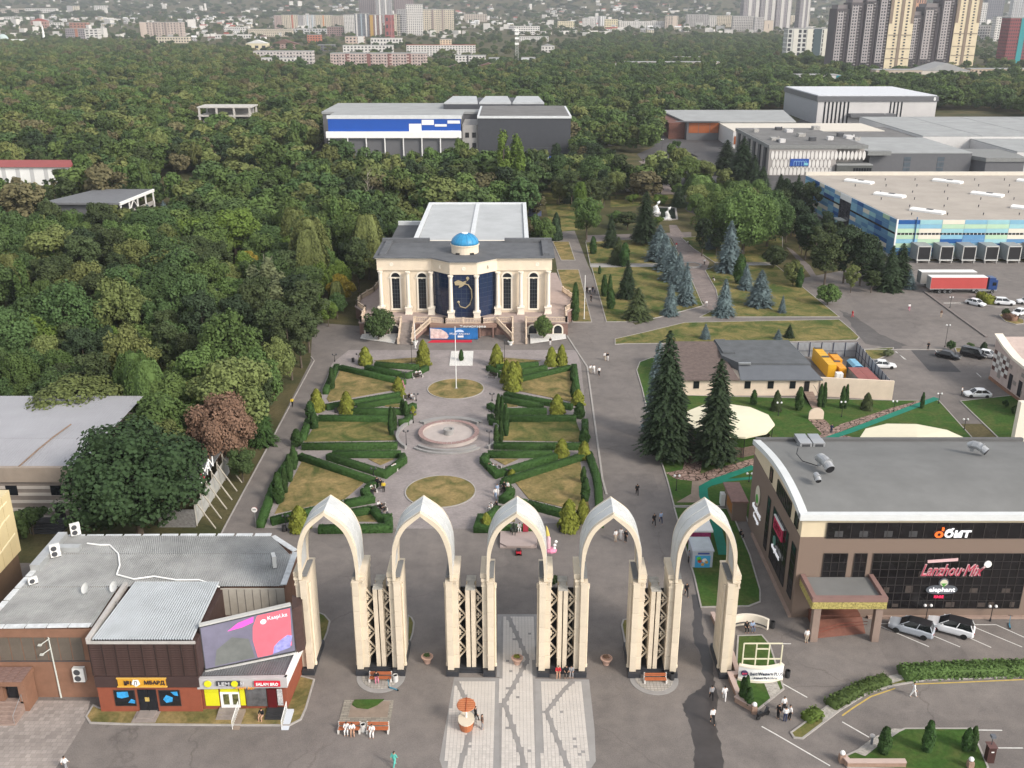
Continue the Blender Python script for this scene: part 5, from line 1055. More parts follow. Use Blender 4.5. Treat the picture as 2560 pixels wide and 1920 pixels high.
def sidebox(s0,s1,z0,z1,k,m,nm):p=[dv*s0,dv*s1];nn=Vector((-dv.y,dv.x,0));MB().add([tuple(p[0]+nn*k+Vector((0,0,z0))),tuple(p[1]+nn*k+Vector((0,0,z0))),tuple(p[1]+nn*k+Vector((0,0,z1))),tuple(p[0]+nn*k+Vector((0,0,z1))),tuple(p[0]+Vector((0,0,z0))),tuple(p[1]+Vector((0,0,z0))),tuple(p[1]+Vector((0,0,z1))),tuple(p[0]+Vector((0,0,z1)))],[(0,3,2,1),(3,7,6,2),(0,1,5,4),(0,4,7,3),(1,2,6,5)]).build(nm,m,WH)
sidebox(.5,77,6.72,7.24,.09,GLASS,'window_band');sidebox(34.2,43.4,.3,9.0,.12,mat('lobby_glass',(.045,.045,.055),r=.2,v=.4,s=1),'lobby_glazing');sidebox(34.2,43.4,9.1,10.8,.10,WHITE,'white_panel')
sidebox(36,41,3.2,3.5,2.5,mat('pale_metal',(.5,.52,.48)),'entrance_canopy')
for i,s_ in enumerate((24,26.2,28.4)):sidebox(s_,s_+1.2,1.2,3.4,.11,WHITE,'side_window')
MB().prism([(-.15,-.1),(.25,-.1),(.25,.3),(-.15,.3)],0,ZW).build('corner_trim',WHITE,WH)
skm=MB().sideprism([(-1.5,0),(1.5,0),(1.5,.5),(.8,.85),(-.8,.85),(-1.5,.5)],-4.6,4.6).mesh('skylight')
for i,p in enumerate(((1262,590),(1438,668),(1655,760),(1772,588),(2000,664),(2240,745),(2260,590))):
 c=gp('a6',*p,ZW);k=obj('skylight',skm,WHITE,WH,(c.x-105.3,c.y-266.3,ZW-.04),rot=(0,0,-.75));obj('skylight_hatch',MB().box(-.9,.9,-.7,.7,.86,.95).mesh('skylight_hatch'),DGREY,k,(.6,0,0))
vm=MB().lathe([(.12,0),(.12,.5),(.22,.52),(.22,.7)],6).mesh('roof_vent')
for i in range(9):
 for j in range(6):obj('roof_vent',vm,DGREY,WH,(6+i*10+(j%2)*4,6+j*12,ZW-.04))
MB(OW).beam((110.5,266.15,.5),(110.5,266.15,11.6),.5,.12).build('ladder',mat('ladder_blue',(.06,.16,.34),v=0),WH)
dk=mat('dock_grey',(.25,.27,.28),r=.5,v=.1)
for i in range(6):
 x=4.6+i*6.12
 d_=MB().box(x,x+3.7,-4.9,0,.75,4.75).build('dock_shelter',dk,WH);MB().box(x+.25,x+3.45,-4.99,-4.9,1.1,4.45).build('dock_door',BLACK,d_)
 MB().box(x+.05,x+.25,-5.08,-4.9,.9,4.6).box(x+3.45,x+3.65,-5.08,-4.9,.9,4.6).box(x+.05,x+3.65,-5.08,-4.9,4.45,4.65).box(x+.0,x+3.7,-5.25,-4.9,.7,.95).build('dock_frame',mat('dock_frame',(.50,.50,.48),v=.1),d_)
 for q in(.3,3.4):MB().box(x+q-.15,x+q+.15,-5.2,-4.7,0,.72).build('dock_leg',GREY,d_)
 # ------------------------------------------------ exhibition halls
m_exg=mat('expo_grey',(.115,.117,.125),r=.6,v=.06);m_exl=mat('expo_roof',(.30,.31,.31),r=.85,v=.14,s=.12);m_exw=mat('expo_white',(.55,.54,.53),r=.7,v=.06);m_band2=mat('expo_frieze',(.20,.205,.20),r=.8,v=.2,s=2)
EX=thing('patterned_expo_hall','exhibition hall with rows of white pointed-arch relief on its front','building',(107,414,0));OE=(107,414,0)
MB(OE).prism([(106.6,414),(134.6,414),(134.6,420),(148,420),(143,478),(106.5,478)],0,12.0).build('wall',mat('expo_taupe',(.32,.30,.285),v=.08),EX)
MB(OE).prism([(106.2,413.6),(147.2,413.6),(147.2,419.9),(146,420),(143,478.4),(106.1,478.4)],11.0,12.4).build('frieze',m_band2,EX);MB(OE).prism([(107,414.5),(146,414.5),(142,477),(107,477)],12.41,12.5).build('roof',mat('expo_felt',(.150,.148,.145),r=.95,v=.2,s=.15),EX)
ov_=[(.62*math.sin(PI*t)*(1 if t<.5 else 1),t)for t in[i/8 for i in range(9)]]
pet=MB().wallprism([(.62,.0),(.66,1.6),(.55,2.4),(.25,3.0),(0,3.3),(-.25,3.0),(-.55,2.4),(-.66,1.6),(-.62,0)],-.18,0).mesh('arch_relief');pet2=MB().wallprism([(0,-.6),(.35,-.1),(.62,.6),(.66,1.6),(.55,2.4),(.25,3.0),(0,3.3),(-.25,3.0),(-.55,2.4),(-.66,1.6),(-.62,.6),(-.35,-.1)],-.16,0).mesh('arch_relief')
for row,(z,off,n)in enumerate(((.3,0,17),(3.2,.85,16),(6.6,0,24))):
 for i in range(n):
  x=1.0+off+i*1.65
  if x>26.5 and row<2:continue
  obj('arch_relief',pet if row==0 else pet2,mat('relief_white',(.62,.60,.57),r=.7,v=.08,objrand=.06),EX,(x,-.003,z+(.3 if row else 0)))
bn=MB(OE).box(115.5,123.3,413.55,413.8,3.9,6.9).build('blue_poster',mat('poster_blue',(.02,.07,.30),r=.4,v=.3,s=.5),EX)
for i in range(5):q=arcring(.42,.62,5.2,413.46,413.54,8);MB(OE).add([(x+117.6+i*1.05,y,z+.3)for x,y,z in q.v],q.f).box(117.0+i*1.05,117.18+i*1.05,413.46,413.54,4.1,5.5).build('poster_arch',mat('poster_pale',(.22,.38,.62),v=.2),bn)
MB(OE).wallprism([(121.2,4.3),(123,4.2),(123,5.2),(121.4,5.4)],413.46,413.54).build('poster_bird',mat('poster_aqua',(.16,.42,.5),v=.2),bn)
for i in range(6):MB(OE).box(105.9,106.49,418+i*10,421.5+i*10,0,11).build('dark_fin',DGREY,EX)
hv=mat('hvac_mix',(.34,.33,.31),r=.6,v=.4,s=2)
for i in range(13):
 p=((770,345),(800,355),(815,360),(665,300),(795,288),(855,300),(925,325),(990,350),(1090,345),(1010,285),(1150,325),(1200,335),(1245,348))[i]
 c=gp('a6',*p,12.5);t=MB((107,414,0));s_=random.uniform(.8,1.6);t.box(c.x-s_,c.x+s_,c.y-s_*1.5,c.y+s_*1.5,12.51,12.5+random.uniform(.7,1.8));t.cyl(c.x+s_*1.4,c.y,.35,12.51,14,8);t.build('roof_unit',[hv,DGREY,m_exw][i%3],EX)
 # dark wings, glazed lobby
E2=thing('dark_expo_wing','dark grey exhibition wing with a flat roof right of the patterned hall','building',(150,417,0));O2=(150,417,0)
MB(O2).box(149.5,192,417,470,0,8.6).build('wall',m_exg,E2);MB(O2).box(149.3,192.2,416.8,470.2,8.61,9.0).build('roof',m_exl,E2)
MB(O2).box(134.7,149.4,412,420,0,4.4).build('lobby',mat('lobby_dark',(.10,.105,.10),r=.3,v=.2,s=1),E2);MB(O2).box(134.6,149.45,411.8,420,4.41,4.8).build('lobby_roof',m_exl,E2)
for i in range(7):MB(O2).box(141.5+i*1.1,142.4+i*1.1,411.9,412,.4,3.4).build('lobby_pane',GLASS,E2)
MB(O2).box(147.3,157,413.4,417,8.3,9.9).build('frieze_block',m_band2,E2);
for x in(164,178):
 for k in range(3):MB(O2).box(x,x+2.8,416.9,417,1+k*2.2,2.8+k*2.2).build('window',mat('grey_glass',(.09,.11,.13),r=.2,v=.3),E2)
MB(O2).prism([(192.5,420),(196,412),(212,412),(214,424),(214,440),(192.5,440)],0,6.0).build('corner_pavilion',m_exg,E2);MB(O2).prism([(192,419.5),(195.6,411.4),(212.4,411.4),(214.6,424),(214.6,440),(192,440)],6.01,7.6).build('pavilion_frieze',m_band2,E2)
E3=thing('white_roof_expo_hall','wide exhibition hall with pale slab roof at the right edge','building',(215,430,0));O3=(215,430,0)
MB(O3).box(192.3,330,470.5,560,0,9.2).build('wall',m_exw,E3);MB(O3).box(214.8,330,425,470.4,0,8).build('front_block',m_exw,E3)
for i in range(5):
 for j in range(3):MB(O3).box(192.5+i*27.5,192.5+i*27.5+27,470.6+j*30,470.6+j*30+29.5,9.21,9.6).build('roof_slab',m_exl,E3)
MB(O3).box(214.8,330,425,470.3,8.01,8.4).build('roof_slab',m_exl,E3);MB(O3).box(150,191.8,470.5,520,0,8.0).build('link_wall',m_exg,E3);MB(O3).box(150,191.8,470.5,520,8.01,8.4).build('link_roof',mat('expo_felt',(.15,.148,.145)),E3)
H8=thing('numbered_hall','white hall with dark striped panels and a dark roof band numbered 8','building',(184.5,613,0));O8=(184.5,613,0)
MB(O8).box(184.5,256,613,690,0,13.4).build('wall',mat('hall_white',(.50,.485,.475),r=.5,v=.08,s=.1),H8);MB(O8).box(183.7,256.6,612.4,690.5,13.41,16.4).build('roof_band',m_exg,H8);MB(O8).box(184.5,256,614,689.5,16.41,16.9).build('roof',mat('white_roof',(.55,.57,.6)),H8)
MB(O8).box(184.3,184.49,613.4,689.5,0,13.3).build('side_shade_layer',mat('hall_side_shade',(.33,.34,.365),v=.08),H8)  # shade of the left wall put into its colour, bluer and darker than the front
for i in range(7):MB(O8).box(188.3+i*2.35,189.3+i*2.35,612.9,613,.5,13.2).build('dark_stripe',GLASS,H8)
for i in range(4):MB(O8).box(228+i*2.2,228.9+i*2.2,612.9,613,.5,13.2).build('dark_stripe',GLASS,H8)
MB(O8).box(203,230,606.5,612.9,4.6,6.6).build('entrance_canopy',m_exg,H8);MB(O8).box(243,255.5,612.8,613,.5,4.5).build('glazed_corner',GLASS,H8)
text('8',WHITE,H8,(254.2-184.5,-.75,14.9),h=2.1,bold=.03)
OH_=thing('orange_expo_hall','low exhibition hall with orange panels and a pale roof along the avenue','building',(90,536,0));OO=(90,536,0)
MB(OO).prism([(93,536),(150,536),(160,600),(88,600)],0,9.0).build('wall',m_exg,OH_);MB(OO).prism([(92,535.4),(150.5,535.4),(160.5,600.5),(87.5,600.5)],9.01,9.6).build('roof',m_exl,OH_);MB(OO).box(110,185,500,535.3,0,8.2).build('front_wing',m_exw,OH_);MB(OO).box(110,185,500,535.3,8.21,8.7).build('wing_roof',mat('cream_coping',(.58,.54,.47)),OH_)
m_or=mat('rust_orange',(.30,.085,.025),r=.6,v=.12,s=.4)
for x0,x1 in((94,99),(99.3,105),(105.3,109.8)):MB(OO).box(x0,x1,535.85,535.99,3.6,8.8).build('orange_panel',m_or,OH_)
for x0,x1,y in((110.5,119,499.9),(119.5,128,499.9)):MB(OO).box(x0,x1,y-.12,y,2.2,6).build('orange_panel',m_or,OH_)
for k in range(4):MB(OO).box(86.5+k*.8,110+k*.3,534.6-k*.2-1,536,9.61-k*0,9.8+k*.35).build('stepped_parapet',m_exg,OH_)if k==0 else None
MB(OO).box(84,92.9,540,590,0,8.4).build('brick_porch',mat('dark_brick',(.14,.06,.045),v=.3,s=1),OH_)
# blue hall and the dark hall behind the museum
BH=thing('blue_hall','grey shed hall with a long blue and white upper facade above the trees','building',(-52,450,0));OBH=(-52,450,0)
MB(OBH).box(-82,-22.8,450,478,0,20.0).build('wall',m_exg,BH);bl=mat('facade_blue',(.012,.075,.36),r=.5,v=.05,s=.2)
MB(OBH).box(-82,-22.8,449.8,449.99,14.0,19.4).build('blue_facade',bl,BH);MB(OBH).box(-83,-22.6,448.6,449.99,11.2,13.95).build('white_band',WHITE,BH)
for i,(x0,x1,z0,z1)in enumerate(((-45.9,-40.4,14.0,17.3),(-40.2,-34.8,16.8,19.0),(-34.4,-29.1,16.1,17.1),(-28.7,-23.2,17.4,18.7),(-40.2,-22.9,13.98,14.3))):MB(OBH).box(x0,x1,449.68,449.79,z0,z1).build('white_panel',WHITE,BH)
for i in range(8):MB(OBH).box(-82+i*8.3,-81.6+i*8.3,448.8,449.4,0,11.2).build('column',WHITE,BH)
MB(OBH).box(-82.4,-22.4,450,478.4,20.01,20.3).build('roof',m_exl,BH);MB(OBH).box(-82.4,-22.4,449.6,450.6,19.4,20.9).build('parapet',mat('white_flashing',(.58,.60,.61)),BH)
MB(OBH).box(-92,10,492,540,0,17.5).build('rear_wing',m_exg,BH);MB(OBH).box(-92.4,10,491.6,540,17.51,18.6).build('rear_roof',m_exl,BH)
lk=MB(OBH).box(-22.3,-15.4,452,478,0,16.5).build('concrete_link',GREY,BH)
for z in(2,6.5,11):
 for x in(-21,-17.9):MB(OBH).box(x,x+1.7,451.9,451.99,z,z+2.2).build('window',BLACK,lk)
DH=thing('dark_hall','tall dark charcoal hall with pale roof edges behind the museum','building',(5,450,0));ODH=(5,450,0)
MB(ODH).box(-15.2,26.2,450,500,0,19.6).build('wall',mat('charcoal_cladding',(.050,.053,.062),r=.6,v=.08),DH);MB(ODH).box(-15.5,26.5,449.6,500.4,19.61,20.6).build('roof_edge',mat('white_flashing',(.58,.60,.61)),DH);MB(ODH).box(-14.5,25.5,450.6,499.6,20.0,20.75).build('roof',mat('expo_felt',(.15,.148,.145)),DH)
MB(ODH).prism([(-34,505),(16,505),(10,545),(-30,545)],0,21).build('rear_hall',mat('charcoal_cladding',(.05,.053,.062)),DH)
for x0,x1 in((-34,-17),(-16.6,-.4),(0,16)):MB(ODH).prism([(x0+.3,505),(x1,505),(x1-2,545),(x0+2.5,545)],21.01,21.8).build('rear_roof',mat('light_roof_sheet',(.4,.415,.42)),DH)
for z in(2.4,4.6,6.8):MB(ODH).box(2,26,449.9,449.98,z,z+.08).build('glazing_line',mat('glazing_line',(.10,.12,.11),v=0),DH)
for i in range(5):MB(ODH).box(6+i*3.6,9.2+i*3.6,447.5,447.6,.3,3.4).build('poster',[mat('poster_white',(.5,.55,.6),v=.4,s=2),bl][i%2],DH)
# small back-of-park buildings
t=thing('glass_kiosk','blue glazed advertising kiosk with a white slanted roof behind the museum','kiosk',gp('a7',1650,270));MB().box(-2.2,2.2,-1.5,1.5,0,4.3).build('glazing',mat('kiosk_print',(.10,.12,.22),r=.3,v=.8,s=1.2),t);MB().add([(-2.5,-1.8,5.4),(2.4,-1.8,4.5),(2.4,1.8,4.5),(-2.5,1.8,5.4),(-2.5,-1.8,4.6),(2.4,-1.8,3.9),(2.4,1.8,3.9),(-2.5,1.8,4.6)],[(0,1,2,3),(7,6,5,4),(0,4,5,1),(1,5,6,2),(2,6,7,3),(3,7,4,0)]).build('roof',WHITE,t)
for k in range(5):MB().box(-2.25+k*1.1,-2.2+k*1.1,-1.55,-1.5,0,4.3).build('mullion',STEEL,t)
t=thing('guard_hut','small white hut with a brown hipped roof left of the museum','hut',gp('a7',385,325));MB().box(-1.9,1.9,-1.7,1.7,0,2.5).build('wall',m_exw,t);MB().add([(-2.4,-2.2,2.5),(2.4,-2.2,2.5),(2.4,2.2,2.5),(-2.4,2.2,2.5),(0,0,4.0)],[(0,1,4),(1,2,4),(2,3,4),(3,0,4),(3,2,1,0)]).build('roof',m_rb,t);MB().box(-.6,.3,-1.76,-1.7,.1,2.0).build('door',BLACK,t)
# pavilions in the wood on the left
PV=thing('open_pavilion','grey flat-roofed pavilion with white struts standing in the wood','pavilion',(-132,308,0));OP=(-132,308,0)
MB(OP).prism([(-148,307.5),(-123,307.5),(-121,333),(-140,333)],7.4,8.0).build('roof',mat('pavilion_roof',(.15,.155,.165),v=.1),PV);MB(OP).prism([(-146,309),(-128,309),(-127,332),(-140,332)],0,7.3).build('wall',m_exg,PV)
MB(OP).beam((-123,307.6,7.6),(-121,333,7.6),.5,.9).build('edge_beam',WHITE,PV);MB(OP).beam((-123.3,308,3.6),(-121.3,333,3.6),.5,1.3).build('balcony',mat('balcony_grey',(.36,.34,.32),v=.1),PV)
for k in range(5):y=308.5+k*6;x=-123.1+k*.47;MB(OP).box(x-.2,x+.2,y-.2,y+.2,0,7.3).build('post',WHITE,PV)
for a_,b_ in((1,1.5),(2,1.5)):MB(OP).beam((-123.1+a_*.47,308.5+a_*6,4),(-123.1+b_*.47,308.5+b_*6,7.2),.3).build('strut',WHITE,PV)
RR=thing('red_roof_shed','white shed with a red metal roof among the trees at the left edge','shed',(-190,390,0));ORR=(-190,390,0)
MB(ORR).box(-225,-173,389,402,0,7.2).build('wall',WHITE,RR);MB(ORR).sideprism([(388,7.2),(403,7.2),(395.5,9.0)],-226,-172.5).build('roof',mat('red_metal_roof',(.26,.06,.055),r=.5,v=.12,s=.3),RR)
for k in range(9):MB(ORR).box(-222+k*5.5,-220.4+k*5.5,388.9,389,.5,6.5).build('grey_strip',mat('strip_grey',(.5,.5,.5),v=0),RR)
UF=thing('concrete_frame','unfinished white concrete frame building rising from the wood','building',(-165,585,0));OU=(-165,585,0)
for z in(3.6,7.4,12.2):MB(OU).box(-181,-150,583,600,z,z+.7).build('slab',mat('raw_concrete',(.46,.44,.41),v=.15),UF)
for x in(-180,-170,-160,-151):
 for y in(583.6,599):MB(OU).box(x-.5,x+.5,y-.5,y+.5,0,12.2).build('column',mat('raw_concrete',(.46,.44,.41)),UF)
MB(OU).box(-178,-152,596,598,0,11.8).build('rear_wall',GREY,UF)
# ================================================================== the city behind the park
def gt(f,x,y):
 r=ray(*px(f,x,y));Y=300.0
 while Y<9000:
  if CAM_H+r[2]/r[1]*Y<=terrain(r[0]/r[1]*Y,Y):break
  Y+=10
 return Vector((r[0]/r[1]*Y,Y,terrain(r[0]/r[1]*Y,Y)))
CM={}
def cm(c,v=.07):
 k=tuple(round(x,3)for x in c)
 if k not in CM:CM[k]=mat('render_%d'%len(CM),k,r=.85,v=v,s=.15)
 return CM[k]
m_fwin=mat('far_window',(.035,.038,.045),r=.25,v=.3,s=.3,spec=.4);m_froof=mat('far_roof',(.30,.30,.30),r=.8,v=.15,s=.1)
FARF=[]
def far(name,label,cat,f,x0,x1,yb,yt,depth=14,col=(.5,.48,.45),fl=5,nw=8,style='win',roof=m_froof,rot=0.0,Y=None,base=None,stripe=None,ww=.5,wh=.5):
 c=gt(f,(x0+x1)/2,yb)
 if Y:c=Vector((xat(f,(x0+x1)/2,yb,Y),Y,terrain(0,Y)))
 Y=c.y;xl,xr=xat(f,x0,(yb+yt)/2,Y),xat(f,x1,(yb+yt)/2,Y);W=xr-xl;z0=terrain((xl+xr)/2,Y)-.5;h=hz(f,yt,Y)-z0
 t=thing(name,label,cat,((xl+xr)/2,Y,z0),rot);FARF.append(((xl+xr)/2,Y+depth/2,W/2+4,depth/2+4))
 w=MB().box(-W/2,W/2,0,depth,0,h).build('wall',cm(col),t)
 MB().box(-W/2-.3,W/2+.3,-.3,depth+.3,h,h+max(.4,h*.025)).build('roof',roof,t)
 k=MB();fh=h/(fl+.35)
 for i in range(nw):
  for j in range(fl):
   cx=-W/2+(i+.5)*W/nw;cz=fh*(j+.45);a=W/nw*ww/2
   k.box(cx-a,cx+a,-.12,.0,cz,cz+fh*wh)
 ns=max(2,int(depth/4))
 sx=W/2 if(xl+xr)/2<0 else-W/2
 for i in range(ns):
  for j in range(fl):cy=(i+.5)*depth/ns;k.box(sx-.12,sx+.12,cy-.7,cy+.7,fh*(j+.45),fh*(j+.45)+fh*wh)
 k.build('windows',m_fwin,t,kind='stuff')
 if style=='balcony':
  b=MB()
  for i in range(0,nw,3):
   cx=-W/2+(i+.5)*W/nw
   for j in range(fl):b.box(cx-W/nw*.48,cx+W/nw*.48,-1.1,-.13,fh*(j+.3),fh*(j+.3)+fh*.35)
  b.build('balconies',cm([min(.8,x*1.15)for x in col]),t,kind='stuff')
 if style=='bands':
  b=MB()
  for j in range(fl):b.box(-W/2-.1,W/2+.1,-.35,-.125,fh*j+fh*.05,fh*j+fh*.32)
  b.build('floor_bands',cm([min(.85,x*1.2)for x in col]),t,kind='stuff')
 if stripe:
  for u0,u1,c2 in stripe:MB().box(-W/2+W*u0,-W/2+W*u1,-.6,-.13,0,h).build('facade_bay',cm(c2),t)
 if style=='gable':
  MB().wallprism([(-W/2-.4,h),(W/2+.4,h),(0,h+W*.16)],-.4,depth+.4).build('gable_roof',roof,t)
 return t,W,h,depth
rt=mat('red_tile_roof',(.30,.075,.055),r=.8,v=.2,s=.5);bt_=mat('brown_tile_roof',(.15,.085,.07),r=.8,v=.2,s=.5)
PK,CR,WT,GR,BG,YE=(.44,.34,.31),(.55,.49,.39),(.60,.58,.55),(.36,.35,.35),(.45,.39,.33),(.62,.55,.38)
B_='building'
far('apartment_block','pinkish grey apartment block at the left end of the bright apartment row',B_,'c2',790,870,305,165,20,PK,12,5,'balcony')
far('apartment_block','cream apartment block with a red stripe in the bright apartment row',B_,'c2',872,1040,305,160,20,CR,12,9,'balcony',stripe=[(.62,.72,(.42,.08,.05))])
far('apartment_block','narrow grey apartment block between the red-striped and white blocks',B_,'c2',1042,1098,305,165,20,GR,12,4)
far('apartment_block','white apartment block with pale blue bays in the bright apartment row',B_,'c2',1100,1228,305,160,20,WT,12,7,stripe=[(.3,.4,(.40,.46,.5)),(.7,.8,(.40,.46,.5))])
far('apartment_block','cream apartment block with orange balconies in the bright apartment row',B_,'c2',1230,1400,305,162,20,CR,12,9,'balcony',stripe=[(.45,.52,(.5,.2,.06))])
far('apartment_block','beige apartment block at the right end of the bright apartment row',B_,'c2',1402,1528,305,168,20,BG,12,7,'balcony')
far('apartment_tower','white apartment tower left of the striped dark towers',B_,'c2',1532,1640,355,160,22,WT,14,6,'bands')
far('apartment_tower','dark grey tower with white stripes in the middle cluster',B_,'c2',1645,1790,392,148,22,(.17,.18,.20),16,8,stripe=[(.1,.2,WT),(.45,.55,(.30,.36,.4)),(.8,.9,WT)])
far('apartment_tower','brown tower with white side bays and yellow balconies',B_,'c2',1792,1930,390,160,22,(.25,.16,.14),15,7,stripe=[(.5,.62,WT),(.85,1,WT),(.12,.36,(.45,.28,.08))])
far('apartment_tower','plain red-brown tower slab in the middle cluster',B_,'c2',1968,2055,405,158,20,(.27,.075,.07),3,2,stripe=[(.7,.85,(.33,.15,.15))])
far('apartment_tower','cream tower right beside the red-brown slab',B_,'c2',2058,2145,385,152,20,CR,15,5,'balcony')
far('apartment_tower','grey high tower rising behind the cluster, cut by the top edge, darkest one',B_,'c2',1690,1855,200,-60,40,(.20,.17,.17),24,8,Y=3300)
far('apartment_tower','grey high tower with pale fins behind the cluster, cut by the top edge',B_,'c2',1870,2030,200,-70,40,(.34,.33,.33),24,10,Y=3200,stripe=[(.2,.3,WT),(.6,.7,WT)])
far('apartment_tower','brownish high tower behind the white tower, cut by the top edge',B_,'c2',2060,2260,200,-60,40,(.24,.19,.185),24,9,Y=3350)
far('apartment_tower','grey tower block left of the white stepped tower',B_,'c3',-30,64,385,105,22,GR,14,5,'bands')
far('apartment_tower','white stepped tower with a low beige front block',B_,'c3',66,236,380,50,22,WT,18,8)
far('stair_block','low beige block with a dark slit before the white stepped tower',B_,'c3',118,252,372,266,10,BG,2,1,ww=.1,wh=.8)
far('apartment_block','broad cream apartment block with rows of balconies right of the white tower',B_,'c3',240,568,350,102,24,CR,12,16,'balcony',stripe=[(.3,.36,(.25,.2,.18)),(.62,.68,(.25,.2,.18))])
far('office_slab','plain beige slab building alone among trees right of the towers',B_,'c3',680,922,232,150,18,BG,5,10)
far('hotel_building','white hotel with arched top row and flat roof in the trees',B_,'c3',1210,1486,372,278,18,WT,4,11,'bands')
far('arcade_building','low white arcade in front of the white hotel',B_,'c3',1270,1580,440,388,12,WT,2,14)
far('low_hall','long grey roof hall left of the white hotel',B_,'c3',1155,1215,330,275,16,GR,2,4)
far('cream_house','cream public building with dark dome roof in the right-hand trees',B_,'c3',1678,1852,302,226,16,YE,4,9)
far('apartment_block','white apartment block with a tall bay beside the cream house',B_,'c3',1940,2088,300,196,16,WT,7,8,'balcony')
far('apartment_tower','slim bright white tower right of the white apartment block',B_,'c3',2092,2190,278,172,16,(.66,.66,.65),9,4,stripe=[(.2,.3,(.12,.12,.13))])
far('long_apartment_house','long white apartment house with red roof and peach middle tower',B_,'c3',70,800,600,480,16,WT,5,24,roof=rt,stripe=None)
far('tower_house','peach middle tower of the long white apartment house',B_,'c3',425,545,596,420,14,(.60,.50,.36),8,4)
far('modern_house','white modern house with a tall dark arch',B_,'c3',590,908,705,592,16,WT,4,9,'bands',stripe=[(.38,.44,(.05,.05,.05))])
far('villa','red-brown roofed villa left of the white arch house','house','c3',500,680,775,718,14,BG,2,4,'gable',roof=bt_)
far('villa','wide brown hipped-roof villa below the white arch house','house','c3',810,1060,790,712,16,CR,2,5,'gable',roof=bt_)
far('white_box_hall','white box hall right of the lattice mast',B_,'c3',1290,1440,692,616,18,(.62,.64,.66),1,2)
far('white_box_hall','white box hall left of the lattice mast',B_,'c3',945,1060,690,618,18,(.62,.64,.66),1,2)
far('villa','white villa with a grey roof in the trees right of the mast','house','c3',1505,1642,560,490,14,WT,2,4,'gable')
far('long_apartment_house','long dusty-pink apartment house with brown balcony recesses',B_,'c2',1390,2405,770,570,18,(.46,.375,.345),6,34,'balcony',stripe=[(.16,.20,(.20,.10,.09)),(.38,.42,(.20,.10,.09)),(.60,.64,(.20,.10,.09)),(.80,.84,(.20,.10,.09))])
far('apartment_house','pale grey apartment house with turrets left of the pink one',B_,'c2',572,1195,690,545,16,(.50,.46,.44),4,18,'balcony')
far('apartment_house','white low house with glazed balconies before the turreted apartment house',B_,'c2',655,1008,740,616,12,WT,3,9,'bands')
far('gabled_hall','pale yellow gabled hall above the turreted apartment house',B_,'c2',490,715,535,462,18,YE,1,3,'gable',roof=cm((.6,.6,.58)))
far('villa_row','row of brown-roofed houses behind the turreted apartment house','house','c2',745,1050,515,470,14,(.35,.25,.22),2,8,'gable',roof=bt_)
far('brick_block','orange-red brick block left of the middle cluster',B_,'c2',1140,1282,475,372,18,(.42,.16,.10),4,5)
far('office_house','pinkish office house with red gable below the towers',B_,'c2',1546,1742,495,388,18,(.50,.40,.34),3,5,stripe=[(.68,1,WT)])
far('unfinished_house','dark grey unfinished house with open floors',B_,'c2',1252,1430,545,478,14,(.14,.14,.15),3,6,'bands')
far('apartment_house','bright white villa complex behind the dusty-pink apartment house',B_,'c2',1520,2050,580,482,14,WT,3,14)
far('pavilion_hall','white flat pavilion hall below the red-brown tower',B_,'c2',1815,2145,495,405,16,WT,2,10)
far('office_slab','white flat-roofed office left of the long cream school',B_,'c2',255,475,358,290,16,WT,3,10)
far('school_building','long cream school with rows of windows left of the towers',B_,'c2',512,980,388,310,16,CR,4,22)
far('school_annex','low white school wing in front of the long cream school',B_,'c2',160,540,412,366,12,WT,1,14)
far('sports_hall','grey-roofed sports hall right of the long cream school',B_,'c2',982,1350,362,306,18,(.46,.46,.45),2,12)
far('brown_block','dark brown block right of the grey-roofed sports hall',B_,'c2',1352,1520,385,285,16,(.25,.17,.155),4,7)
far('apartment_block','pink-beige stepped apartment block alone above the left wood',B_,'c1',1492,1940,400,238,20,(.48,.40,.35),9,14,'balcony',stripe=[(.0,.14,(.52,.43,.37)),(.32,.36,(.22,.18,.16)),(.58,.62,(.22,.18,.16))])
far('low_annex','cream low annex at the foot of the pink-beige apartment block',B_,'c1',1660,2010,460,392,12,CR,2,12)
far('unfinished_house','grey concrete shell with a rust-red core above the left wood',B_,'c1',700,905,450,305,16,(.26,.24,.25),6,9,stripe=[(.5,.64,(.33,.15,.10))])
far('unfinished_house','white-fronted half of the concrete shell building',B_,'c1',907,1048,450,310,16,WT,5,3,ww=.6)
far('brown_house','rust-brown house behind the concrete shell building',B_,'c1',740,930,330,240,16,(.34,.17,.12),3,5)
far('white_school','white two-storey school at the far left',B_,'c1',40,215,220,178,16,WT,2,7)
far('red_house','brick-red roofed house group left of the white minaret','house','c1',330,500,300,225,16,(.40,.24,.20),2,6,'gable',roof=rt)
far('white_house','white three-storey house right of the minaret','house','c1',528,660,305,240,14,WT,3,5)
far('cream_row','pale long row of houses below the hills at the far left',B_,'c1',0,260,138,92,14,BG,2,12)
far('cream_row','pale long row of houses below the hills, right of the first row',B_,'c1',270,600,138,90,14,WT,2,14)
far('hill_block','beige and white block near the hill foot at the left',B_,'c1',712,832,128,62,16,CR,5,5,stripe=[(.0,.5,GR)])
far('hill_block','white terraces block near the hill foot',B_,'c1',1000,1140,112,60,16,WT,4,6)
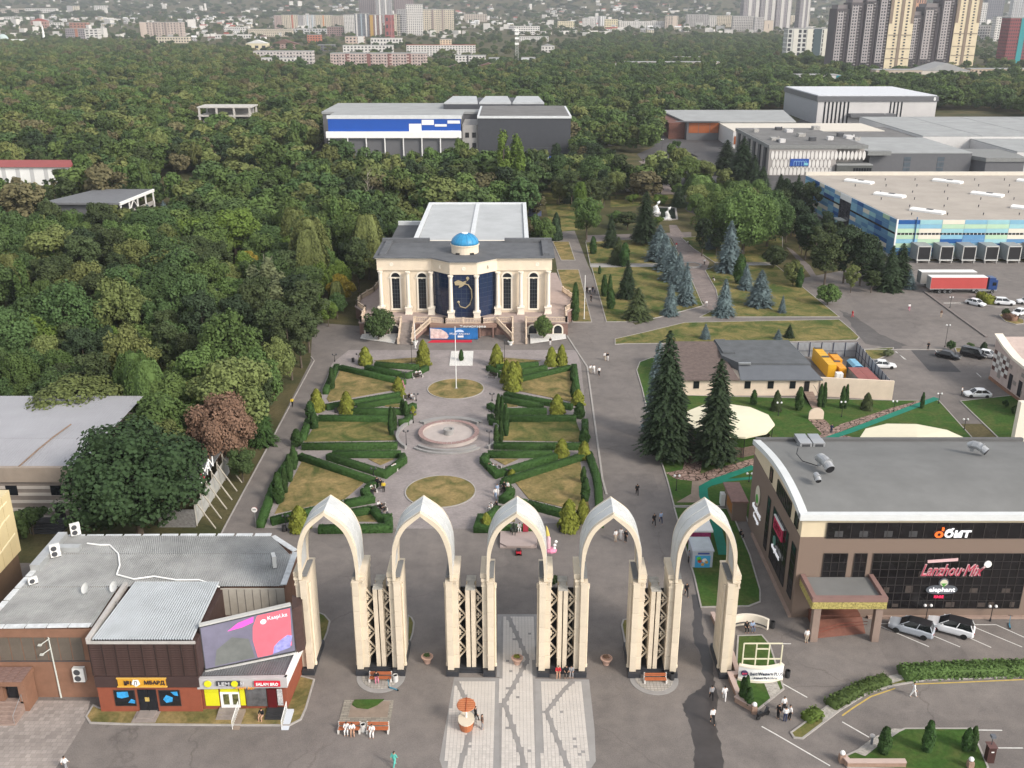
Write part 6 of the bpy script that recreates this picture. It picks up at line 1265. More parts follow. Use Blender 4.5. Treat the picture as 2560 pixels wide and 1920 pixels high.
# mosque
mq=gt('c1',140,480);t=thing('mosque','white mosque with a pale green dome at the left edge','mosque',mq);FARF.append((mq.x,mq.y,40,20));MB().box(-36,34,0,20,0,10).build('wall',WHITE,t)
MB().lathe([(10*math.cos(k*PI/16),10*math.sin(k*PI/16))for k in range(8)]+[(.1,10)],16,(-22,9,10)).build('dome',mat('dome_green',(.36,.44,.43),r=.5,v=.1),t,smooth=True)
for k in range(9):MB().wallprism([(-33+k*7.5,0),(-29+k*7.5,0),(-29+k*7.5,5),(-31+k*7.5,7),(-33+k*7.5,5)],-.2,0).build('arch_window',m_fwin,t)
mn=gt('c1',475,450);t=thing('minaret','slim white minaret standing right of the mosque','minaret',mn);hh=hz('c1',258,mn.y)-mn.z
MB().lathe([(2.6,0),(2.6,hh*.35),(2.2,hh*.36),(2.1,hh*.52),(3.0,hh*.54),(3.0,hh*.57),(1.6,hh*.58),(1.5,hh*.74),(2.0,hh*.76),(1.5,hh*.78),(.2,hh)],10).build('shaft',WHITE,t)
# right-hand side
far('apartment_tower','beige and grey tower standing alone at the edge of the right wood',B_,'c4',695,830,305,170,18,BG,9,5,'bands',stripe=[(.55,.9,(.50,.42,.35))])
far('apartment_block','grey panel block left of the small white tower',B_,'c4',920,1150,285,155,16,(.40,.385,.37),9,12,'balcony')
far('apartment_tower','small white and grey tower between panel blocks',B_,'c4',1155,1240,285,165,16,WT,9,4)
far('apartment_block','beige panel block right of the small white tower',B_,'c4',1242,1410,285,167,16,CR,8,9,'bands')
far('apartment_block','grey long panel block with light bands',B_,'c4',1412,1640,335,172,16,(.42,.40,.38),9,12,'bands')
far('apartment_block','grey panel block with white balconies left of the plain beige end wall',B_,'c4',1642,1742,345,185,16,(.44,.42,.41),9,6,'balcony')
far('end_wall_block','plain beige end wall of a panel block',B_,'c4',1745,1840,345,218,14,(.50,.42,.34),1,1,ww=.05)
far('apartment_block','cream long panel block below the twin high towers',B_,'c4',1860,2230,262,162,16,CR,8,20,'balcony')
far('cream_house','cream house at the right edge of the far apartment houses',B_,'c4',50,188,305,205,14,YE,4,6)
far('apartment_block','low white apartment row left of the lone beige tower',B_,'c4',200,690,300,225,14,WT,5,24,'balcony')
for i,(a,b,lab)in enumerate(((1530,1700,'grey pinstriped high tower, leftmost of the three towers at the top right'),(1710,1870,'grey pinstriped high tower in the middle of the three towers at the top right'),(1880,2040,'grey pinstriped high tower with pale bays, rightmost of the three at the top right'),(2130,2240,'grey pinstriped high tower partly hidden behind the dark apartment complex'))):
 far('apartment_tower',lab,B_,'c4',a,b,190,-70,40,(.27,.25,.26),26,9,Y=2700,stripe=[(.3,.5,(.52,.50,.47)),(.75,.95,(.52,.5,.47))],ww=.35)
far('school_building','pale pink two-storey school with a grey roof in the right-hand wood',B_,'c4',240,1270,790,662,16,(.62,.52,.50),3,26,roof=mat('far_roof',(.3,.3,.3)))
far('school_wing','rose-red rear wing behind the pale pink school',B_,'c4',590,1140,690,608,14,(.46,.27,.24),2,16)
far('low_hall','white flat low hall left of the pale pink school',B_,'c4',-60,190,760,682,14,WT,1,10)
far('business_centre','white and blue-glass business building with tall rounded bays',B_,'c5',-130,345,610,285,22,(.55,.55,.52),7,10,ww=.6,wh=.7,stripe=[(.12,.22,(.62,.6,.54)),(.40,.52,(.62,.60,.52)),(.54,.70,(.06,.09,.10)),(.74,.84,(.62,.60,.52))])
# dark apartment complex with cream end towers
def cpx(name,label,secs,Yb,depth=26):
 x0=secs[0][0];xl=xat('c5',x0,690,Yb);t=thing(name,label,B_,(xl,Yb,0));last=0
 for i,(a,b,yt,cr_)in enumerate(secs):
  u0,u1=xat('c5',a,690,Yb)-xl,xat('c5',b,690,Yb)-xl;h=hz('c5',yt,Yb);yo=-2.0*i
  body=MB().box(u0,u1,yo,depth,0,h).build('tower_section',cm((.62,.53,.37))if cr_ else cm((.085,.075,.08)),t)
  nf=int(h/3.1);k=MB();W_=u1-u0
  if cr_:
   for c_ in(.28,.72):
    for j in range(nf):k.box(u0+W_*c_-1.1,u0+W_*c_+1.1,yo-.12,yo,j*3.1+.9,j*3.1+2.5)
   MB().box(u0+W_*.44,u0+W_*.56,yo-.5,yo-.01,0,h).build('centre_bay',cm((.22,.17,.13)),body)
   for z in(3,16,26,40):MB().box(u0+.6,u1-.6,yo-.4,yo-.13,z,z+.8).build('cornice',cm((.25,.2,.15)),body)
   [MB().box(q_,q_+W_*.12,yo-.3,yo-.01,52,h).build('corner_bay',cm((.22,.17,.13)),body)for q_ in(u0,u1-W_*.12)]
   for j in range(nf):k.box(u0-.12,u0+.02,yo+4,yo+7,j*3.1+.9,j*3.1+2.6)
  else:
   MB().box(u0+W_*.08,u0+W_*.52,yo-.8,yo-.01,0 if False else 12,h-3).build('pale_bay',cm((.36,.33,.33)),body)
   MB().box(u0+W_*.74,u0+W_*.92,yo-1.2,yo-.01,6,h-6).build('dark_bay',cm((.05,.042,.048)),body)
   for c_ in(.20,.38):
    for j in range(nf):k.box(u0+W_*c_-.8,u0+W_*c_+.8,yo-.92,yo-.805,j*3.1+.9,j*3.1+2.6)
   b_=MB()
   for j in range(nf):b_.box(u0+W_*.56,u0+W_*.70,yo-1.4,yo-.2,j*3.1+.2,j*3.1+1.2)
   b_.build('balconies',cm((.28,.26,.26)),body,kind='stuff')
   MB().box(u0+W_*.1,u1-W_*.2,yo+2,depth-2,h,h+4).build('penthouse',cm((.20,.18,.18)),body)
  k.build('windows',m_fwin,body,kind='stuff')
 FARF.append((xl+40,Yb+10,70,30))
cpx('apartment_complex','dark apartment complex of four sections ending in a cream tower, nearer one',[(300,435,85,0),(430,570,25,0),(565,695,12,0),(690,830,-30,0),(795,1030,-150,1)],1130)
cpx('apartment_complex','dark apartment complex ending in a cream tower, farther right one',[(1035,1150,150,0),(1145,1310,70,0),(1305,1450,-20,0),(1440,1675,-150,1)],1210)
far('gym_hall','white gabled hall with a grey roof in front of the cream towers',B_,'c5',1200,1665,850,700,30,(.58,.53,.47),1,3,'gable')
far('old_house','old cream and brick apartment house below the first cream tower',B_,'c5',740,1200,860,692,14,(.44,.37,.30),3,10)
far('apartment_house','beige four-storey apartment house at the right edge below the towers',B_,'c5',1680,2300,790,682,14,(.47,.38,.29),3,16,'balcony')
far('apartment_block','grey balcony block right of the second cream tower',B_,'c5',1700,1925,400,252,16,(.42,.40,.38),5,9,'bands')
far('apartment_tower','pale tower with dark window columns left of the red-brown tower',B_,'c5',1925,2080,410,168,18,WT,10,6,'balcony')
far('apartment_tower','red-brown and teal tower cut by the right edge',B_,'c5',2045,2300,650,180,24,(.22,.055,.06),14,12,stripe=[(.42,.62,(.03,.26,.28))])
far('apartment_tower','white gridded tower above the grey balcony block',B_,'c5',1738,1842,250,30,18,WT,12,5)
far('apartment_tower','dark glass tower at the top right',B_,'c5',1845,2010,230,-30,24,(.15,.15,.17),16,8)
far('apartment_tower','pale ribbed tower at the top right corner',B_,'c5',2100,2260,210,-30,24,(.46,.46,.46),16,8,stripe=[(.2,.3,GR),(.6,.7,GR)])
far('orange_block','orange and teal block between the two cream towers',B_,'c5',1090,1230,300,-25,20,(.50,.26,.16),8,6,Y=1900,stripe=[(0,.3,(.06,.3,.32))])
far('low_hall','white low hall with a teal end wall left of the dark complex',B_,'c5',-20,395,870,745,20,(.60,.58,.56),1,8,stripe=[(.90,1.0,(.02,.22,.27))])
far('tin_roof_house','pale tin-roofed house among trees behind hall 8','house','c5',1745,1985,1010,940,20,WT,1,4,'gable')
for a,b,yb,yt,lab in((750,1000,432,345,'white villa with red gables, leftmost of the villa row'),(1045,1190,432,345,'white villa with a bright red roof, second of the villa row'),(1360,1500,420,335,'pale villa with a faded red roof, third of the villa row'),(1620,1790,440,335,'white villa with a red roof beside the largest villa'),(1795,1960,445,330,'largest white villa of the row with a tall timbered gable')):
 far('villa',lab,'house','c6',a,b,yb,yt+35,12,WT,2,4,'gable',roof=rt)
ms=gt('c3',1243,690);t=thing('lattice_mast','tall lattice telecom mast hung with antennas above the trees','mast',ms);h_=hz('c3',300,ms.y)-ms.z;k=MB()
for s in((-1,-1),(1,-1),(1,1),(-1,1)):k.beam((s[0]*2.2,s[1]*2.2,0),(s[0]*.9,s[1]*.9,h_),.35)
for j in range(14):
 z0,z1=h_*j/14,h_*(j+1)/14;w0,w1=2.2-1.3*j/14,2.2-1.3*(j+1)/14;sg_=1 if j%2 else-1;k.beam((-w0*sg_,-w0,z0),(w1*sg_,-w1,z1),.22);k.beam((w0*sg_,-w0,z0),(-w1*sg_,-w1,z1),.22)
k.build('lattice',mat('mast_white',(.5,.5,.48),v=.3,s=.3),t)
for z in(.55,.7,.82,.92):MB().box(-2.6,2.6,-2.6,-1.6,h_*z,h_*z+2.4).build('antenna',WHITE,t)
# hillside houses: single ones, then the far mass
rr_=random.Random(5);used=[];protoW={}
def house(kx,ky,sc_,wallm,roofm,lab):
 c=gt('s',kx,ky);t=thing('hillside_house',lab,'house',c,rr_.uniform(-.3,.3),'small houses in the far town')
 W_,D_,H_=sc_*rr_.uniform(9,17),sc_*rr_.uniform(8,11),sc_*rr_.uniform(5,9)
 MB().box(-W_/2,W_/2,0,D_,-1,H_).build('wall',wallm,t);MB().sideprism([(-.5,H_),(D_+.5,H_),(D_/2,H_+D_*.28)],-W_/2-.5,W_/2+.5).build('roof',roofm,t)
 k=MB()
 for i in range(3):
  for j in range(2):x=-W_/2+(i+.5)*W_/3;k.box(x-1,x+1,-.1,0,H_*(.12+.45*j),H_*(.38+.45*j))
 k.build('windows',m_fwin,t,kind='stuff');FARF.append((c.x,c.y,9,9))
zones=[(20,330,38,72,'near the minaret',28),(330,700,30,88,'left of the bright apartments',40),(700,900,14,34,'above the bright apartments',16),(1010,1280,14,30,'right of the middle towers',16),(1140,1500,30,68,'right of the white tower',34),(1500,1850,14,46,'above the right wood',36),(1500,1720,66,84,'beside the right wood',12),(340,420,80,95,'by the concrete shell',3),(350,700,84,106,'behind the left wood',10)]
wms=[('white',cm((.66,.65,.63))),('cream',cm((.55,.5,.4))),('grey',cm((.42,.41,.40)))];rms=[('pale',m_froof),('red',rt),('brown',bt_),('white',cm((.6,.6,.6)))]
for x0,x1,y0,y1,zn,n in zones:
 for i in range(n):
  wn_,wm0=rr_.choice(wms);rn,rm0=rr_.choices(rms,[4,2,1,3])[0];house(rr_.uniform(x0,x1),rr_.uniform(y0,y1),1.0,wm0,rm0,'%s house with %s roof %s'%(wn_,rn,zn))
far_c=MB();R2=random.Random(11)
for i in range(1500):
 Y=2300*(1+R2.random()**1.2*1.7);x=R2.uniform(-.56,.56)*Y;z=terrain(x,Y)
 if noise.noise(Vector((x*.004,Y*.004,3)))<-.12:continue
 a,b,h=R2.uniform(5,14),R2.uniform(5,9),R2.uniform(4,9 if R2.random()<.85 else 22);far_c.obx(x,Y,z-1,z+h,a*1.6,b*1.6,R2.uniform(-.5,.5))
o=far_c.build('distant_town',cm((.56,.54,.51)));o['kind']='stuff';o['label']='pale mass of distant town houses below the hills'
# ================================================================== trees, hedges, shrubs
def leafmat(name,c,rand=.28,v=.28,s=.35):return mat(name,c,r=.75,v=v,s=s,spec=.12,objrand=rand)
LM=dict(dark=leafmat('leaf_dark',(.054,.088,.031)),mid=leafmat('leaf_mid',(.080,.122,.036)),olive=leafmat('leaf_olive',(.122,.142,.048)),brown=leafmat('leaf_brown',(.125,.112,.058)),yellow=leafmat('leaf_yellow',(.23,.175,.03),.12),bright=leafmat('leaf_bright',(.095,.145,.030),.12),rust=leafmat('leaf_rust',(.19,.115,.08),.1),blue=leafmat('needle_blue',(.105,.145,.150),.12,.5,1.2),spruce=leafmat('needle_dark',(.030,.048,.024),.2,.45,1.2),pine=leafmat('needle_pine',(.050,.068,.028),.2,.4,.9),thuja=leafmat('thuja_dark',(.032,.064,.018),.18,.4,1.5),gold=leafmat('thuja_gold',(.165,.180,.030),.12,.4,1.5),hedge=leafmat('hedge_leaf',(.038,.082,.022),.08,.3,2.0),pale=leafmat('leaf_pale',(.13,.15,.075),.1),deep=leafmat('leaf_deep',(.030,.054,.022),.05))
m_bark=mat('bark',(.10,.08,.062),r=.95,v=.3,s=3);m_barkp=mat('bark_pale',(.27,.24,.20),r=.9,v=.3,s=3)
def leaves(pos,nrm,size,rng,asp=1.0,axis=None):
 n=len(pos);nrm=nrm/(np.linalg.norm(nrm,axis=1,keepdims=True)+1e-9)
 ref=rng.normal(size=(n,3))if axis is None else axis
 u=np.cross(nrm,ref);u/=np.linalg.norm(u,axis=1,keepdims=True)+1e-9;v=np.cross(nrm,u)
 s=size*rng.uniform(.6,1.4,(n,1));V=np.empty((n,4,3))
 for k,(a,b)in enumerate(((-1,-.25),(.15,-1),(1,.3),(-.2,1))):
  V[:,k]=pos+u*s*a*rng.uniform(.7,1.15,(n,1))+v*s*asp*b*rng.uniform(.7,1.15,(n,1))
 return V.reshape(-1,3),np.arange(n*4).reshape(-1,4)
def join(parts):
 V=[];F=[];k=0
 for v,f in parts:V.append(v);F.append(f+k);k+=len(v)
 return np.concatenate(V),np.concatenate(F)
def ball(c,r,n=6,m=8):
 V=[];F=[]
 for i in range(n+1):
  p=PI*i/n
  for j in range(m):t=2*PI*j/m;V.append((c[0]+r[0]*math.sin(p)*math.cos(t),c[1]+r[1]*math.sin(p)*math.sin(t),c[2]+r[2]*math.cos(p)))
 for i in range(n):
  for j in range(m):F.append((i*m+j,(i+1)*m+j,(i+1)*m+(j+1)%m,i*m+(j+1)%m))
 return np.array(V),np.array(F)
def sphere_pts(n,rng,up=0.0):
 d=rng.normal(size=(n,3));d[:,2]+=up;return d/np.linalg.norm(d,axis=1,keepdims=True)
def broadleaf(seed,nleaf,size,H=12.0,R=4.6,zc=.60,nb=44,core=True,lobes=None):
 rng=np.random.default_rng(seed);B=[]
 for i in range(nb):
  d=sphere_pts(1,rng,.35)[0];k=rng.uniform(.55,.92);r=R*rng.uniform(.20,.37)
  B.append((np.array([d[0]*R*k*rng.uniform(.75,1.1),d[1]*R*k*rng.uniform(.75,1.1),H*zc+d[2]*H*.36*k]),r))
 cs=np.array([b[0]for b in B]);rs=np.array([b[1]for b in B]);w_=rs**2/(rs**2).sum()
 bi=rng.choice(nb,nleaf,p=w_);d=sphere_pts(nleaf,rng,.25)
 pos=cs[bi]+d*rs[bi][:,None]*rng.uniform(.72,1.08,(nleaf,1))*np.array([1,1,.85])
 dist=np.linalg.norm(pos[:,None,:]-cs[None],axis=2)/rs[None];dist[np.arange(nleaf),bi]=9
 keep=dist.min(1)>.72;pos,d=pos[keep],d[keep]
 nrm=d*.9+np.array([0,0,.45])+rng.normal(size=d.shape)*.45
 P_=[leaves(pos,nrm,size,rng)]
 if core:
  for c,r in B[::2]:P_.append(ball(c,(r*.6,r*.6,r*.55),4,6))
 return join(P_)
def droop(seed,nleaf,size,H=12.,R=5.0):
 rng=np.random.default_rng(seed);t=rng.uniform(0,2*PI,nleaf);k=rng.uniform(.25,1,nleaf)**.6;cl=np.floor(t*9+k*7);j=(cl*12.9898)%1.0
 r=R*k*(1+.18*np.sin(t*5));z=H*(.98-.5*k**2.2-rng.uniform(0,.30,nleaf)*k+.05*(j-.5))
 pos=np.stack([r*np.cos(t),r*np.sin(t),z],1);nrm=np.stack([np.cos(t),np.sin(t),np.full(nleaf,.8)],1)+rng.normal(size=(nleaf,3))*.5
 return join([leaves(pos,nrm,size,rng,1.5),ball((0,0,H*.62),(R*.72,R*.72,H*.28),6,10)])
def conifer(seed,nl,H=11.,R=2.6,size=.30,bare=.06,droopf=.35,power=.85,dens=14,upb=.0):
 rng=np.random.default_rng(seed);P0=[];N0=[];A0=[]
 for i in range(nl):
  f=i/(nl-1);z=H*(bare+(1-bare)*f);Rl=R*(1-f)**power*rng.uniform(.85,1.1)+.06;nbr=max(4,int(dens*(1-f*.75)));a0=rng.uniform(0,6.28)
  for b in range(nbr):
   a=a0+2*PI*b/nbr+rng.normal()*.12;L=Rl*rng.uniform(.72,1.12);m=max(2,int(L/.30));dr=droopf*rng.uniform(.7,1.3)
   for q in range(m):
    u=(q+.6)/m
    if u<.25:continue
    x=L*u;zz=z-dr*x*u*.6+upb*x+rng.normal()*.03
    sp=.16*L*(1.1-u)
    for s in(-1,0,1)if u<.9 else(0,):
     aa=a+s*sp/max(x,.3)
     P0.append((x*math.cos(aa),x*math.sin(aa),zz+rng.normal()*.05));N0.append((math.cos(aa)*.45,math.sin(aa)*.45,1.));A0.append((-math.sin(aa),math.cos(aa),0))
 P0,N0,A0=np.array(P0),np.array(N0),np.array(A0);N0=N0+rng.normal(size=N0.shape)*.22
 c=ball((0,0,H*.32),(R*.56,R*.56,H*.28),6,8);c2=ball((0,0,H*.60),(R*.32,R*.32,H*.26),6,8)
 return join([leaves(P0,N0,size,rng,.62,A0),c,c2])
def column(seed,nleaf,size,H=5.,R=.75,shape='col'):
 rng=np.random.default_rng(seed);f=rng.uniform(0,1,nleaf);t=rng.uniform(0,2*PI,nleaf)
 prof_=(np.sin(PI*np.clip(f*.93+.05,0,1))**.45*(1-.35*f))if shape=='col' else(1-f)**.5*np.clip(f*7+.6,0,1)
 lump=1+.13*np.sin(t*3+f*9+seed)+.1*np.sin(t*5-f*17);r=R*prof_*lump*rng.uniform(.84,1.06,nleaf)
 pos=np.stack([r*np.cos(t),r*np.sin(t),H*f],1);nrm=np.stack([np.cos(t),np.sin(t),np.full(nleaf,.45)],1)+rng.normal(size=(nleaf,3))*.35
 P_=[leaves(pos,nrm,size,rng,1.35,np.tile(np.array([[0,0,1.]]),(nleaf,1)))]
 if shape=='col':P_.append(ball((0,0,H*.46),(R*.74,R*.74,H*.46),8,8))
 else:P_+=[ball((0,0,H*.3),(R*.78,R*.78,H*.30),6,8),ball((0,0,H*.58),(R*.52,R*.52,H*.32),6,8)]
 return join(P_)
def poplar(seed,nleaf,size,H=18.,R=2.2):
 rng=np.random.default_rng(seed);nb=34;B=[]
 for i in range(nb):f=rng.uniform(.12,.97);a=rng.uniform(0,6.28);k=R*(math.sin(PI*min(1,f*.9+.08))**.6)*.62;B.append((k*math.cos(a),k*math.sin(a),H*f))
 B=np.array(B);bi=rng.integers(0,nb,nleaf);d=sphere_pts(nleaf,rng,.1);pos=B[bi]+d*np.array([.85,.85,1.9])*rng.uniform(.5,1.05,(nleaf,1))*(R/2.2)
 return join([leaves(pos,d+np.array([0,0,.5])+rng.normal(size=d.shape)*.5,size,rng,1.3)]+[ball(b,(.6,.6,1.3),4,5)for b in B[::2]])
def branches(seed,H,r0,spread,n,top=.98,fork=True):
 rng=random.Random(seed);mb=MB();pts=[(0,0,0)];x=y=0
 for i in range(1,6):x+=rng.uniform(-.12,.12)*H*.05;y+=rng.uniform(-.12,.12)*H*.05;pts.append((x,y,H*top*i/5))
 mb.tube(pts,[r0*(1-.16*i)for i in range(6)],7)
 for i in range(n):
  f=rng.uniform(.25,.85);p=Vector(pts[int(f*5)]).lerp(Vector(pts[min(5,int(f*5)+1)]),f*5%1);a=rng.uniform(0,6.28);L=spread*(1.1-f*.5)*rng.uniform(.6,1)
  q=p+Vector((math.cos(a)*L*.5,math.sin(a)*L*.5,L*.45));e=q+Vector((math.cos(a)*L*.5,math.sin(a)*L*.5,L*.55));mb.tube([p,q,e],[r0*.38,r0*.22,r0*.06],5)
  if fork:
   for k in range(2):g=a+rng.uniform(-.9,.9);mb.tube([q,q+Vector((math.cos(g)*L*.45,math.sin(g)*L*.45,L*rng.uniform(.2,.6)))],[r0*.16,r0*.03],4)
 return mb.mesh('trunk')
PROTO={}
def proto(key,mk,H,W,trunk):
 V,F=mk;me=np_mesh('crown',V,F);PROTO[key]=(me,H,W,trunk)
for i in range(4):proto('elm%d'%i,broadleaf(20+i,9000,.20,12,4.6,.60,44+5*i),12.2,10.2,branches(i,9,.26,3.4,7))
for i in range(2):proto('maple%d'%i,broadleaf(40+i,30000,.20,14,6.4,.54,110),14.2,12.6,branches(9+i,10,.4,4.4,8))
proto('willow',droop(50,13000,.19),12.0,10.2,branches(12,9,.32,3.6,8))
for i in range(3):proto('pine%d'%i,broadleaf(60+i,7500,.18,13,2.9,.58,60),13.2,6.6,branches(15+i,11.5,.2,2.2,8))
for i in range(3):proto('spruce%d'%i,conifer(70+i,34,11,2.7,.24,.03,.42,.72,22),11.2,4.2,branches(20+i,10,.2,.6,3,fork=False))
proto('spruce_tall',conifer(75,50,18,3.3,.29,.11,.48,.52,21),18.1,4.9,branches(23,16,.33,.6,3,fork=False))
for i in range(2):proto('column%d'%i,column(80+i,1700,.13),5.0,1.6,branches(30,1.2,.07,.2,0));proto('cone%d'%i,column(85+i,2000,.15,4,1.35,'cone'),4.0,2.5,branches(31,1.0,.07,.2,0))
for i in range(2):proto('poplar%d'%i,poplar(90+i,4200,.24),18.6,4.6,branches(34+i,17,.26,1.4,10))
for i in range(2):proto('shrub%d'%i,broadleaf(95+i,1700,.14,2.2,1.25,.48,14),2.1,2.7,branches(38,1.2,.06,.5,3))
proto('bush0',broadleaf(97,6500,.15,5,2.5,.49,60),5.0,5.2,branches(39,3,.14,1.2,5))
KINDN=dict(bush='bushy_tree',elm='broadleaf_tree',maple='maple_tree',willow='willow_tree',pine='pine_tree',spruce='spruce_tree',column='columnar_thuja',cone='conical_thuja',poplar='poplar_tree',shrub='shrub')
CATN=dict(columnar_thuja='thuja',conical_thuja='thuja',shrub='shrub')
def grow(key,loc,h,wd,colr,label,group=None,rz=None,name=None):
 me,H,W,tr=PROTO[key];kind=name or KINDN[key.rstrip('0123456789').replace('_tall','')]
 t=thing(kind,label,CATN.get(kind,'tree'),loc,random.uniform(0,6.28)if rz is None else rz,group)
 t.scale=(wd/W,wd/W,h/H)
 obj('crown',me,LM[colr],t);obj('trunk',tr,m_bark,t);return t
def plant(key,f,x,yb,yt,wpx,colr,label,group=None,z=0.0):
 p=gp(f,x,yb,z);h=hz(f,yt,p.y)-z;zc=p.y*math.cos(PITCH)+(CAM_H-z)*math.sin(PITCH)
 return grow(key,p,max(.4,h),wpx*FR[f][2]*zc/FPX,colr,label,group)
 # --- formal garden thujas
gold=[(705,182,72,88),(1078,188,28,90),(1548,192,55,88),(1612,300,155,78),(1652,345,168,110),(1680,290,165,70),(1900,190,72,80),(1965,190,58,72),(395,480,342,95),(585,492,360,98),(915,348,265,72),(945,395,350,45),(1935,497,378,95),(2070,440,345,85),(1965,772,662,92),(2110,785,678,85),(280,1245,1095,130),(2010,1243,1055,130),(2098,1195,1052,85),(1480,1238,1138,75),(1645,912,858,60),(1010,505,450,42)]
cen=lambda x:'left' if x<1290 else 'right'
def row_of(y):return 'front hedge corner' if y>1100 else 'lower lawn' if y>700 else 'fountain lawn' if y>410 else 'upper lawn'
for i,(x,yb,yt,wd)in enumerate(gold):plant('cone%d'%(i%2),'b3',x,yb,yt,wd,'gold','golden thuja by the %s, garden\'s %s side'%(row_of(yb),cen(x)),'golden thujas in the formal garden')
dark=[(490,340,202,45),(872,638,455,48),(892,605,462,40),(945,505,410,45),(966,515,418,38),(352,525,420,70),(377,595,488,62),(265,705,600,82),(247,855,705,55),(220,935,762,52),(188,1010,850,48),(150,1072,878,80),(1560,565,375,52),(1582,600,385,40),(1606,642,438,52),(1545,695,570,42),(1575,685,540,38),(2035,290,192,40),(2038,395,290,40),(2110,695,588,80),(2105,945,840,45),(2116,1062,912,68),(2080,525,430,78),(1320,160,88,36)]
for i,(x,yb,yt,wd)in enumerate(dark):plant('column%d'%(i%2),'b3',x,yb,yt,wd,'thuja',('dark thuja by the %s, garden\'s %s side'%(row_of(yb),cen(x)))if x!=1320 else 'single dark thuja in the white gravel square before the museum','dark columnar thujas in the formal garden' if x!=1320 else None)
wg_=tag(MB().prism(GM(('b3',1255,100),('b3',1398,100),('b3',1392,192),('b3',1243,192)),.0,.12).build('gravel_bed',mat('white_gravel',(.62,.61,.58))),'square bed of white gravel before the museum steps','flower bed')
# --- hedges
def hedge(pts,wd,h,label,name='clipped_hedge',colr='hedge',dens=40,rough=.08,sz=.075,grp=None):
 P_=[Vector((p[0],p[1],0))for p in pts];t0=P_[0].copy();rng=np.random.default_rng(len(label)+int(abs(t0.x)*10));parts=[]
 base=MB((t0.x,t0.y,0));a,b=offset_line([tuple(p)for p in P_],wd/2),offset_line([tuple(p)for p in P_],-wd/2);k=.93
 V=[];F=[]
 for i in range(len(P_)):
  V+=[(*a[i],0),(*a[i],h*.96),(*b[i],h*.96),(*b[i],0)]
 for i in range(len(P_)-1):
  q=i*4;F+=[(q,q+4,q+5,q+1),(q+1,q+5,q+6,q+2),(q+2,q+6,q+7,q+3)]
 F+=[(0,1,2,3),tuple(len(V)-4+j for j in(3,2,1,0))]
 V=np.array(V);V[:,0]-=t0.x;V[:,1]-=t0.y;parts.append((V,np.array(F)))
 for i in range(len(P_)-1):
  A,B=np.array([*a[i],0.]),np.array([*a[i+1],0.]);C,D=np.array([*b[i],0.]),np.array([*b[i+1],0.]);L=np.linalg.norm(B-A)
  for(p,q,r_,s_,nr,ar)in((A,B,None,None,None,L*h),(C,D,None,None,None,L*h),(A,B,C,D,'top',L*wd)):
   n=int(ar*dens);
   if n<1:continue
   u=rng.uniform(0,1,(n,1));v=rng.uniform(0,1,(n,1))
   if nr=='top':pos=(p+(q-p)*u)*(1-v)+(r_+(s_-r_)*u)*v+np.array([0,0,h*.96]);nn=np.tile([[0,0,1.]],(n,1))
   else:
    pos=p+(q-p)*u+np.array([0,0,1.])*v*h*.97;d=(q-p)/max(L,.01);m_=(A+B+C+D)/4-(p+q)/2;nn=np.tile(-m_/(np.linalg.norm(m_)+1e-6),(n,1))
   pos=pos+nn*rng.uniform(-.02,rough,(n,1));pos[:,0]-=t0.x;pos[:,1]-=t0.y
   parts.append(leaves(pos,nn+rng.normal(size=(n,3))*.45,sz,rng))
 Vq,Fq=join(parts);o=obj(name,np_mesh(name,Vq,Fq),LM[colr],None,(t0.x,t0.y,.02));return tag(o,label,'hedge',grp)
HG=[('border hedge beside the upper lawn',[(520,178),(488,250),(445,345)]),('diagonal hedge above the upper lawn',[(540,188),(955,285)]),('hedge ending in a hook behind the museum-side bench',[(705,188),(975,240),(1020,228),(1100,188)]),('thin top hedge nearest the museum',[(765,168),(1045,186)]),('slanting hedge below the upper lawn',[(450,442),(935,360)]),('slanting hedge between upper lawn and path',[(650,438),(935,392)]),('short straight hedge above the fountain lawn',[(615,466),(935,470),(1020,430)]),('straight hedge along the top of the fountain lawn',[(400,512),(875,516)]),('rounded hedge end beside the fountain',[(915,540),(965,535),(990,500)]),('straight hedge along the bottom of the fountain lawn',[(295,692),(908,688)]),('border hedge beside the fountain lawn',[(335,530),(300,640)]),('top hedge of the small triangle below the fountain',[(490,742),(930,742)]),('hooked hedge round the small triangle below the fountain',[(462,755),(830,870),(885,830),(950,780),(935,750)]),('long diagonal hedge above the lower lawn',[(280,757),(560,850),(770,920)]),('hedge bend at the tip of the lower lawn',[(770,925),(695,985),(735,1030),(570,1060)]),('border hedge beside the lower lawn',[(245,740),(150,880),(110,960),(25,1195)]),('bottom hedge of the lower lawn',[(95,1172),(330,1115),(560,1062)]),('short slanting hedge behind the front triangle',[(610,1120),(745,1098)]),('zigzag hedge round the front triangle',[(745,1092),(800,1150),(850,1152),(852,1215),(400,1222)])]
for lab,p in HG:
 q=G2('b3',*p,z=.95);hedge(q,1.0,.95,'dark %s, left half'%lab,grp='clipped hedges of the formal garden');hedge([mir(v_)for v_ in q],1.0,.95,'dark %s, right half'%lab,grp='clipped hedges of the formal garden')
hedge(GM(('b8',1460,425),('b8',1600,412),('b8',1900,402),('b8',2320,392)),1.6,1.0,'long loose leafy hedge along the hotel drive','leafy_hedge','mid',34,.25,.13)
hedge(GM(('b8',1020,612),('b8',1200,510),('b8',1370,455)),1.2,.7,'loose row of roses on the drive median','leafy_hedge','mid',30,.25,.12)
hedge(GM(('b8',870,700),('b8',950,655)),1.1,.7,'short tuft of leafy shrubs at the median tip','leafy_hedge','bright',30,.25,.12)
hedge(GM(('e4',1290,540),('e4',1370,575),('e4',1450,630)),2.0,1.3,'yellow-green clipped shrub strip between the parked white cars','leafy_hedge','gold',14,.3,.2)
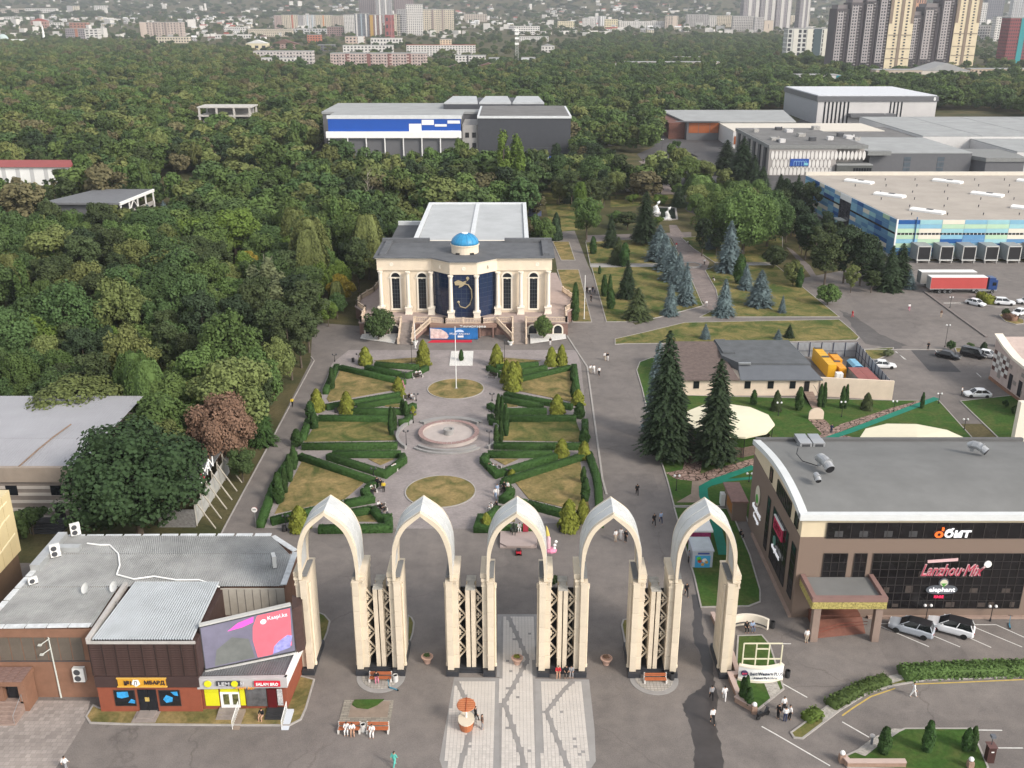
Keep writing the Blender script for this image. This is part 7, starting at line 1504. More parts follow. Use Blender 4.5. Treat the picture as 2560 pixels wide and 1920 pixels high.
hedge(GM(('e4',1620,800),('e4',1740,850)),1.5,1.1,'dark red-brown shrub strip on the parking island','leafy_hedge','rust',14,.3,.2)
# --- single trees and shrubs
def byY(f,x,yt,Y,wpx,key,colr,label,name=None):
 X=xat(f,x,yt,Y);zt=hz(f,yt,Y);zc=Y*math.cos(PITCH)+(CAM_H-zt)*math.sin(PITCH);return grow(key,(X,Y,0),zt,wpx*FR[f][2]*zc/FPX,colr,label,None,name=name)
byY('b1',790,385,111.5,880,'maple0','deep','huge dark green maple behind the grey ribbed-roof hall')
byY('b1',450,90,141,620,'maple1','olive','olive-yellow spreading tree overhanging the striped hall roof')
byY('b1',1400,190,133.5,420,'maple0','rust','red-brown dying tree above the sheet-metal shed')
byY('b1',1060,75,143,400,'elm1','mid','leaning green tree left of the red-brown dying tree')
byY('b1',1655,190,142,170,'spruce0','thuja','dense green evergreen beside the red-brown dying tree','evergreen_tree')
byY('b1',1540,560,128.5,220,'elm2','dark','low dark bush-like tree at the foot of the dying tree')
byY('b1',180,940,113,260,'shrub0','dark','dark shrub before the striped hall wall');byY('b1',105,950,112,150,'shrub1','dark','dark shrub beside the cream corner building')
plant('bush0','a7',300,1352,1035,270,'dark','round dark green tree left of the museum steps');plant('bush0','a7',1725,1340,1112,165,'mid','small round tree right of the museum steps')
BS=[(1335,1252,1000,125),(1452,1168,845,150),(1250,830,560,215),(1300,905,640,170),(1352,985,720,175),(1400,1060,770,160),(1783,915,528,205),(1747,1255,972,155),(2022,1180,905,205),(1915,1055,862,115),(2195,1235,1100,60),(1605,1435,1318,78),(2165,1438,1360,62),(1640,745,505,90)]
BL=['blue spruce at the promenade corner, in front of its row','blue spruce second from the front of the promenade row','large blue spruce at the far end of the promenade row','blue spruce just before the largest one of the row','blue spruce in the middle of the promenade row','blue spruce third from the front of the promenade row','tallest blue spruce right of the promenade','stout blue spruce nearest the promenade end on its right','wide blue spruce in the middle of the right lawn','slender blue spruce behind the wide one','blue spruce near the round bush at the car park','tiny blue spruce alone on the dry front lawn','tiny blue spruce above the slate restaurant roof','blue spruce behind the dark pines right of the promenade']
for i,((x,yb,yt,wd),lab)in enumerate(zip(BS,BL)):plant('spruce%d'%(i%3),'a8',x,yb,yt,wd,'blue',lab,'blue spruces along the promenade')
plant('spruce0','b6',912,318,245,55,'spruce','small dark spruce on the dry lawn behind the slate roof');plant('spruce_tall','b6',215,985,282,215,'spruce','tallest dark spruce beside the main road');plant('spruce_tall','b6',262,992,470,190,'spruce','lower dark spruce pressed against the tallest one');plant('spruce_tall','b6',495,1022,438,195,'spruce','dark spruce with a bare pale trunk before the tent canopy');plant('spruce_tall','b6',170,860,340,120,'blue','grey-blue spruce behind the tallest dark one')
PK_=[('elm2',695,672,330,290,'mid','spreading tree with a visible trunk beside the park path'),('elm1',645,520,208,130,'bright','bright green tree rising behind the spreading path tree'),('spruce1',880,730,475,120,'spruce','dark spruce on the corner of the park lawn'),('spruce_tall',1140,705,300,175,'spruce','tall dark spruce before the pond'),('spruce2',935,855,650,150,'pine','brownish juniper at the back of the park lawn'),('column0',985,880,700,90,'thuja','green thuja in the middle of the park lawn'),('spruce0',1005,1120,830,150,'spruce','dark spruce left of the brownish juniper'),('spruce1',1085,1278,1040,200,'pine','big brownish-green juniper at the front of the park lawn'),('column1',745,785,650,62,'thuja','single thuja column beside the park path'),('column0',830,1110,945,58,'thuja','left thuja of the pair on the park lawn'),('column1',872,1145,945,45,'thuja','thin thuja of the pair on the park lawn'),('column1',880,1205,1050,75,'thuja','stout thuja in front of the thuja pair'),('column0',795,938,875,28,'thuja','smallest thuja on the park lawn'),('column1',605,1295,1008,72,'thuja','tall thuja against the museum terrace'),('cone0',460,678,470,88,'spruce','dark cone thuja at the museum\'s rear corner'),('cone1',300,645,480,95,'spruce','dark cone thuja beside the museum roof'),('cone0',375,645,578,60,'spruce','small dark cone thuja between the two larger ones'),('shrub0',1050,400,318,112,'bright','round clipped bush left of the tall dark spruce'),('shrub1',1265,400,316,125,'bright','round clipped bush right of the tall dark spruce'),('shrub0',1240,590,488,110,'bright','bright bush beside the pond'),('pine0',1580,800,475,150,'spruce','dark pine beside the promenade bed'),('pine1',1690,790,560,140,'spruce','dark pine behind the promenade bench'),('bush0',2130,890,700,190,'pine','brown-green round tree at the right park edge'),('column0',1870,1010,790,110,'thuja','green thuja between the blue spruces'),('pine2',1010,600,440,170,'pine','dusky pine behind the park lawn'),('elm0',920,580,450,150,'mid','green tree between the path tree and the dark spruce'),('poplar0',60,400,-170,130,'bright','tall light green poplar behind the museum'),('poplar1',160,390,-130,140,'bright','tall light green poplar right of the museum roof'),('pine0',390,290,60,120,'pine','pine with a bare trunk behind the glass kiosk'),('pine1',470,400,160,130,'pine','dusky pine right of the glass kiosk'),('spruce1',560,390,100,120,'spruce','dark spruce behind the bright green tree'),('elm1',760,330,90,200,'mid','green tree behind the park lawns'),('pine2',830,420,170,150,'pine','olive pine behind the park lawns'),('elm2',1010,300,110,180,'mid','round tree left of the far terrace'),('elm3',1230,250,70,160,'bright','bright tree beside the far terrace'),('elm0',1450,260,30,260,'mid','broad tree right of the far terrace'),('elm1',1590,250,60,240,'olive','olive tree beside the avenue'),('spruce2',1470,320,160,110,'spruce','dark spruce at the pond bank'),('spruce0',1400,420,260,130,'spruce','dark spruce right of the pond')]
for key,x,yb,yt,wd,c,lab in PK_:plant(key,'a8',x,yb,yt,wd,c,lab)
A6_=[('maple0',440,970,620,260,'mid','leftmost crown of the big round tree clump'),('maple1',590,1005,598,340,'mid','middle crown of the big round tree clump with a dark trunk'),('maple0',730,960,620,250,'dark','rightmost crown of the big round tree clump'),('pine0',950,1035,735,180,'spruce','dark pine left of the drive bend'),('pine1',1060,1185,850,210,'pine','front pine of the dense group by the blue facade'),('pine2',1170,1170,800,210,'spruce','second pine of the dense group by the blue facade'),('pine0',1265,1185,850,190,'spruce','third pine of the dense group by the blue facade'),('pine1',870,900,700,170,'spruce','dark pine right of the round tree clump'),('spruce1',1355,1150,930,140,'spruce','dark spruce at the warehouse corner, left one'),('spruce2',1430,1210,955,150,'spruce','dark spruce at the warehouse corner, middle one'),('spruce_tall',1487,1190,940,120,'spruce','dark spruce at the warehouse corner, pointed one'),('spruce0',1545,1200,1090,80,'blue','pale blue spruce beside the parked trucks'),('pine2',1212,1225,1048,95,'olive','small olive pine on the lawn edge'),('pine1',1330,1225,1080,110,'pine','small pine left of the parked trucks'),('bush0',880,1185,1020,115,'olive','small round olive tree on the dry lawn'),('bush0',1080,1295,1162,140,'mid','round bushy tree at the car park corner'),('column1',915,1195,1080,50,'thuja','narrow thuja beside the small olive tree'),('spruce_tall',490,545,345,120,'spruce','dark spruce before the patterned hall, leftmost'),('spruce_tall',580,600,335,150,'spruce','dark spruce before the patterned hall, tallest'),('spruce1',650,610,430,110,'spruce','dark spruce before the patterned hall, third'),('spruce2',700,640,495,110,'spruce','dark spruce before the patterned hall, lowest'),('spruce0',800,700,540,100,'spruce','pointed dark spruce beside the warehouse end'),('spruce1',866,780,680,80,'spruce','dark spruce below the warehouse side wall'),('spruce2',1100,870,780,70,'spruce','small spruce before the warehouse lobby')]
for key,x,yb,yt,wd,c,lab in A6_:plant(key,'a6',x,yb,yt,wd,c,lab)
HT=[('b6',965,722,592,52),('b6',1080,705,575,34),('b6',1100,705,568,34),('b6',1203,712,588,34),('b6',1222,712,578,30),('b6',715,692,608,42),('b6',1645,712,622,26),('e8',590,475,178,165),('e8',1090,455,105,150),('e8',1540,445,190,130),('e8',1610,440,168,110),('b8',478,575,425,50),('b8',500,590,415,50),('b8',520,612,490,55)]
HL=['thuja column left of the restaurant steps','left thuja of the pair right of the steps','right thuja of the pair right of the steps','left thuja of the pair before the yard wall','right thuja of the pair before the yard wall','thuja column below the restaurant windows','thin dark thuja beside the green mat runner','stout dark thuja on the corner lawn, leftmost','tall dark thuja in the middle of the corner lawn','dark thuja on the corner lawn, second from the gatepost','dark thuja on the corner lawn nearest the gatepost','thuja behind the hotel sign, leftmost','thuja behind the hotel sign, middle one','thuja below the hotel sign, nearest the wall']
for i,((f,x,yb,yt,wd),lab)in enumerate(zip(HT,HL)):plant('column%d'%(i%2),f,x,yb,yt,wd,'thuja',lab)
for key,f,x,yb,yt,wd,c,lab in(('cone0','b6',1340,718,625,62,'pine','loose conifer before the yard wall'),('cone1','b6',840,725,612,55,'pine','loose young conifer below the restaurant'),('bush0','e4',912,1218,1078,118,'dark','round tree between the black cars'),('cone1','e4',1345,1200,1115,85,'spruce','small dark conifer behind the white car'),('bush0','e4',1565,1180,1065,120,'dark','dark round shrub tree behind the checkered building'),('bush0','e4',1795,1185,1055,140,'dark','dark round shrub tree at the right frame edge'),('bush0','e4',1625,800,665,105,'dark','dark bush on the parking island'),('shrub0','e4',1160,1190,1120,110,'dark','dark bush behind the black van'),('shrub1','e5',525,690,610,60,'thuja','dark shrub beside the checkered wall'),('shrub0','e5',610,760,660,80,'thuja','dark shrub on the lawn at the right edge'),('bush0','e4',100,1300,1200,150,'pale','pale shrub at the yard corner'),('shrub1','b5',405,790,700,60,'dark','small dark shrub seen behind the third screen')):plant(key,f,x,yb,yt,wd,c,lab)
for i,x in enumerate((870,925,980,1035,1095,1150,1205,1260)):plant('cone%d'%(i%2),'a4',x,1085,985+(i%3)*12,48,'spruce','dark conifer in the row before the numbered hall','conifers before hall 8')
for i,(x,yb,yt)in enumerate(((180,1720,0),)):pass
# --- loose groups of park trees
def fill(n_,poly,sp_,kinds,hr_,lab,grp):
 x0,x1=min(p[0]for p in poly),max(p[0]for p in poly);y0,y1=min(p[1]for p in poly),max(p[1]for p in poly);got=[];R4=random.Random(len(lab))
 for q in range(900):
  p=(R4.uniform(x0,x1),R4.uniform(y0,y1))
  if len(got)>=n_:break
  if not inside(p,poly)or any((p[0]-g[0])**2+(p[1]-g[1])**2<sp_**2 for g in got):continue
  got.append(p);k,c,asp=R4.choice(kinds);h=R4.uniform(*hr_);grow(k,(*p,0),h,h*asp*R4.uniform(.85,1.15),c,'%s %s %s'%(CN.get(c,c),{'e':'leafy tree','s':'spruce','p':'pine','w':'weeping tree','c':'thuja'}[k[0]],lab),grp)
CN=dict(dark='dark green',mid='mid green',olive='olive',brown='brownish',bright='light green',pine='dusky',yellow='yellowing',spruce='very dark')
EL=[('elm%d'%i,c,.85)for i in range(4)for c in('mid','dark','olive')];PI_=[('pine%d'%i,c,.5)for i in range(3)for c in('pine','spruce')];SP=[('spruce%d'%i,'spruce',.46)for i in range(3)]
fill(26,[(16,330),(38,330),(42,430),(18,440)],4.6,EL+PI_*2,(9,15),'behind the glass kiosk','park trees');fill(24,[(84,246),(98,262),(101,342),(86,345),(80,280)],3.8,PI_+SP,(8,13),'below the warehouse side wall','park trees');fill(14,[(58,300),(82,296),(82,350),(60,352)],5,EL+[('willow','mid',.9)],(9,13),'left of the avenue','park trees')
for s_,a,b in(('left',('a3',455,1130),('a3',560,1330)),('right',('a3',570,1130),('a3',655,1300)),('far left',('a3',330,1160),('a3',410,1330))):
 p,q=gp(*a),gp(*b);[grow('cone%d'%(i%2),p.lerp(q,i/9),4.2,3.2,'dark','small dark conifer in the %s alley row'%s_,'alley conifers')for i in range(10)]
 # --- bare and half-bare trees
bare=branches(77,9,.16,3.4,26);bare2=branches(78,14,.2,3.0,30)
for me,f,x,yt,Y,sc_,lab,c in((bare,'b1',1420,50,150,1.0,'bare dead tree with spreading twigs above the dying tree',m_bark),(bare2,'a5',1610,135,512,.75,'pale dead trunk standing at the clearing',m_barkp),(bare2,'a2',815,1060,318,.8,'leafless pale tree left of the museum roof',m_barkp),(bare2,'a2',970,1050,325,.8,'leafless pale tree behind the museum roof',m_barkp),(bare2,'a5',1560,785,205,1.0,'half-dead poplar with bare pale tops',m_barkp),(bare,'a5',70,90,520,1.4,'bare greyish tree at the far left',m_barkp)):
 zt=hz(f,yt,Y);t=thing('bare_tree',lab,'tree',(xat(f,x,yt,Y),Y,0));t.scale=(sc_,sc_,zt/(9 if me is bare else 14));obj('trunk',me,c,t)
for x,yt,Y,k,wd,lab in((1500,860,203,'poplar0',130,'grey-green poplar, leftmost of the half-bare group'),(1580,830,200,'poplar1',150,'grey-green poplar in the middle of the half-bare group'),(1660,900,197,'poplar0',140,'grey-green poplar, rightmost of the half-bare group'),(1610,960,193,'poplar1',170,'lower grey-green poplar before the half-bare group')):byY('a5',x,yt,Y,wd,k,'pale',lab)
for x,yt,Y,wd in((1120,1040,205,110),(1275,1000,206,120),(1205,1160,198,90),(1310,1150,197,90),(870,500,297,130),(965,478,300,110)):byY('a5',x,yt,Y,wd,'spruce%d'%(x%3),'blue','blue-grey spruce in the left wood')
# --- the wood: individually grown near trees, then the far mass
NEAR_EX=[(-100,-38.5,40,118),(-92,-52,114,143),(-48,-36,110,134),(-40,15,100,200),(-36,15,195,276),(-152,-118,304,336),(-230,-170,385,404),(-186,-146,578,604),(-95,28,436,548),(-66,-40,380,420),(10,75,100,345),(75,420,40,350),(82,340,350,612),(150,330,560,700),(-128,-96,170,200)]
LOWVIEW=[(-122.5,-108,300,340,3.0),(-250,-160,330,390,6.0),(-190,-140,540,585,7),(-70,30,395,440,7.5),(-90,-20,420,449,9.0),(-36,20,276,300,9),(-160,-118,286,308,6.6),(-230,-168,365,388,5.5),(-60,-36,196,215,8)]
clear=GM(('a2',160,1060),('a2',490,1060),('a2',420,1090),('a2',240,1090),('a2',240,1165),('a2',165,1170));struct('clearing_path',MB().sheet(clear,.01),GREY)
struct('wood_path',MB().sheet(GM(('a5',0,1230),('a5',140,1225),('a5',230,1290),('a5',300,1300),('a5',290,1345),('a5',100,1300),('a5',0,1290)),.01),m_road)
farline=[(-200,112),(330,118),(640,142),(680,172),(780,190),(1080,196),(1300,182),(1385,150),(1500,92),(1640,84),(1900,84),(1990,130),(2080,178),(2250,212),(2400,208),(2560,205),(2800,205)]
def limit(X):
 for(a,b),(c,d)in zip(farline[:-1],farline[1:]):
  if a<=X<c:return b+(d-b)*(X-a)/(c-a)
 return 150
pts=[];Y=118.0;R3=random.Random(21)
while Y<2300:
 sp=6.6 if Y<420 else 6.6+(Y-420)*.0052;x=-.60*Y-10
 while x<.60*Y:
  X,Yy=x+R3.uniform(-.38,.38)*sp,Y+R3.uniform(-.38,.38)*sp;x+=sp
  if any(a<X<b and c<Yy<d for a,b,c,d in NEAR_EX)or inside((X,Yy),clear):continue
  if X>10 and Yy<350 or(X>8 and Yy<560 and X<90 and not(R3.random()<.72 and not(36<X<64 and 380<Yy<480))):continue
  if 60<X<100 and 350<Yy<600 and R3.random()<.8:continue
  sx_,sy_=scr((X,Yy,0))
  if sx_<-120 or sx_>2680 or sy_<limit(sx_):continue
  if any(abs(X-a)<c and abs(Yy-b)<d for a,b,c,d in FARF):continue
  if noise.noise(Vector((X*.012,Yy*.012,8)))>.36 and Yy>330:continue
  pts.append((X,Yy))
 Y+=sp*.92
def zone(X,Y):
 s,q=scr((X,Y,8))
 if Y>380:return 'before the blue hall' if s>640 else 'beside the red-roofed shed' if s<330 else 'beyond the open pavilion'
 if Y>275:return 'around the open pavilion' if s<480 else 'in mid wood' if s<760 else 'directly behind the museum'
 if Y>215:return 'at the far left frame edge' if s<240 else 'below the open pavilion' if s<520 else 'left of the museum roof'
 if Y>165:return 'at the near left frame edge' if s<240 else 'among the blue-grey spruces' if s<560 else 'left of the museum terrace'
 return 'behind the striped hall' if s<420 else 'along the garden road'
def kind_at(X,Y):
 r_=R3.random()
 if Y<460 and R3.random()<.05:return R3.choice([('poplar%d'%R3.randrange(2),'mid'),('willow','mid'),('willow','olive')])
 n1=noise.noise(Vector((X*.02,Y*.02,1)))
 if Y<300 and X<0:
  if n1>.12 and X>-110 and Y>165:return('pine%d'%R3.randrange(3),R3.choice(['spruce','pine','pine']))if r_<.8 else('elm%d'%R3.randrange(4),'dark')
  return('elm%d'%R3.randrange(4),R3.choices(['dark','mid','olive','bright','yellow'],[5,4,1.3,1.0,.18])[0])if r_<.86 else('pine%d'%R3.randrange(3),'pine')
 if Y<460:return('elm%d'%R3.randrange(4),R3.choices(['dark','mid','olive','brown'],[3.2,4.2,3,.8])[0])if r_<.8 else('pine%d'%R3.randrange(3),R3.choice(['pine','spruce']))
 return('elm%d'%R3.randrange(4),R3.choices(['dark','mid','olive','brown'],[2,4.5,4,1.0]if X<0 else[4,6,2,.3])[0])
pts.sort(key=lambda p:p[1]);rest_=[];cnt=0
vis=lambda X,Y:-60<scr((X,Y,8))[0]<2620
for X,Y in pts:
 k,c=kind_at(X,Y);h=(7.5+9.5*R3.random()**1.3)if k[0]=='e' else R3.uniform(10,17)if k[0]=='p' and k[1]=='i' else R3.uniform(13,19)
 for a,b,c_,d,m_ in LOWVIEW:
  if a<X<b and c_<Y<d:h=min(h,m_*R3.uniform(.75,1))
 wd=h*(R3.uniform(.62,1.0)if k[0]=='e' else R3.uniform(.42,.56)if k[1]=='i' else R3.uniform(.2,.27)if k[0]=='p' else R3.uniform(.7,.9))
 if cnt<285 and vis(X,Y):grow(k,(X,Y,0),h,wd,c,'%s %s %s'%(CN[c],{'e':'leafy tree','pi':'pine','po':'poplar','w':'weeping tree'}[k[0]if k[0]in 'ew' else k[:2]],zone(X,Y)),'trees of the left wood');cnt+=1
 else:rest_.append((X,Y,h*R3.uniform(.85,1.05),wd*1.08,c))
 # city trees between the far buildings
for i in range(5200):
 Y=1000+3000*R3.random()**1.25;X=R3.uniform(-.56,.56)*Y;sx_,sy_=scr((X,Y,terrain(X,Y)))
 if sy_>=limit(sx_)or sy_<12:continue
 if any(abs(X-a)<c+1 and-d-14<Y-b<d for a,b,c,d in FARF):continue
 if sy_<60 and noise.noise(Vector((X*.006,Y*.006,4)))>.18:continue
 h=R3.uniform(8,13);rest_.append((X,Y,h,h*1.15,R3.choice(['dark','mid','dark','mid','olive'])))
for i in range(3800):
 Y=R3.uniform(3600,6800);X=R3.uniform(-.55,.55)*Y;h=R3.uniform(10,16);rest_.append((X,Y,h,h*2.0,R3.choice(['dark','mid','dark'])))
kc=bpy.data.collections.new('tree_kinds');fk=['dark','mid','olive','brown','pine','spruce','bright','yellow'];idx={}
for ci,c in enumerate(fk):
 for v_ in range(3):
  V,F=broadleaf(200+v_*7+ci,2300,.40,12,4.6,.58,30)if c not in('pine','spruce')else broadleaf(230+v_,1800,.34,13,3.0,.58,30)
  V[:,0:2]/=10.0 if c not in('pine','spruce')else 6.6;V[:,2]/=12.2 if c not in('pine','spruce')else 13.2
  me=np_mesh('far_crown',V,F);me.materials.append(LM[c]);o=bpy.data.objects.new('k%02d'%(ci*3+v_),me);kc.objects.link(o)
 idx[c]=ci*3
fm=bpy.data.meshes.new('far_woodland');n_=len(rest_);fm.vertices.add(n_)
fm.vertices.foreach_set('co',np.array([(a,b,terrain(a,b))for a,b,*_ in rest_],dtype=np.float32).ravel())
at=fm.attributes.new('pick','INT','POINT');at.data.foreach_set('value',np.array([idx[r_[4]]+R3.randrange(3)for r_ in rest_],dtype=np.int32))
at=fm.attributes.new('size','FLOAT_VECTOR','POINT');at.data.foreach_set('vector',np.array([(r_[3],r_[3],r_[2])for r_ in rest_],dtype=np.float32).ravel())
at=fm.attributes.new('turn','FLOAT_VECTOR','POINT');at.data.foreach_set('vector',np.array([(0,0,R3.uniform(0,6.28))for r_ in rest_],dtype=np.float32).ravel())
fw=bpy.data.objects.new('far_woodland',fm);COL.objects.link(fw);fw['kind']='stuff';fw['label']='green mass of far woodland and city trees'
ng=bpy.data.node_groups.new('scatter_trees','GeometryNodeTree');ng.interface.new_socket('Geometry',in_out='INPUT',socket_type='NodeSocketGeometry');ng.interface.new_socket('Geometry',in_out='OUTPUT',socket_type='NodeSocketGeometry')
N=ng.nodes;Lk=ng.links;gi,go=N.new('NodeGroupInput'),N.new('NodeGroupOutput');ip=N.new('GeometryNodeInstanceOnPoints');ci_=N.new('GeometryNodeCollectionInfo')
ci_.inputs['Collection'].default_value=kc;ci_.inputs['Separate Children'].default_value=True;ci_.inputs['Reset Children'].default_value=True;ip.inputs['Pick Instance'].default_value=True
def attr(nm,ty):a=N.new('GeometryNodeInputNamedAttribute');a.data_type=ty;a.inputs['Name'].default_value=nm;return next(s for s in a.outputs if s.enabled and s.name=='Attribute')
m2p=N.new('GeometryNodeMeshToPoints');Lk.new(gi.outputs[0],m2p.inputs['Mesh']);Lk.new(m2p.outputs[0],ip.inputs['Points'])
Lk.new(ci_.outputs[0],ip.inputs['Instance']);Lk.new(attr('pick','INT'),ip.inputs['Instance Index']);Lk.new(attr('size','FLOAT_VECTOR'),ip.inputs['Scale']);Lk.new(attr('turn','FLOAT_VECTOR'),ip.inputs['Rotation']);Lk.new(ip.outputs[0],go.inputs[0])
md_=fw.modifiers.new('scatter','NODES');md_.node_group=ng
print('individual wood trees',cnt,'scattered',n_)
# understorey of the wood and the tall thin trunks between far crowns are part of the mass
# ================================================================== vehicles
m_tyre=mat('tyre_rubber',(.018,.018,.018),r=.9,v=0);m_rim=mat('alloy_rim',(.42,.42,.43),r=.35,v=0,metal=.6)
m_cg=mat('car_glass',(.012,.014,.016),r=.08,v=0,spec=.6)
def paint(n_,c):return mat('paint_'+n_,c,r=.25,v=.02,spec=.55)
tyre_me=MB().lathe([(.20,-.1),(.32,-.11),(.335,-.05),(.335,.05),(.32,.11),(.20,.1)],16).mesh('tyre');rim_me=MB().lathe([(.05,.085),(.21,.1),(.215,.06)],10).mesh('rim')
def loft(secs):
 mb=MB();n=len(secs[0]);V=[p for s in secs for p in s];F=[tuple(range(n)),tuple(range(len(V)-n,len(V)))[::-1]]
 for i in range(len(secs)-1):
  for k in range(n):F.append((i*n+k,(i+1)*n+k,(i+1)*n+(k+1)%n,i*n+(k+1)%n))
 return mb.add(V,F)
def sec(x,w,z0,z1):return[(x,-w*.92,z0),(x,w*.92,z0),(x,w,z0+.2),(x,w,z1-.14),(x,w*.86,z1),(x,-w*.86,z1),(x,-w,z1-.14),(x,-w,z0+.2)]
CARM={}
def car_meshes(ty):
 if ty in CARM:return CARM[ty]
 up=dict(sedan=0,suv=.18,van=.16)[ty];L=dict(sedan=2.32,suv=2.3,van=2.45)[ty]
 bz=.92+up
 b=loft([sec(-L,.72,.36+up*.5,bz-.12),sec(-L+.2,.86,.26+up*.5,bz-.02),sec(-1.2,.90,.22+up*.5,bz+.02),sec(0,.90,.22+up*.5,bz),sec(1.0,.90,.22+up*.5,bz-.04),sec(L-.5,.86,.24+up*.5,bz-.14),sec(L-.08,.76,.30+up*.5,bz-.24),sec(L,.62,.36+up*.5,bz-.32)])
 r0,r1,f0,f1,zt=dict(sedan=(-1.95,-1.15,.35,1.15,1.44),suv=(-2.15,-1.85,.25,1.15,1.70),van=(-2.35,-2.2,.9,1.6,1.88))[ty]
 gz=bz-.03
 g=MB().add([(r0,-.80,gz),(f1,-.80,gz),(f1,.80,gz),(r0,.80,gz),(r1,-.64,zt),(f0,-.62,zt),(f0,.62,zt),(r1,.64,zt)],[(0,3,2,1),(4,5,6,7),(0,1,5,4),(1,2,6,5),(2,3,7,6),(3,0,4,7)])
 rf_=loft([[(r1-.06,-.62,zt-.02),(r1-.06,.62,zt-.02),(r1,.60,zt+.03),(r1,-.60,zt+.03)],[((r1+f0)/2,-.67,zt-.02),((r1+f0)/2,.67,zt-.02),((r1+f0)/2,.62,zt+.06),((r1+f0)/2,-.62,zt+.06)],[(f0+.08,-.60,zt-.03),(f0+.08,.60,zt-.03),(f0,.58,zt+.03),(f0,-.58,zt+.03)]])
 pil=MB()
 for s in(-1,1):
  for(x0,x1)in((r0,r1),(f1,f0),((r0+f1)/2-.05,(r1+f0)/2)):pil.beam((x0,s*.805,gz),(x1,s*.64,zt),.07,.05)
 CARM[ty]=(b.mesh('body'),g.mesh('windows'),rf_.mesh('roof_panel'),pil.mesh('pillar_trim'),L,up,bz);return CARM[ty]
def car(f,x,y,head,ty,pn,pc,label,roofm=None,sc_=1.0):
 b,g,r_,pl_,L,up,bz=car_meshes(ty);P_=paint(pn,pc);t=thing('parked_car',label,'car',gp(f,x,y),math.radians(head),'parked cars');t.scale=(sc_,)*3
 obj('body',b,P_,t);obj('windows',g,m_cg,t);obj('roof_panel',r_,roofm or P_,t);obj('pillar_trim',pl_,P_,t)
 for sx in(-1.38,1.38):
  for s in(-1,1):w_=obj('wheel',tyre_me,m_tyre,t,(sx,s*.80,.335),rot=(-s*PI/2,0,0));obj('rim',rim_me,m_rim,w_)
 hl=MB().box(-.05,.05,-.16,.16,-.07,.07).mesh('light')
 for s in(-1,1):
  obj('headlight',hl,WHITE,t,(L-.12,s*.56,bz-.30));obj('taillight',hl,mat('tail_red',(.3,.01,.01),v=0),t,(-L+.03,s*.58,bz-.22));obj('mirror',MB().box(-.08,.08,-.1,.1,0,.14).mesh('mirror'),P_,t,(.75,s*1.0,bz+.02))
 obj('number_plate',MB().box(-.02,.02,-.25,.25,-.06,.06).mesh('plate'),WHITE,t,(L+.0,0,.5+up*.5));return t
WP=(.72,.73,.74);
car('b8',1515,150,150,'suv','silver',(.38,.41,.45),'silver-grey crossover with a black roof before the brown building',BLACK,1.03);car('b8',1755,145,151,'suv','white',WP,'white luxury crossover with a dark glass roof beside the silver one',BLACK,1.06)
car('e4',880,1322,-38,'sedan','black',(.012,.012,.014),'black sedan parked nearest the dark asphalt patch');car('e4',1205,1310,-42,'van','black',(.012,.012,.014),'black minivan between the black sedan and a white car');car('e4',1385,1310,-40,'sedan','white',WP,'white sedan beside the black minivan');car('e4',40,1445,-8,'sedan','white',WP,'white sedan behind the generator yard fence')
car('e4',1235,635,-55,'sedan','white',WP,'white sedan left of the yellow-green shrub strip');car('e4',1605,632,-14,'suv','white',WP,'white crossover right of the yellow-green shrub strip');car('e4',1800,762,215,'sedan','white',WP,'white sedan beside the parking island');car('e4',1905,622,170,'suv','white',WP,'white crossover cut by the right frame edge');car('e5',285,592,176,'sedan','white',WP,'white sedan alone beside the lawn and the checkered building')
for i,(x,yb,c,w_)in enumerate(((-.02,0,0,0),)):pass
for i,(X,Y,lab)in enumerate(((196,606,'left'),(243,596,'middle'),(262,598,'right'))):p=scr((X,Y,0));car('s',p[0],p[1],10,'sedan','white',WP,'white car parked before the numbered hall')
def truck(f,x,y,L,cloth,cab,label):
 t=thing('articulated_truck',label,'truck',gp(f,x,y));MB().box(0,13.6,-1.25,1.25,1.15,3.95).build('curtain_side',mat('curtain_'+cloth[0],cloth[1],r=.6,v=.06),t);MB().box(-.03,13.63,-1.28,1.28,3.95,4.02).build('trailer_roof',WHITE,t);MB().box(-.06,0,-1.25,1.25,1.1,3.95).box(-.05,13.6,-1.27,1.27,1.05,1.2).build('trailer_frame',mat('trailer_grey',(.33,.34,.34),v=.1),t);MB().box(2,9.5,-.5,.5,.75,1.05).build('chassis',DGREY,t)
 if cab:
  c=MB().box(14.1,16.2,-1.22,1.22,.95,3.3).box(14.2,15.7,-1.15,1.15,3.3,3.85).build('cab',cab,t);MB().box(16.19,16.26,-1.1,1.1,1.9,2.9).box(15.0,15.9,-1.25,1.25,1.95,2.8).build('cab_windows',m_cg,c);MB().box(10.4,16.3,-1.15,1.15,.55,.95).build('cab_chassis',STEEL,t)
 wm=MB().lathe([(.2,-.15),(.48,-.16),(.5,0),(.48,.16),(.2,.15)],14).mesh('wheel')
 for wx_ in(2.4,3.7,5.0)+((11.4,15.2)if cab else()):
  for s in(-1,1):k=obj('wheel',wm,m_tyre,t,(wx_,s*1.05,.5),rot=(PI/2,0,0));obj('rim',MB().lathe([(.05,.12),(.26,.165),(.27,.1)],8).mesh('rim'),m_rim,k,rot=(0 if s<0 else PI,0,0))
truck('a6',1655,1222,13.6,('red',(.42,.065,.06)),mat('cab_blue',(.02,.05,.16),r=.3,v=.05),'articulated truck with a red curtain trailer and blue cab');truck('a6',1600,1190,13.6,('grey',(.26,.26,.25)),None,'grey-sided parked semi-trailer behind the red truck')
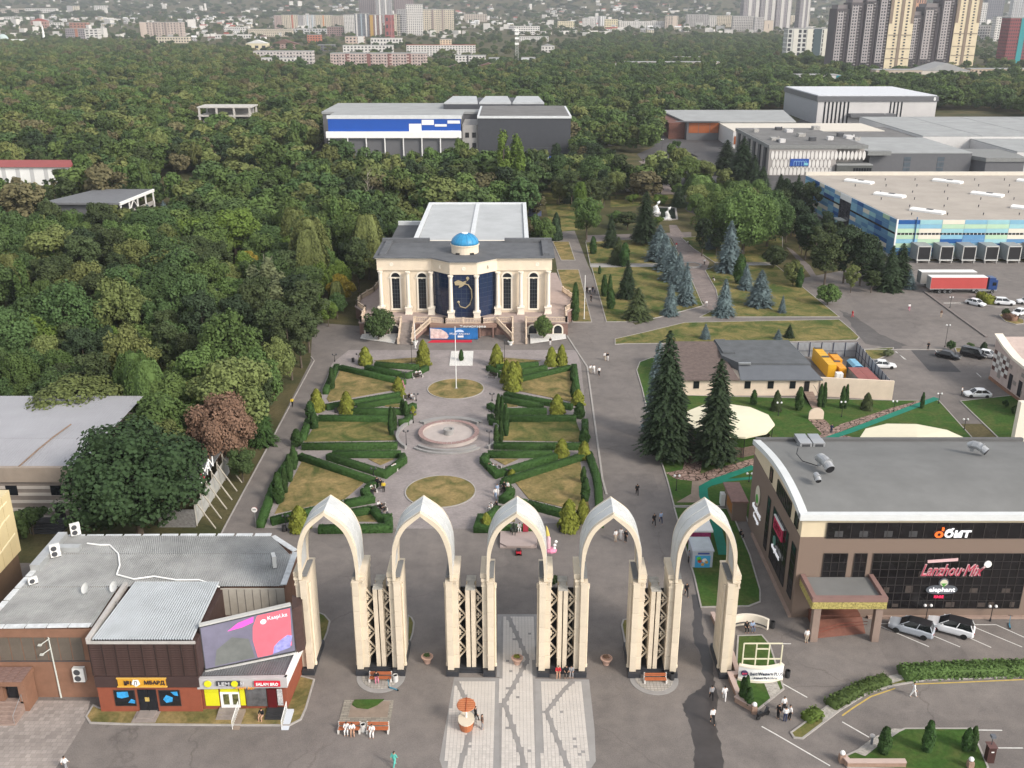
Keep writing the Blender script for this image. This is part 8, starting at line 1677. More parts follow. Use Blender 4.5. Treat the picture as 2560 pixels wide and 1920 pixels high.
# ================================================================== street furniture
def lamp(f,x,yb,yt,label,globes=2,hm=None,grp=None):
 p=gp(f,x,yb);h=max(1.0,hz(f,yt,p.y));t=thing('lamp_post',label,'lamp post',p,0,grp);MB().lathe([(.11,0),(.11,.3),(.05,.4),(.04,h-.15)],8).build('pole',BLACK,t)
 for k in range(globes):
  u=(-.34,.34)[k]if globes==2 else 0;MB().lathe([(.05,-.18),(.15,-.1),(.17,0),(.12,.12),(.02,.16)],8,(u,0,h)).build('lamp_head',hm or DGREY,t)
 if globes==2:MB().beam((-.34,0,h-.2),(.34,0,h-.2),.05).build('cross_arm',BLACK,t)
for x,yb,yt in((967,705,610),(1500,705,610),(1030,418,372),(1518,418,370),(1012,560,490),(1513,560,480),(757,898,850),(1626,902,856),(196,1252,1155),(507,165,118),(660,170,115),(955,280,232),(830,1180,1135),(2640,10,0)):
 if x<2600:lamp('b3',x,yb,yt,'black garden lamp post by the %s, %s half'%('fountain' if 480<yb<720 else row_of(yb),cen(x)),2,grp='garden lamps')
for x in(1003,1598):lamp('b3',x,205 if x<1200 else 165,25,'tall dark lamp post before the museum',1)
gw=mat('globe_white',(.75,.75,.74),v=0)
for f,x,yb,yt,lab in(('b7',1530,1308,1198,'double globe lamp between the two crossovers'),('b7',1977,1308,1204,'double globe lamp right of the white crossover'),('b6',852,752,678,'double globe lamp below the restaurant wall'),('b6',1202,760,674,'double globe lamp before the yard wall'),('b6',1490,730,670,'double globe lamp beside the flagstone path'),('b6',1738,685,628,'lamp at the end of the green mat runner'),('b6',1880,830,770,'lamp beside the lawn path'),('b6',690,1120,1070,'double globe lamp at the brown building corner'),('b6',288,1168,1082,'lamp on the lawn tip beside the main road')):lamp(f,x,yb,yt,lab,2,gw)
for f,x,yb,yt,lab in(('e4',840,1180,895,'tall pale lamp pole in the car park'),('e4',905,670,535,'pale lamp pole behind the raised kerb'),('f3',1418,470,250,'pale avenue lamp pole, nearer one'),('a3',672,1180,1060,'pale avenue lamp pole, farther one'),('a4',1030,1085,955,'lamp pole before the numbered hall')):lamp(f,x,yb,yt,lab,2,gw)
for f,x,yb,top,lab in(('b3',1288,338,('a7',1240),'tall white flagpole in the far round lawn'),('a7',2075,1168,('a7',795),'white flagpole right of the museum'),('a7',617,1420,('a7',1215),'short white flagpole left of the banner')):
 p=gp(f,x,yb);h=hz(top[0],top[1],p.y);t=thing('flagpole',lab,'flagpole',p);MB().lathe([(.09,0),(.06,h)],8).build('pole',WHITE,t);MB().lathe([(.3,0),(.3,.12)],10).build('base',GREY,t);MB().lathe([(.02,0),(.1,.1),(.02,.2)],8,(0,0,h)).build('finial',WHITE,t)
def bench(f,x,y,wd,label,m_=None,rz=0):
 t=thing('park_bench',label,'bench',gp(f,x,y),rz);m_=m_ or mat('bench_orange',(.38,.12,.05),r=.6,v=.15,s=3)
 for k in range(3):MB().box(-wd/2,wd/2,-.25+k*.17,-.11+k*.17,.43,.48).build('seat_slat',m_,t)
 for k in range(2):MB().box(-wd/2,wd/2,.28,.33,.6+k*.2,.74+k*.2).build('back_slat',m_,t)
 for s in(-1,1):MB().box(s*wd/2-.08,s*wd/2+.08,-.32,.36,0,.42).box(s*wd/2-.06,s*wd/2+.06,.30,.38,.42,.98).build('bench_end',mat('bench_concrete',(.55,.53,.5),v=.08),t)
bench('e7',690,960,2.0,'orange bench with two people beside the square bed');bench('e7',1215,960,2.0,'orange bench with one person bending forward');bench('b4',745,1490,2.2,'red-slatted bench before the second pier pair');bench('b5',1150,1500,2.2,'empty orange bench before the fourth screen')
dkb=mat('bench_dark',(.05,.04,.035),v=.1)
for x,y,lab in((1040,268,'upper-left garden bench'),(1520,268,'upper-right garden bench'),(985,412,'garden bench beside the upper lawn'),(870,872,'left garden bench below the fountain'),(1535,870,'right garden bench below the fountain'),(735,1010,'garden bench at the lower left lawn tip'),(1605,1010,'garden bench at the lower right lawn tip'),(800,1128,'garden bench by the front left triangle'),(1530,1128,'garden bench by the front right triangle')):bench('b3',x,y,1.8,'dark '+lab,dkb,.5 if x<1290 else-.5)
def bin_(f,x,y,label,m_,h=.85,r=.27):t=thing('litter_bin',label,'bin',gp(f,x,y));MB().lathe([(r*.85,0),(r,h*.15),(r,h),(r*.82,h),(r*.8,h-.1)],12).build('drum',m_,t);MB().lathe([(r*.8,h-.12),(r*.8,h-.1)],12).build('liner',BLACK,t)
cw=mat('concrete_white',(.52,.51,.49),v=.15,s=3);dk_=mat('bin_dark',(.03,.03,.032),v=.1)
for f,x,y,lab,m_ in(('e7',945,945,'pale concrete litter bin between the two orange benches',cw),('b4',856,1495,'pale litter bin beside the red-slatted bench',cw),('b3',847,888,'dark litter bin beside the bench below the fountain',dk_),('b3',746,1028,'dark litter bin at the lower left lawn tip',dk_),('b3',181,1256,'dark litter bin at the front left garden corner',dk_),('b3',515,493,'dark litter bin on the left garden cross path',dk_),('b8',665,122,'dark litter bin beside the curved seat wall',dk_),('b8',757,425,'dark brown litter bin right of the hotel sign',dk_),('b5',1272,1480,'black litter bin at the fourth screen plinth',dk_),('f4',1630,350,'black litter bin behind the third screen',dk_),('b3',625,168,'dark litter bin at the upper left hedge',dk_)):bin_(f,x,y,lab,m_)
for f,x,y,lab,c in(('b4',1092,1352,'round terracotta planter inside the second arch','dark'),('b5',128,1362,'round planter with yellow flowers on the central paving','gold'),('b5',787,1364,'round terracotta planter inside the fourth arch','rust'),('a7',615,1390,'white bowl planter left of the museum entrance','dark'),('a7',1440,1390,'white bowl planter right of the museum entrance','dark')):
 t=thing('flower_planter',lab,'planter',gp(f,x,y));MB().lathe([(.32,0),(.36,.25),(.56,.62),(.64,.74),(.64,.80),(.54,.80),(.5,.70)],16).build('bowl',mat('terracotta_pot',(.50,.33,.26),v=.12)if f!='a7' else WHITE,t);o=obj('flowers',PROTO['shrub0'][0],LM[c],t,(0,0,.62));o.scale=(.34,.34,.22)
 # fountain
FT=thing('fountain','dry round fountain with a red stone rim in the middle of the garden','fountain',(AX,145.2,0));fr_=mat('fountain_red',(.30,.205,.19),v=.18,s=2)
MB().lathe([(4.75,0),(4.75,.5),(4.85,.55),(4.85,.66),(4.25,.66),(4.25,.3),(.1,.28)],48).build('basin',mat('fountain_floor',(.42,.37,.345),v=.1,s=.6),FT)
for k in range(40):a,b=2*PI*k/40+.01,2*PI*(k+1)/40-.01;MB().prism([(r*math.cos(t),r*math.sin(t))for r,t in((4.2,a),(4.9,a),(4.9,b),(4.2,b))],.665,.74).build('rim_stone',fr_,FT)
MB().lathe([(.8,.28),(.8,.9),(.88,.95),(.88,1.2),(.6,1.2),(.6,.9)],16).build('centre_drum',GREY,FT)
for r,z,a0,a1,nm in((6.4,.45,.25,.75,'n'),(7.2,.3,.25,.75,'n'),(6.4,.45,1.25,1.75,'s'),(7.2,.3,1.25,1.75,'s'),(8.3,.55,.78,1.22,'w'),(8.3,.55,1.78,2.22,'e')):
 mb=MB()
 for k in range(16):
  a,b=PI*(a0+(a1-a0)*k/16),PI*(a0+(a1-a0)*(k+1)/16);mb.prism([(q*math.cos(t),q*math.sin(t))for q,t in((r-.22,a),(r+.22,a),(r+.22,b),(r-.22,b))],.0,z)
 mb.build('ring_wall' if nm in 'we' else 'ring_step',m_gran,FT)
 # statue on its stage, toy car, inflatable
SG=thing('stone_stage','pink granite stage behind the middle arch','stage',gp('f4',855,660));c0=gp('f4',855,660);pg_=mat('stage_granite',(.36,.295,.275),v=.1)
q=[gp('f4',*p)-c0 for p in((515,668),(1200,668),(1195,320),(525,320))];MB().prism([tuple(v_)[:2]for v_ in q],0,.22).build('base',pg_,SG);q=[gp('f4',*p,.4)-c0 for p in((640,625),(1085,625),(1195,575),(1195,320),(525,320),(515,570))];MB().prism([tuple(v_)[:2]for v_ in q],.222,.42).build('top_step',pg_,SG)
orb=mat('orange_shade',(.40,.135,.055),r=.5,v=.12,s=2);KB=thing('shell_kiosk','orange leaf-shaped sunshade over a small curved counter on the tiles','kiosk',gp('e9',510,470))
MB().lathe([(.03,0),(.5,.02),(.85,.0),(.9,-.06)],20,(0,.2,2.5),1.15).build('shade',orb,KB);MB().cyl(0,.2,.09,0,2.5,8).build('post',WHITE,KB)
for k in range(6):MB().box(-.75,.75,-.55+k*.28,-.52+k*.28,2.505,2.54).build('shade_rib',mat('shade_rib',(.50,.22,.12),v=0),KB)
MB().box(-.03,.03,-.8,1.2,2.51,2.56).build('shade_spine',mat('spine_red',(.25,.05,.02),v=0),KB);MB().lathe([(.62,0),(.78,.9),(.72,1.0)],18,(0,0,0),1.35).build('counter',orb,KB);MB().lathe([(.8,.95),(.8,1.02)],18,(0,0,0),1.35).build('counter_rim',mat('cream_edge',(.62,.56,.45),v=0),KB)
TC=thing('toy_car','small red ride-on toy car before the stone stage','toy car',gp('f4',858,770),-PI/2);rdp=paint('toy_red',(.45,.015,.03));loft([sec(-.55,.3,.15,.4),sec(0,.36,.12,.45),sec(.5,.32,.14,.4),sec(.6,.26,.18,.3)]).build('body',rdp,TC);MB().box(-.4,.2,-.26,.26,.4,.62).build('cabin',BLACK,TC)
for sx in(-.35,.4):
 for s in(-1,1):o=obj('wheel',tyre_me,m_tyre,TC,(sx,s*.36,.15),rot=(PI/2,0,0));o.scale=(.45,)*3
IF=thing('inflatable_figure','pink and white inflatable play figure beside the middle arch','inflatable',gp('f4',1450,725));pkm=mat('pink_vinyl',(.62,.22,.34),r=.4,v=.35,s=2)
MB().lathe([(.75,0),(.8,.2),(.5,.5)],12,(0,0,0),.8).build('base',pkm,IF);MB().tube([(-.3,0,.3),(-.35,0,1.2),(-.3,0,1.9),(-.4,0,2.4)],[.3,.34,.28,.12],8).build('tower',mat('pale_pink',(.66,.45,.5),r=.4,v=.2),IF);MB().tube([(-.4,0,2.3),(-.5,.1,3.2),(-.6,.1,3.6)],[.28,.12,.03],8).build('yellow_top',mat('yellow_vinyl',(.62,.50,.12),v=.1),IF)
for x,z in((.5,.9),(.65,1.4),(.45,.45)):MB().lathe([(.02,-.22),(.2,-.1),(.22,.05),(.02,.24)],8,(x,0,z)).build('pompom',WHITE,IF)
# ice-cream stands beside the fifth arch
IC=thing('ice_cream_stand','grey ice-cream stand with a colourful picture panel under the fifth arch','kiosk',gp('b5',1495,652));gy=mat('stand_grey',(.38,.41,.45),r=.5,v=.08)
MB().box(-1.2,1.25,0,3.2,0,2.3).build('cabin',gy,IC);MB().box(-1.3,1.35,-.1,3.3,2.3,2.5).build('roof_frame',gy,IC);MB().box(-1.05,1.1,.15,3.05,2.42,2.52).build('roof_glass',mat('pale_glass',(.40,.44,.46),r=.3,v=.15),IC);pn_=MB().box(-.9,.95,-.05,0,.1,1.75).build('picture_panel',mat('panel_picture',(.05,.30,.52),r=.4,v=.15),IC)
for(x,z,r_),c in(((-.45,1.35,.28),(.10,.42,.05)),((-.35,1.0,.26),(.45,.08,.03)),((.25,1.1,.30),(.7,.66,.6)),((.05,.55,.22),(.52,.28,.08)),((.5,.85,.2),(.5,.3,.05))):MB().wallprism([(x+r_*math.cos(k*PI/6),z+r_*math.sin(k*PI/6))for k in range(12)],-.07,-.051).build('scoop_print',cm(c),pn_)
MB().box(-.6,.8,-.07,-.01,1.95,2.15).build('name_strip',mat('strip_blue',(.05,.08,.25),v=0),IC)
I2=thing('ice_cream_stand','white-roofed maroon stand behind the grey ice-cream stand','kiosk',gp('b5',1475,500));MB().box(-1.3,1.4,0,3,0,2.3).build('cabin',mat('maroon_stand',(.13,.012,.05),v=.2),I2);MB().box(-1.5,1.6,-.2,3.2,2.3,2.55).build('roof',WHITE,I2);MB().box(-1.2,1.3,-.03,0,1.5,2.2).build('sign_strip',mat('maroon_sign',(.32,.04,.13),v=.4,s=3),I2)
# hotel sign, walls, posts
HS=thing('hotel_sign','curved white hotel sign panel on a low wall below an empty cream frame','sign',gp('b8',590,445));cr_=mat('sign_frame_cream',(.60,.57,.42),v=.06)
arcp=[(-2.3+4.6*k/12,-.55*(1-((k-6)/6)**2)+.1*k/12)for k in range(13)];of_=offset_line(arcp,.3)
w_=MB().prism(arcp+of_[::-1],0,1.75).build('panel',WHITE,HS);MB().prism(offset_line(arcp,-.06)+offset_line(arcp,.36)[::-1],1.75,1.92).build('coping',m_creamw,HS);MB().prism(offset_line(arcp,-.08)+offset_line(arcp,.34)[::-1],0,.35).build('base',m_creamw,HS)
text('Best Western PLUS',mat('sign_navy',(.03,.035,.07),v=0),w_,(.42,-.57,1.22),wid=3.3,h=.36,bold=.01,ext=.02);text('Atakent Park Hotel',mat('sign_navy',(.03,.035,.07)),w_,(.35,-.57,.72),wid=2.4,h=.27,ext=.02)
d_=MB().wallprism([(-1.75+.36*math.cos(k*PI/10),1.15+.30*math.sin(k*PI/10))for k in range(20)],-.40,-.25).build('logo_disc',mat('logo_navy',(.05,.04,.09),v=0),w_);text('BW',mat('logo_red',(.55,.06,.12),v=0),d_,(-1.75,-.42,1.15),wid=.5,h=.2,bold=.02)
for k,x in enumerate((-1.95,-.65,.65,1.95)):MB().box(x-.06,x+.06,.1,.22,1.6,4.4 if k<3 else 4.2).build('frame_post',cr_,HS)
for z,a,b in((4.35,-1.95,1.95),(2.5,-1.95,1.95),(3.7,-.65,.65)):MB().box(a,b,.08,.2,z,z+.1).build('frame_bar',cr_,HS)
MB().beam((.65,.15,4.3),(1.3,2.2,.1),.09).build('frame_strut',cr_,HS)
wlm=mat('brown_low_wall',(.30,.20,.15),v=.15,s=2)
def lowwall(pts,h,label):
 p0=Vector((pts[0][0],pts[0][1],0));t=thing('low_wall',label,'wall',p0);mb=MB(tuple(p0));cp=MB(tuple(p0));a,b=offset_line(pts,.18),offset_line(pts,-.18);a2,b2=offset_line(pts,.25),offset_line(pts,-.25)
 for i in range(len(pts)-1):mb.prism([a[i],a[i+1],b[i+1],b[i]],0,h);cp.prism([a2[i],a2[i+1],b2[i+1],b2[i]],h,h+.12)
 mb.build('wall',wlm,t);cp.build('coping',mat('rose_coping',(.44,.34,.30),v=.1),t)
lowwall(GM(('b5',1570,1015),('b5',1715,1320),('b5',1760,1465),('b5',1700,1470),('b5',1770,1640),('b8',450,580),('b8',560,640)),.6,'low brown wall with pink coping round the sign lawn');lowwall(GM(('b8',1085,925),('b8',1130,975),('b8',1480,975)),.6,'low brown wall with pink coping round the corner lawn')
for f,x,y,lab in(('b8',552,645,'white globe on the sign lawn wall'),('b8',1090,945,'white globe on the corner lawn wall'),('b8',1878,985,'white globe at the bottom right gatepost')):t=thing('globe_light',lab,'lamp',gp(f,x,y));MB().box(-.25,.25,-.25,.25,0,.8).build('post',wlm,t);MB().lathe([(.03,0),(.2,.1),(.24,.24),(.16,.4),(.02,.46)],12,(0,0,.8)).build('globe',gw,t)
BR=thing('barrier_terminal','dark red-brown barrier cabinet with a camera head at the drive','terminal',gp('e8',1805,565));MB().box(-.35,.35,-.3,.3,0,1.75).build('cabinet',mat('cabinet_maroon',(.055,.025,.022),v=.1),BR);MB().box(-.4,.4,-.4,.5,1.75,1.8).build('lid',mat('lid_maroon',(.13,.07,.065),v=.1),BR);MB().cyl(0,.1,.04,1.8,2.7,6).build('mast',DGREY,BR);MB().box(-.2,.2,-.1,.3,2.6,2.85).build('camera_head',mat('camera_grey',(.12,.13,.15),v=0),BR);MB().box(-.1,.15,-.32,-.3,1.2,1.32).build('label_plate',WHITE,BR)
BO=thing('drive_bollard','grey bollard with a pale mushroom top beside the cobbled strip','bollard',gp('e8',452,378));MB().cyl(0,0,.12,0,.95,10).build('post',mat('bollard_grey',(.17,.18,.20),v=.1),BO);MB().lathe([(.13,.95),(.26,1.0),(.24,1.12),(.1,1.2)],12).build('cap',mat('bollard_cap',(.50,.47,.45),v=.1),BO)
CS=thing('seat_wall','curved cream seat wall behind the fifth arch pier','seat',gp('b5',1835,1110));a_=[(3.0*math.cos(t),3.0*math.sin(t)-1.8)for t in[PI*(.22+.56*k/12)for k in range(13)]];MB().prism(a_+offset_line(a_,.3)[::-1],0,1.35).build('back_wall',m_creamw,CS);a2=offset_line(a_,.35)if False else[(x*.86,(y+1.8)*.86-1.8)for x,y in a_];MB().prism(a2+[(x*.985,(y+1.8)*.985-1.8)for x,y in a_][::-1],.35,.45).build('seat',DGREY,CS)
def scooter(f,x,y,head,label,c):t=thing('kick_scooter',label,'scooter',gp(f,x,y),math.radians(head));MB().box(-.5,.45,-.07,.07,.1,.15).build('deck',c,t);MB().tube([(.48,0,.1),(.6,0,1.05)],.03).build('stem',c,t);MB().beam((.6,-.25,1.05),(.6,.25,1.05),.04).build('handlebar',BLACK,t);[obj('wheel',MB().lathe([(.1,-.03),(.1,.03)],10).mesh('wheel'),m_tyre,t,(q,0,.1),rot=(PI/2,0,0))for q in(-.52,.52)]
tq=mat('scooter_teal',(.06,.22,.32),v=.1);scooter('e7',1500,175,155,'teal and blue kick scooter lying by the paved apron',tq);scooter('b7',2112,1345,70,'blue kick scooter parked at the right of the brown building',tq)
MO=thing('motor_scooter','black motor scooter parked at the sign lawn corner','motorcycle',gp('b8',605,672),.6);loft([sec(-.75,.14,.45,.75),sec(-.2,.17,.3,.8),sec(.25,.12,.25,.5),sec(.6,.18,.4,.95)]).build('body',paint('black',(.012,.012,.014)),MO);MB().tube([(.6,0,.6),(.5,0,1.1)],.04).beam((.5,-.35,1.1),(.5,.35,1.1),.05).build('handlebar',DGREY,MO)
for sx in(-.6,.68):o=obj('wheel',tyre_me,m_tyre,MO,(sx,0,.26),rot=(PI/2,0,0));o.scale=(.8,.8,.7)
for f,x,y,lab in(('f3',1490,1290,'white stone figure at the pond, the seated one'),('f3',1350,1210,'white stone fish figure in the pond')):t=thing('pond_sculpture',lab,'sculpture',gp(f,x,y));MB().tube([(0,0,0),(.3,0,1.2),(-.2,0,2.4),(.5,0,3.6),(1.1,0,4.2)],[1.1,.8,.6,.5,.15],8).build('figure',WHITE,t);MB().box(-1.4,1.4,-1.2,1.2,0,.5).build('plinth',m_exw,t)
for i,(f,x,y)in enumerate((('f3',1110,915),)):t=thing('red_pavilion','small red and white pavilion roof among the park bushes','pavilion',gp(f,x,y));MB().box(-4.5,4.5,-2,2,0,2.4).build('wall',m_exw,t);MB().sideprism([(-2.6,2.4),(2.6,2.4),(0,3.8)],-5.2,5).build('roof',mat('red_metal_roof',(.26,.06,.055)),t)
pl_=thing('round_bed','round stone bed in the promenade','flower bed',gp('a8',1495,875));MB().lathe([(2.9,0),(2.9,.45),(2.5,.45),(2.4,.2)],24).build('rim',m_gran,pl_);MB().lathe([(2.4,.2),(2.4,.3)],24).build('soil',m_dirt,pl_)
# ================================================================== people
def skin_body(name,J,E):
 me=bpy.data.meshes.new(name);ks=list(J);me.from_pydata([J[k][0]for k in ks],[(ks.index(a),ks.index(b))for a,b in E],[]);o=bpy.data.objects.new(name,me);COL.objects.link(o)
 o.modifiers.new('skin','SKIN');sv_=me.skin_vertices[0].data
 for i,k in enumerate(ks):sv_[i].radius=(J[k][1],)*2;sv_[i].use_root=(k=='pel')
 s=o.modifiers.new('sub','SUBSURF');s.levels=1;s.render_levels=1;return o
def pose(kind):
 J=dict(pel=((0,0,.95),.145),spi=((0,0,1.18),.13),che=((0,.01,1.38),.155),nec=((0,.005,1.51),.058),hea=((0,-.01,1.62),.098),top=((0,0,1.72),.075))
 for s,q in((-1,'l'),(1,'r')):
  sw=0 if kind=='stand' else s*.17
  J['sh'+q]=((s*.19,.01,1.41),.068);J['el'+q]=((s*.25,.03+sw*.6,1.14),.048);J['wr'+q]=((s*.25,-.06+sw*1.2,.92),.036);J['ha'+q]=((s*.25,-.09+sw*1.4,.83),.038)
  J['hi'+q]=((s*.09,0,.88),.105);J['kn'+q]=((s*.10,-.03-sw,.50),.066);J['an'+q]=((s*.10,.03-sw*(1.9 if s>0 else 1.5),.09),.045);J['to'+q]=((s*.11,-.14-sw*(1.9 if s>0 else 1.5),.05),.04)
  if kind=='sit':
   J['hi'+q]=((s*.10,-.05,.52),.105);J['kn'+q]=((s*.14,-.45,.52),.068);J['an'+q]=((s*.14,-.43,.10),.046);J['to'+q]=((s*.15,-.60,.05),.04)
   J['sh'+q]=((s*.19,-.06,.98),.068);J['el'+q]=((s*.25,-.16,.74),.048);J['wr'+q]=((s*.15,-.36,.66),.036);J['ha'+q]=((s*.11,-.43,.63),.038)
 if kind=='sit':J.update(pel=((0,.02,.54),.15),spi=((0,.02,.76),.13),che=((0,-.04,.96),.155),nec=((0,-.08,1.08),.058),hea=((0,-.12,1.19),.098),top=((0,-.11,1.29),.075))
 E=[('pel','spi'),('spi','che'),('che','nec'),('nec','hea'),('hea','top')]
 for q in 'lr':E+=[('che','sh'+q),('sh'+q,'el'+q),('el'+q,'wr'+q),('wr'+q,'ha'+q),('pel','hi'+q),('hi'+q,'kn'+q),('kn'+q,'an'+q),('an'+q,'to'+q)]
 return J,E
CL=dict(sp='s',pe='l',sh='s',el='s',ch='s',hi='l',kn='l',an='l',ne='k',he='k',to='k',wr='k',ha='k')
tmp={k:(skin_body(k,*pose(k)),pose(k))for k in('stand','walk','sit')};dg_=bpy.context.evaluated_depsgraph_get();BODY={}
for k,(o,(J,E))in tmp.items():
 me=bpy.data.meshes.new_from_object(o.evaluated_get(dg_));me.shade_smooth();S=[]
 for a,b in E:
  for u in(0,.25,.5,.75,1):p=Vector(J[a][0]).lerp(Vector(J[b][0]),u);S.append((p,CL[(a if u<.5 else b)[:2]],(a if u<.5 else b)))
 grp=dict(s=[],l=[],h=[]);ht=J['hea'][0]
 for f_ in me.polygons:
  c=f_.center;s_=min(S,key=lambda q:(q[0]-c).length_squared)
  if s_[2]in('hea','top'):
   if c.z>ht[2]+.035 or c.y>ht[1]+.05:grp['h'].append(f_)
  elif s_[1]in 'sl':grp[s_[1]].append(f_)
 out=[me]
 for g_,off in(('s',.014),('l',.012),('h',.02)):
  vs={};mb=MB()
  for f_ in grp[g_]:
   for v_ in f_.vertices:
    if v_ not in vs:vs[v_]=len(mb.v);mb.v.append(tuple(me.vertices[v_].co+me.vertices[v_].normal*off))
   mb.f.append(tuple(vs[v_]for v_ in f_.vertices))
  m2=mb.mesh('cloth');m2.shade_smooth();out.append(m2)
 BODY[k]=out;bpy.data.objects.remove(o)
CC=dict(black=(.014,.014,.016),white=(.68,.67,.66),grey=(.25,.25,.26),blue=(.28,.36,.50),navy=(.03,.04,.09),teal=(.10,.42,.36),yellow=(.60,.45,.04),red=(.45,.03,.04),beige=(.45,.38,.30),pink=(.55,.20,.28),jeans=(.10,.14,.22),skin=(.42,.25,.17),brown=(.10,.06,.045))
sk=mat('skin',CC['skin'],r=.6,v=.05);hr=mat('hair_black',(.012,.010,.009),r=.6,v=0)
def person(f,x,y,k,a,b,where,face=0,z=0.0):
 words_=dict(stand='standing',walk='walking',sit='sitting')[k];lab='person in %s top and %s trousers %s %s'%(a,b,words_,where)if b!='skin' else 'person in %s top and shorts %s %s'%(a,words_,where)
 t=thing('person',lab,'person',gp(f,x,y,z),math.radians(face));s=.97+.06*random.random();t.scale=(s,s,s);B=BODY[k];obj('body',B[0],sk,t);obj('shirt',B[1],mat('cloth_'+a,CC[a],r=.9,v=.08,s=3),t);obj('trousers',B[2],mat('cloth_'+b,CC[b],r=.9,v=.08,s=3),t);obj('hair',B[3],hr,t)
PP='''b5 1015 112 walk black black on_the_main_road 180|b5 1140 335 walk black black on_the_road,_left_of_a_pair 10|b5 1190 320 walk blue navy on_the_road,_right_of_a_pair 10|b5 855 455 stand white beige under_the_fourth_arch 30|b5 895 445 stand white white under_the_fourth_arch,_middle -20|b5 930 460 stand black black under_the_fourth_arch,_in_a_dark_dress -40|b5 1380 858 walk black black beside_the_fifth_arch 5|b5 1396 612 stand grey black at_the_ice-cream_stand 90|b5 1565 1626 walk grey black on_the_wet_streak,_carrying_a_backpack 180|b5 1660 1632 walk white white beside_the_wet_streak 170
b5 430 1450 sit red skin on_the_third_screen_plinth,_leftmost 0 .3|b5 490 1446 sit black black on_the_third_screen_plinth,_middle 0 .3|b5 527 1446 sit grey grey on_the_third_screen_plinth,_rightmost 0 .3|b5 1822 1115 sit black black on_the_curved_seat_wall 0|b5 1864 1112 sit blue jeans on_the_curved_seat_wall 10|b5 1776 425 sit black black on_the_kerb_beside_the_brown_building 60
b8 296 706 walk white black on_the_wet_streak,_holding_a_white_bag 5|b8 873 212 stand white beige beside_the_porch_pillar 0|b8 1528 545 walk white white across_the_hotel_drive 70|b8 700 678 stand black black in_the_motor_scooter_group -60|b8 733 635 stand white black in_the_motor_scooter_group 10|b8 742 698 stand white navy in_the_motor_scooter_group 170|b8 768 686 stand white black in_the_motor_scooter_group 120
e7 645 965 sit white white on_the_left_orange_bench 0|e7 745 985 sit white skin on_the_left_orange_bench 10|e7 1112 1010 sit white white on_the_right_orange_bench 0|e7 1520 1600 walk teal teal at_the_bottom_of_the_plaza 150|b4 715 1490 sit black pink on_the_red-slatted_bench 15|e9 622 400 walk black black at_the_orange_sunshade_kiosk 90|e9 700 495 stand brown grey at_the_orange_sunshade_kiosk 100|f1 1740 600 sit black skin on_the_snack_shop_steps -15|e6 655 1690 walk white grey at_the_bottom_left_edge 170
b3 780 975 stand black black at_the_lower_left_lawn_tip 200|b3 740 1003 sit white black at_the_lower_left_lawn_tip 60|b3 822 1005 stand yellow black on_the_garden_paving 190|b3 803 985 stand black black beside_the_yellow_top 180|b3 1030 262 sit white black on_the_upper-left_garden_bench 40|b3 1052 258 sit white white on_the_upper-left_garden_bench 40|b3 983 408 sit black black on_the_bench_beside_the_upper_lawn 60|b3 998 410 sit white grey on_the_bench_beside_the_upper_lawn 60|b3 880 868 sit white white on_the_left_bench_below_the_fountain 40|b3 890 862 sit white grey on_the_left_bench_below_the_fountain 40|b3 1525 866 sit white grey on_the_right_bench_below_the_fountain -40|b3 1548 870 sit grey black on_the_right_bench_below_the_fountain -40|b3 1500 862 sit black black on_the_right_bench_below_the_fountain -40|b3 1596 1005 stand black black at_the_lower_right_lawn_tip -20|b3 1618 1006 stand white black at_the_lower_right_lawn_tip -20|b3 1552 1022 walk blue white on_the_garden_paving,_right_half 0|b3 1540 1046 walk white blue on_the_garden_paving,_a_small_one 0|b3 1515 1122 sit white white by_the_front_right_triangle -40|b3 1548 1112 sit black black by_the_front_right_triangle -40|b3 785 1112 sit white black by_the_front_left_triangle 60|b3 806 1125 sit black black by_the_front_left_triangle 60|b3 945 336 walk pink pink beside_the_golden_thuja 90|b3 235 455 walk yellow black on_the_garden_road 180|b3 2150 238 walk white beige on_the_road_beside_the_garden 0|b3 2172 240 walk white white on_the_road_beside_the_garden 10|b3 2205 255 walk white black on_the_road_beside_the_garden -10|b3 1892 60 stand black white at_the_museum_corner 0
b6 1145 850 stand navy navy on_the_flagstone_path -30|b6 1865 640 stand white black beside_the_lone_white_sedan 60|b6 1575 170 walk white pink across_the_empty_car_park 170|b6 1262 206 walk red red at_the_lawn_corner_by_the_car_park 90|b6 1680 387 stand black black at_the_kerb_of_the_car_park 0|b6 455 150 walk white grey at_the_promenade_end 0|b6 1752 206 stand brown beige in_the_empty_car_park 0
a8 698 1085 walk black black on_the_path_beside_the_museum 0|a8 720 1090 walk white black on_the_path_beside_the_museum 0|a8 742 1082 walk black navy on_the_path_beside_the_museum 0|a8 758 1092 walk grey black on_the_path_beside_the_museum 0|a8 730 1150 walk black black ahead_of_the_group_beside_the_museum 0|a8 1385 738 stand red white on_the_promenade 0|a8 1600 868 stand white black at_the_round_bed 0|a8 1470 712 sit white black on_the_promenade_edge 60|a8 1665 990 sit black white beside_the_promenade 60|a8 835 1600 walk white beige on_the_main_road,_left_of_a_couple 0|a8 856 1602 walk black white on_the_main_road,_right_of_a_couple 0|f3 1180 545 walk black black on_the_far_terrace 0|f3 716 300 walk black black on_the_far_paved_walk 0|f4 875 345 sit white white on_the_stone_stage 0 .42'''
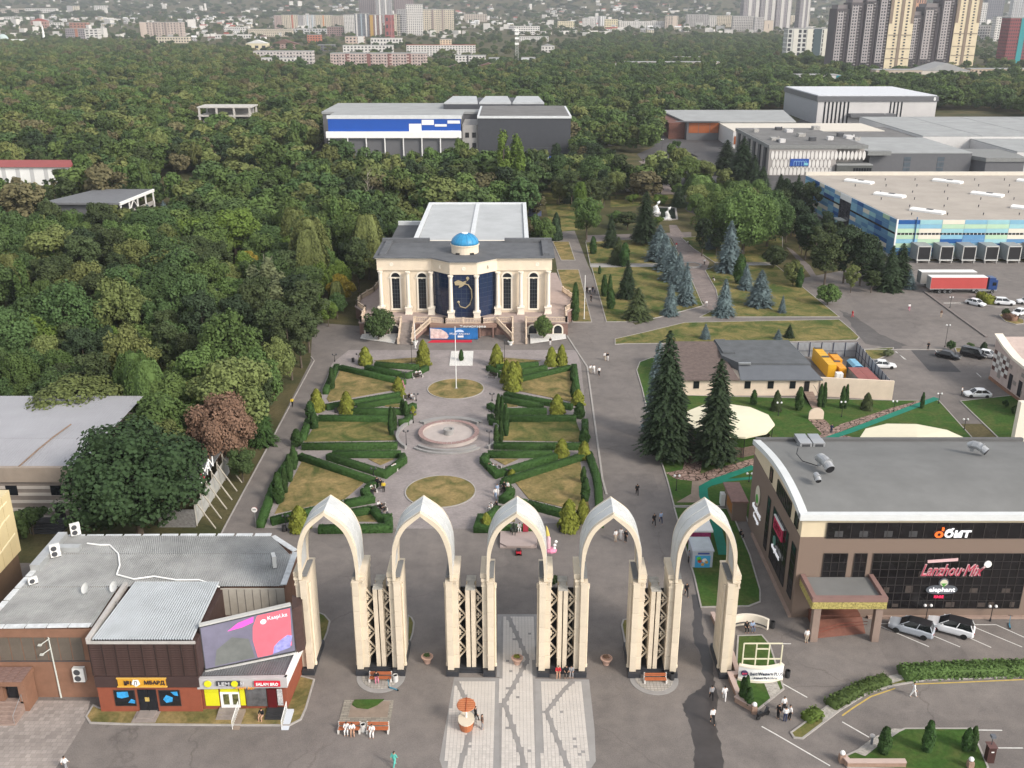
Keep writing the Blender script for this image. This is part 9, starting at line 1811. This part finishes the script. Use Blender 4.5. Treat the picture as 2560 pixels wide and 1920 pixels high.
for ln in PP.replace('\n','|').split('|'):
 q=ln.split();person(q[0],float(q[1]),float(q[2]),q[3],q[4],q[5],q[6].replace('_',' '),float(q[7]),float(q[8])if len(q)>8 else 0.0)
ST=thing('bronze_statue','bronze seated figure beside a framed picture on the stone stage','statue',gp('f4',770,385,.42));bz_=mat('bronze',(.055,.065,.055),r=.4,v=.2,s=3,metal=.5);o=obj('seated_figure',BODY['sit'][0],bz_,ST);o.scale=(1.25,)*3;MB().box(-.45,.45,.1,.55,0,.5).build('block',bz_,ST);MB().box(1.2,1.9,.1,.18,.1,1.5).build('easel',mat('easel_red',(.30,.03,.05),v=.3,s=3),ST)
# ================================================================== haze
m_haze=bpy.data.materials.new('haze_air');m_haze.use_nodes=True;n,l=nodes(m_haze)
for k in list(n):
 if k.type=='BSDF_PRINCIPLED':n.remove(k)
pv=n.new('ShaderNodeVolumePrincipled');pv.inputs['Color'].default_value=(.80,.83,.88,1);pv.inputs['Density'].default_value=.0001;pv.inputs['Anisotropy'].default_value=.2
l.new(pv.outputs[0],next(k for k in n if k.type=='OUTPUT_MATERIAL').inputs['Volume'])
hzb=MB().box(-9000,9000,-300,9400,-1.5,520).build('haze',m_haze);hzb['kind']='stuff';hzb['label']='thin pale haze over the whole city'
# ================================================================== labels: tell look-alikes apart by their order in the picture
ORD=['leftmost','second from the left','third from the left','fourth from the left','fifth from the left','sixth from the left','seventh from the left','eighth from the left','ninth from the left','tenth from the left']
for rnd in range(2):
 by={}
 for o in SC.objects:
  if o.parent is None and 'category' in o:by.setdefault(o['label'],[]).append(o)
 for lab,os_ in by.items():
  if len(os_)<2:continue
  if len(os_)>len(ORD):
   os_.sort(key=lambda o:-scr(o.location)[1]);nr=math.ceil(len(os_)/len(ORD));per=math.ceil(len(os_)/nr)
   rows=['row one','row two','row three','row four','row five','row six']
   for i,o in enumerate(os_):o['label']=lab+', '+rows[min(5,i//per)]
  else:
   os_.sort(key=lambda o:scr(o.location)[0])
   for i,o in enumerate(os_):o['label']=lab+', '+(ORD[i]if i<len(os_)-1 or len(os_)>2 else 'right one' if i else 'left one')
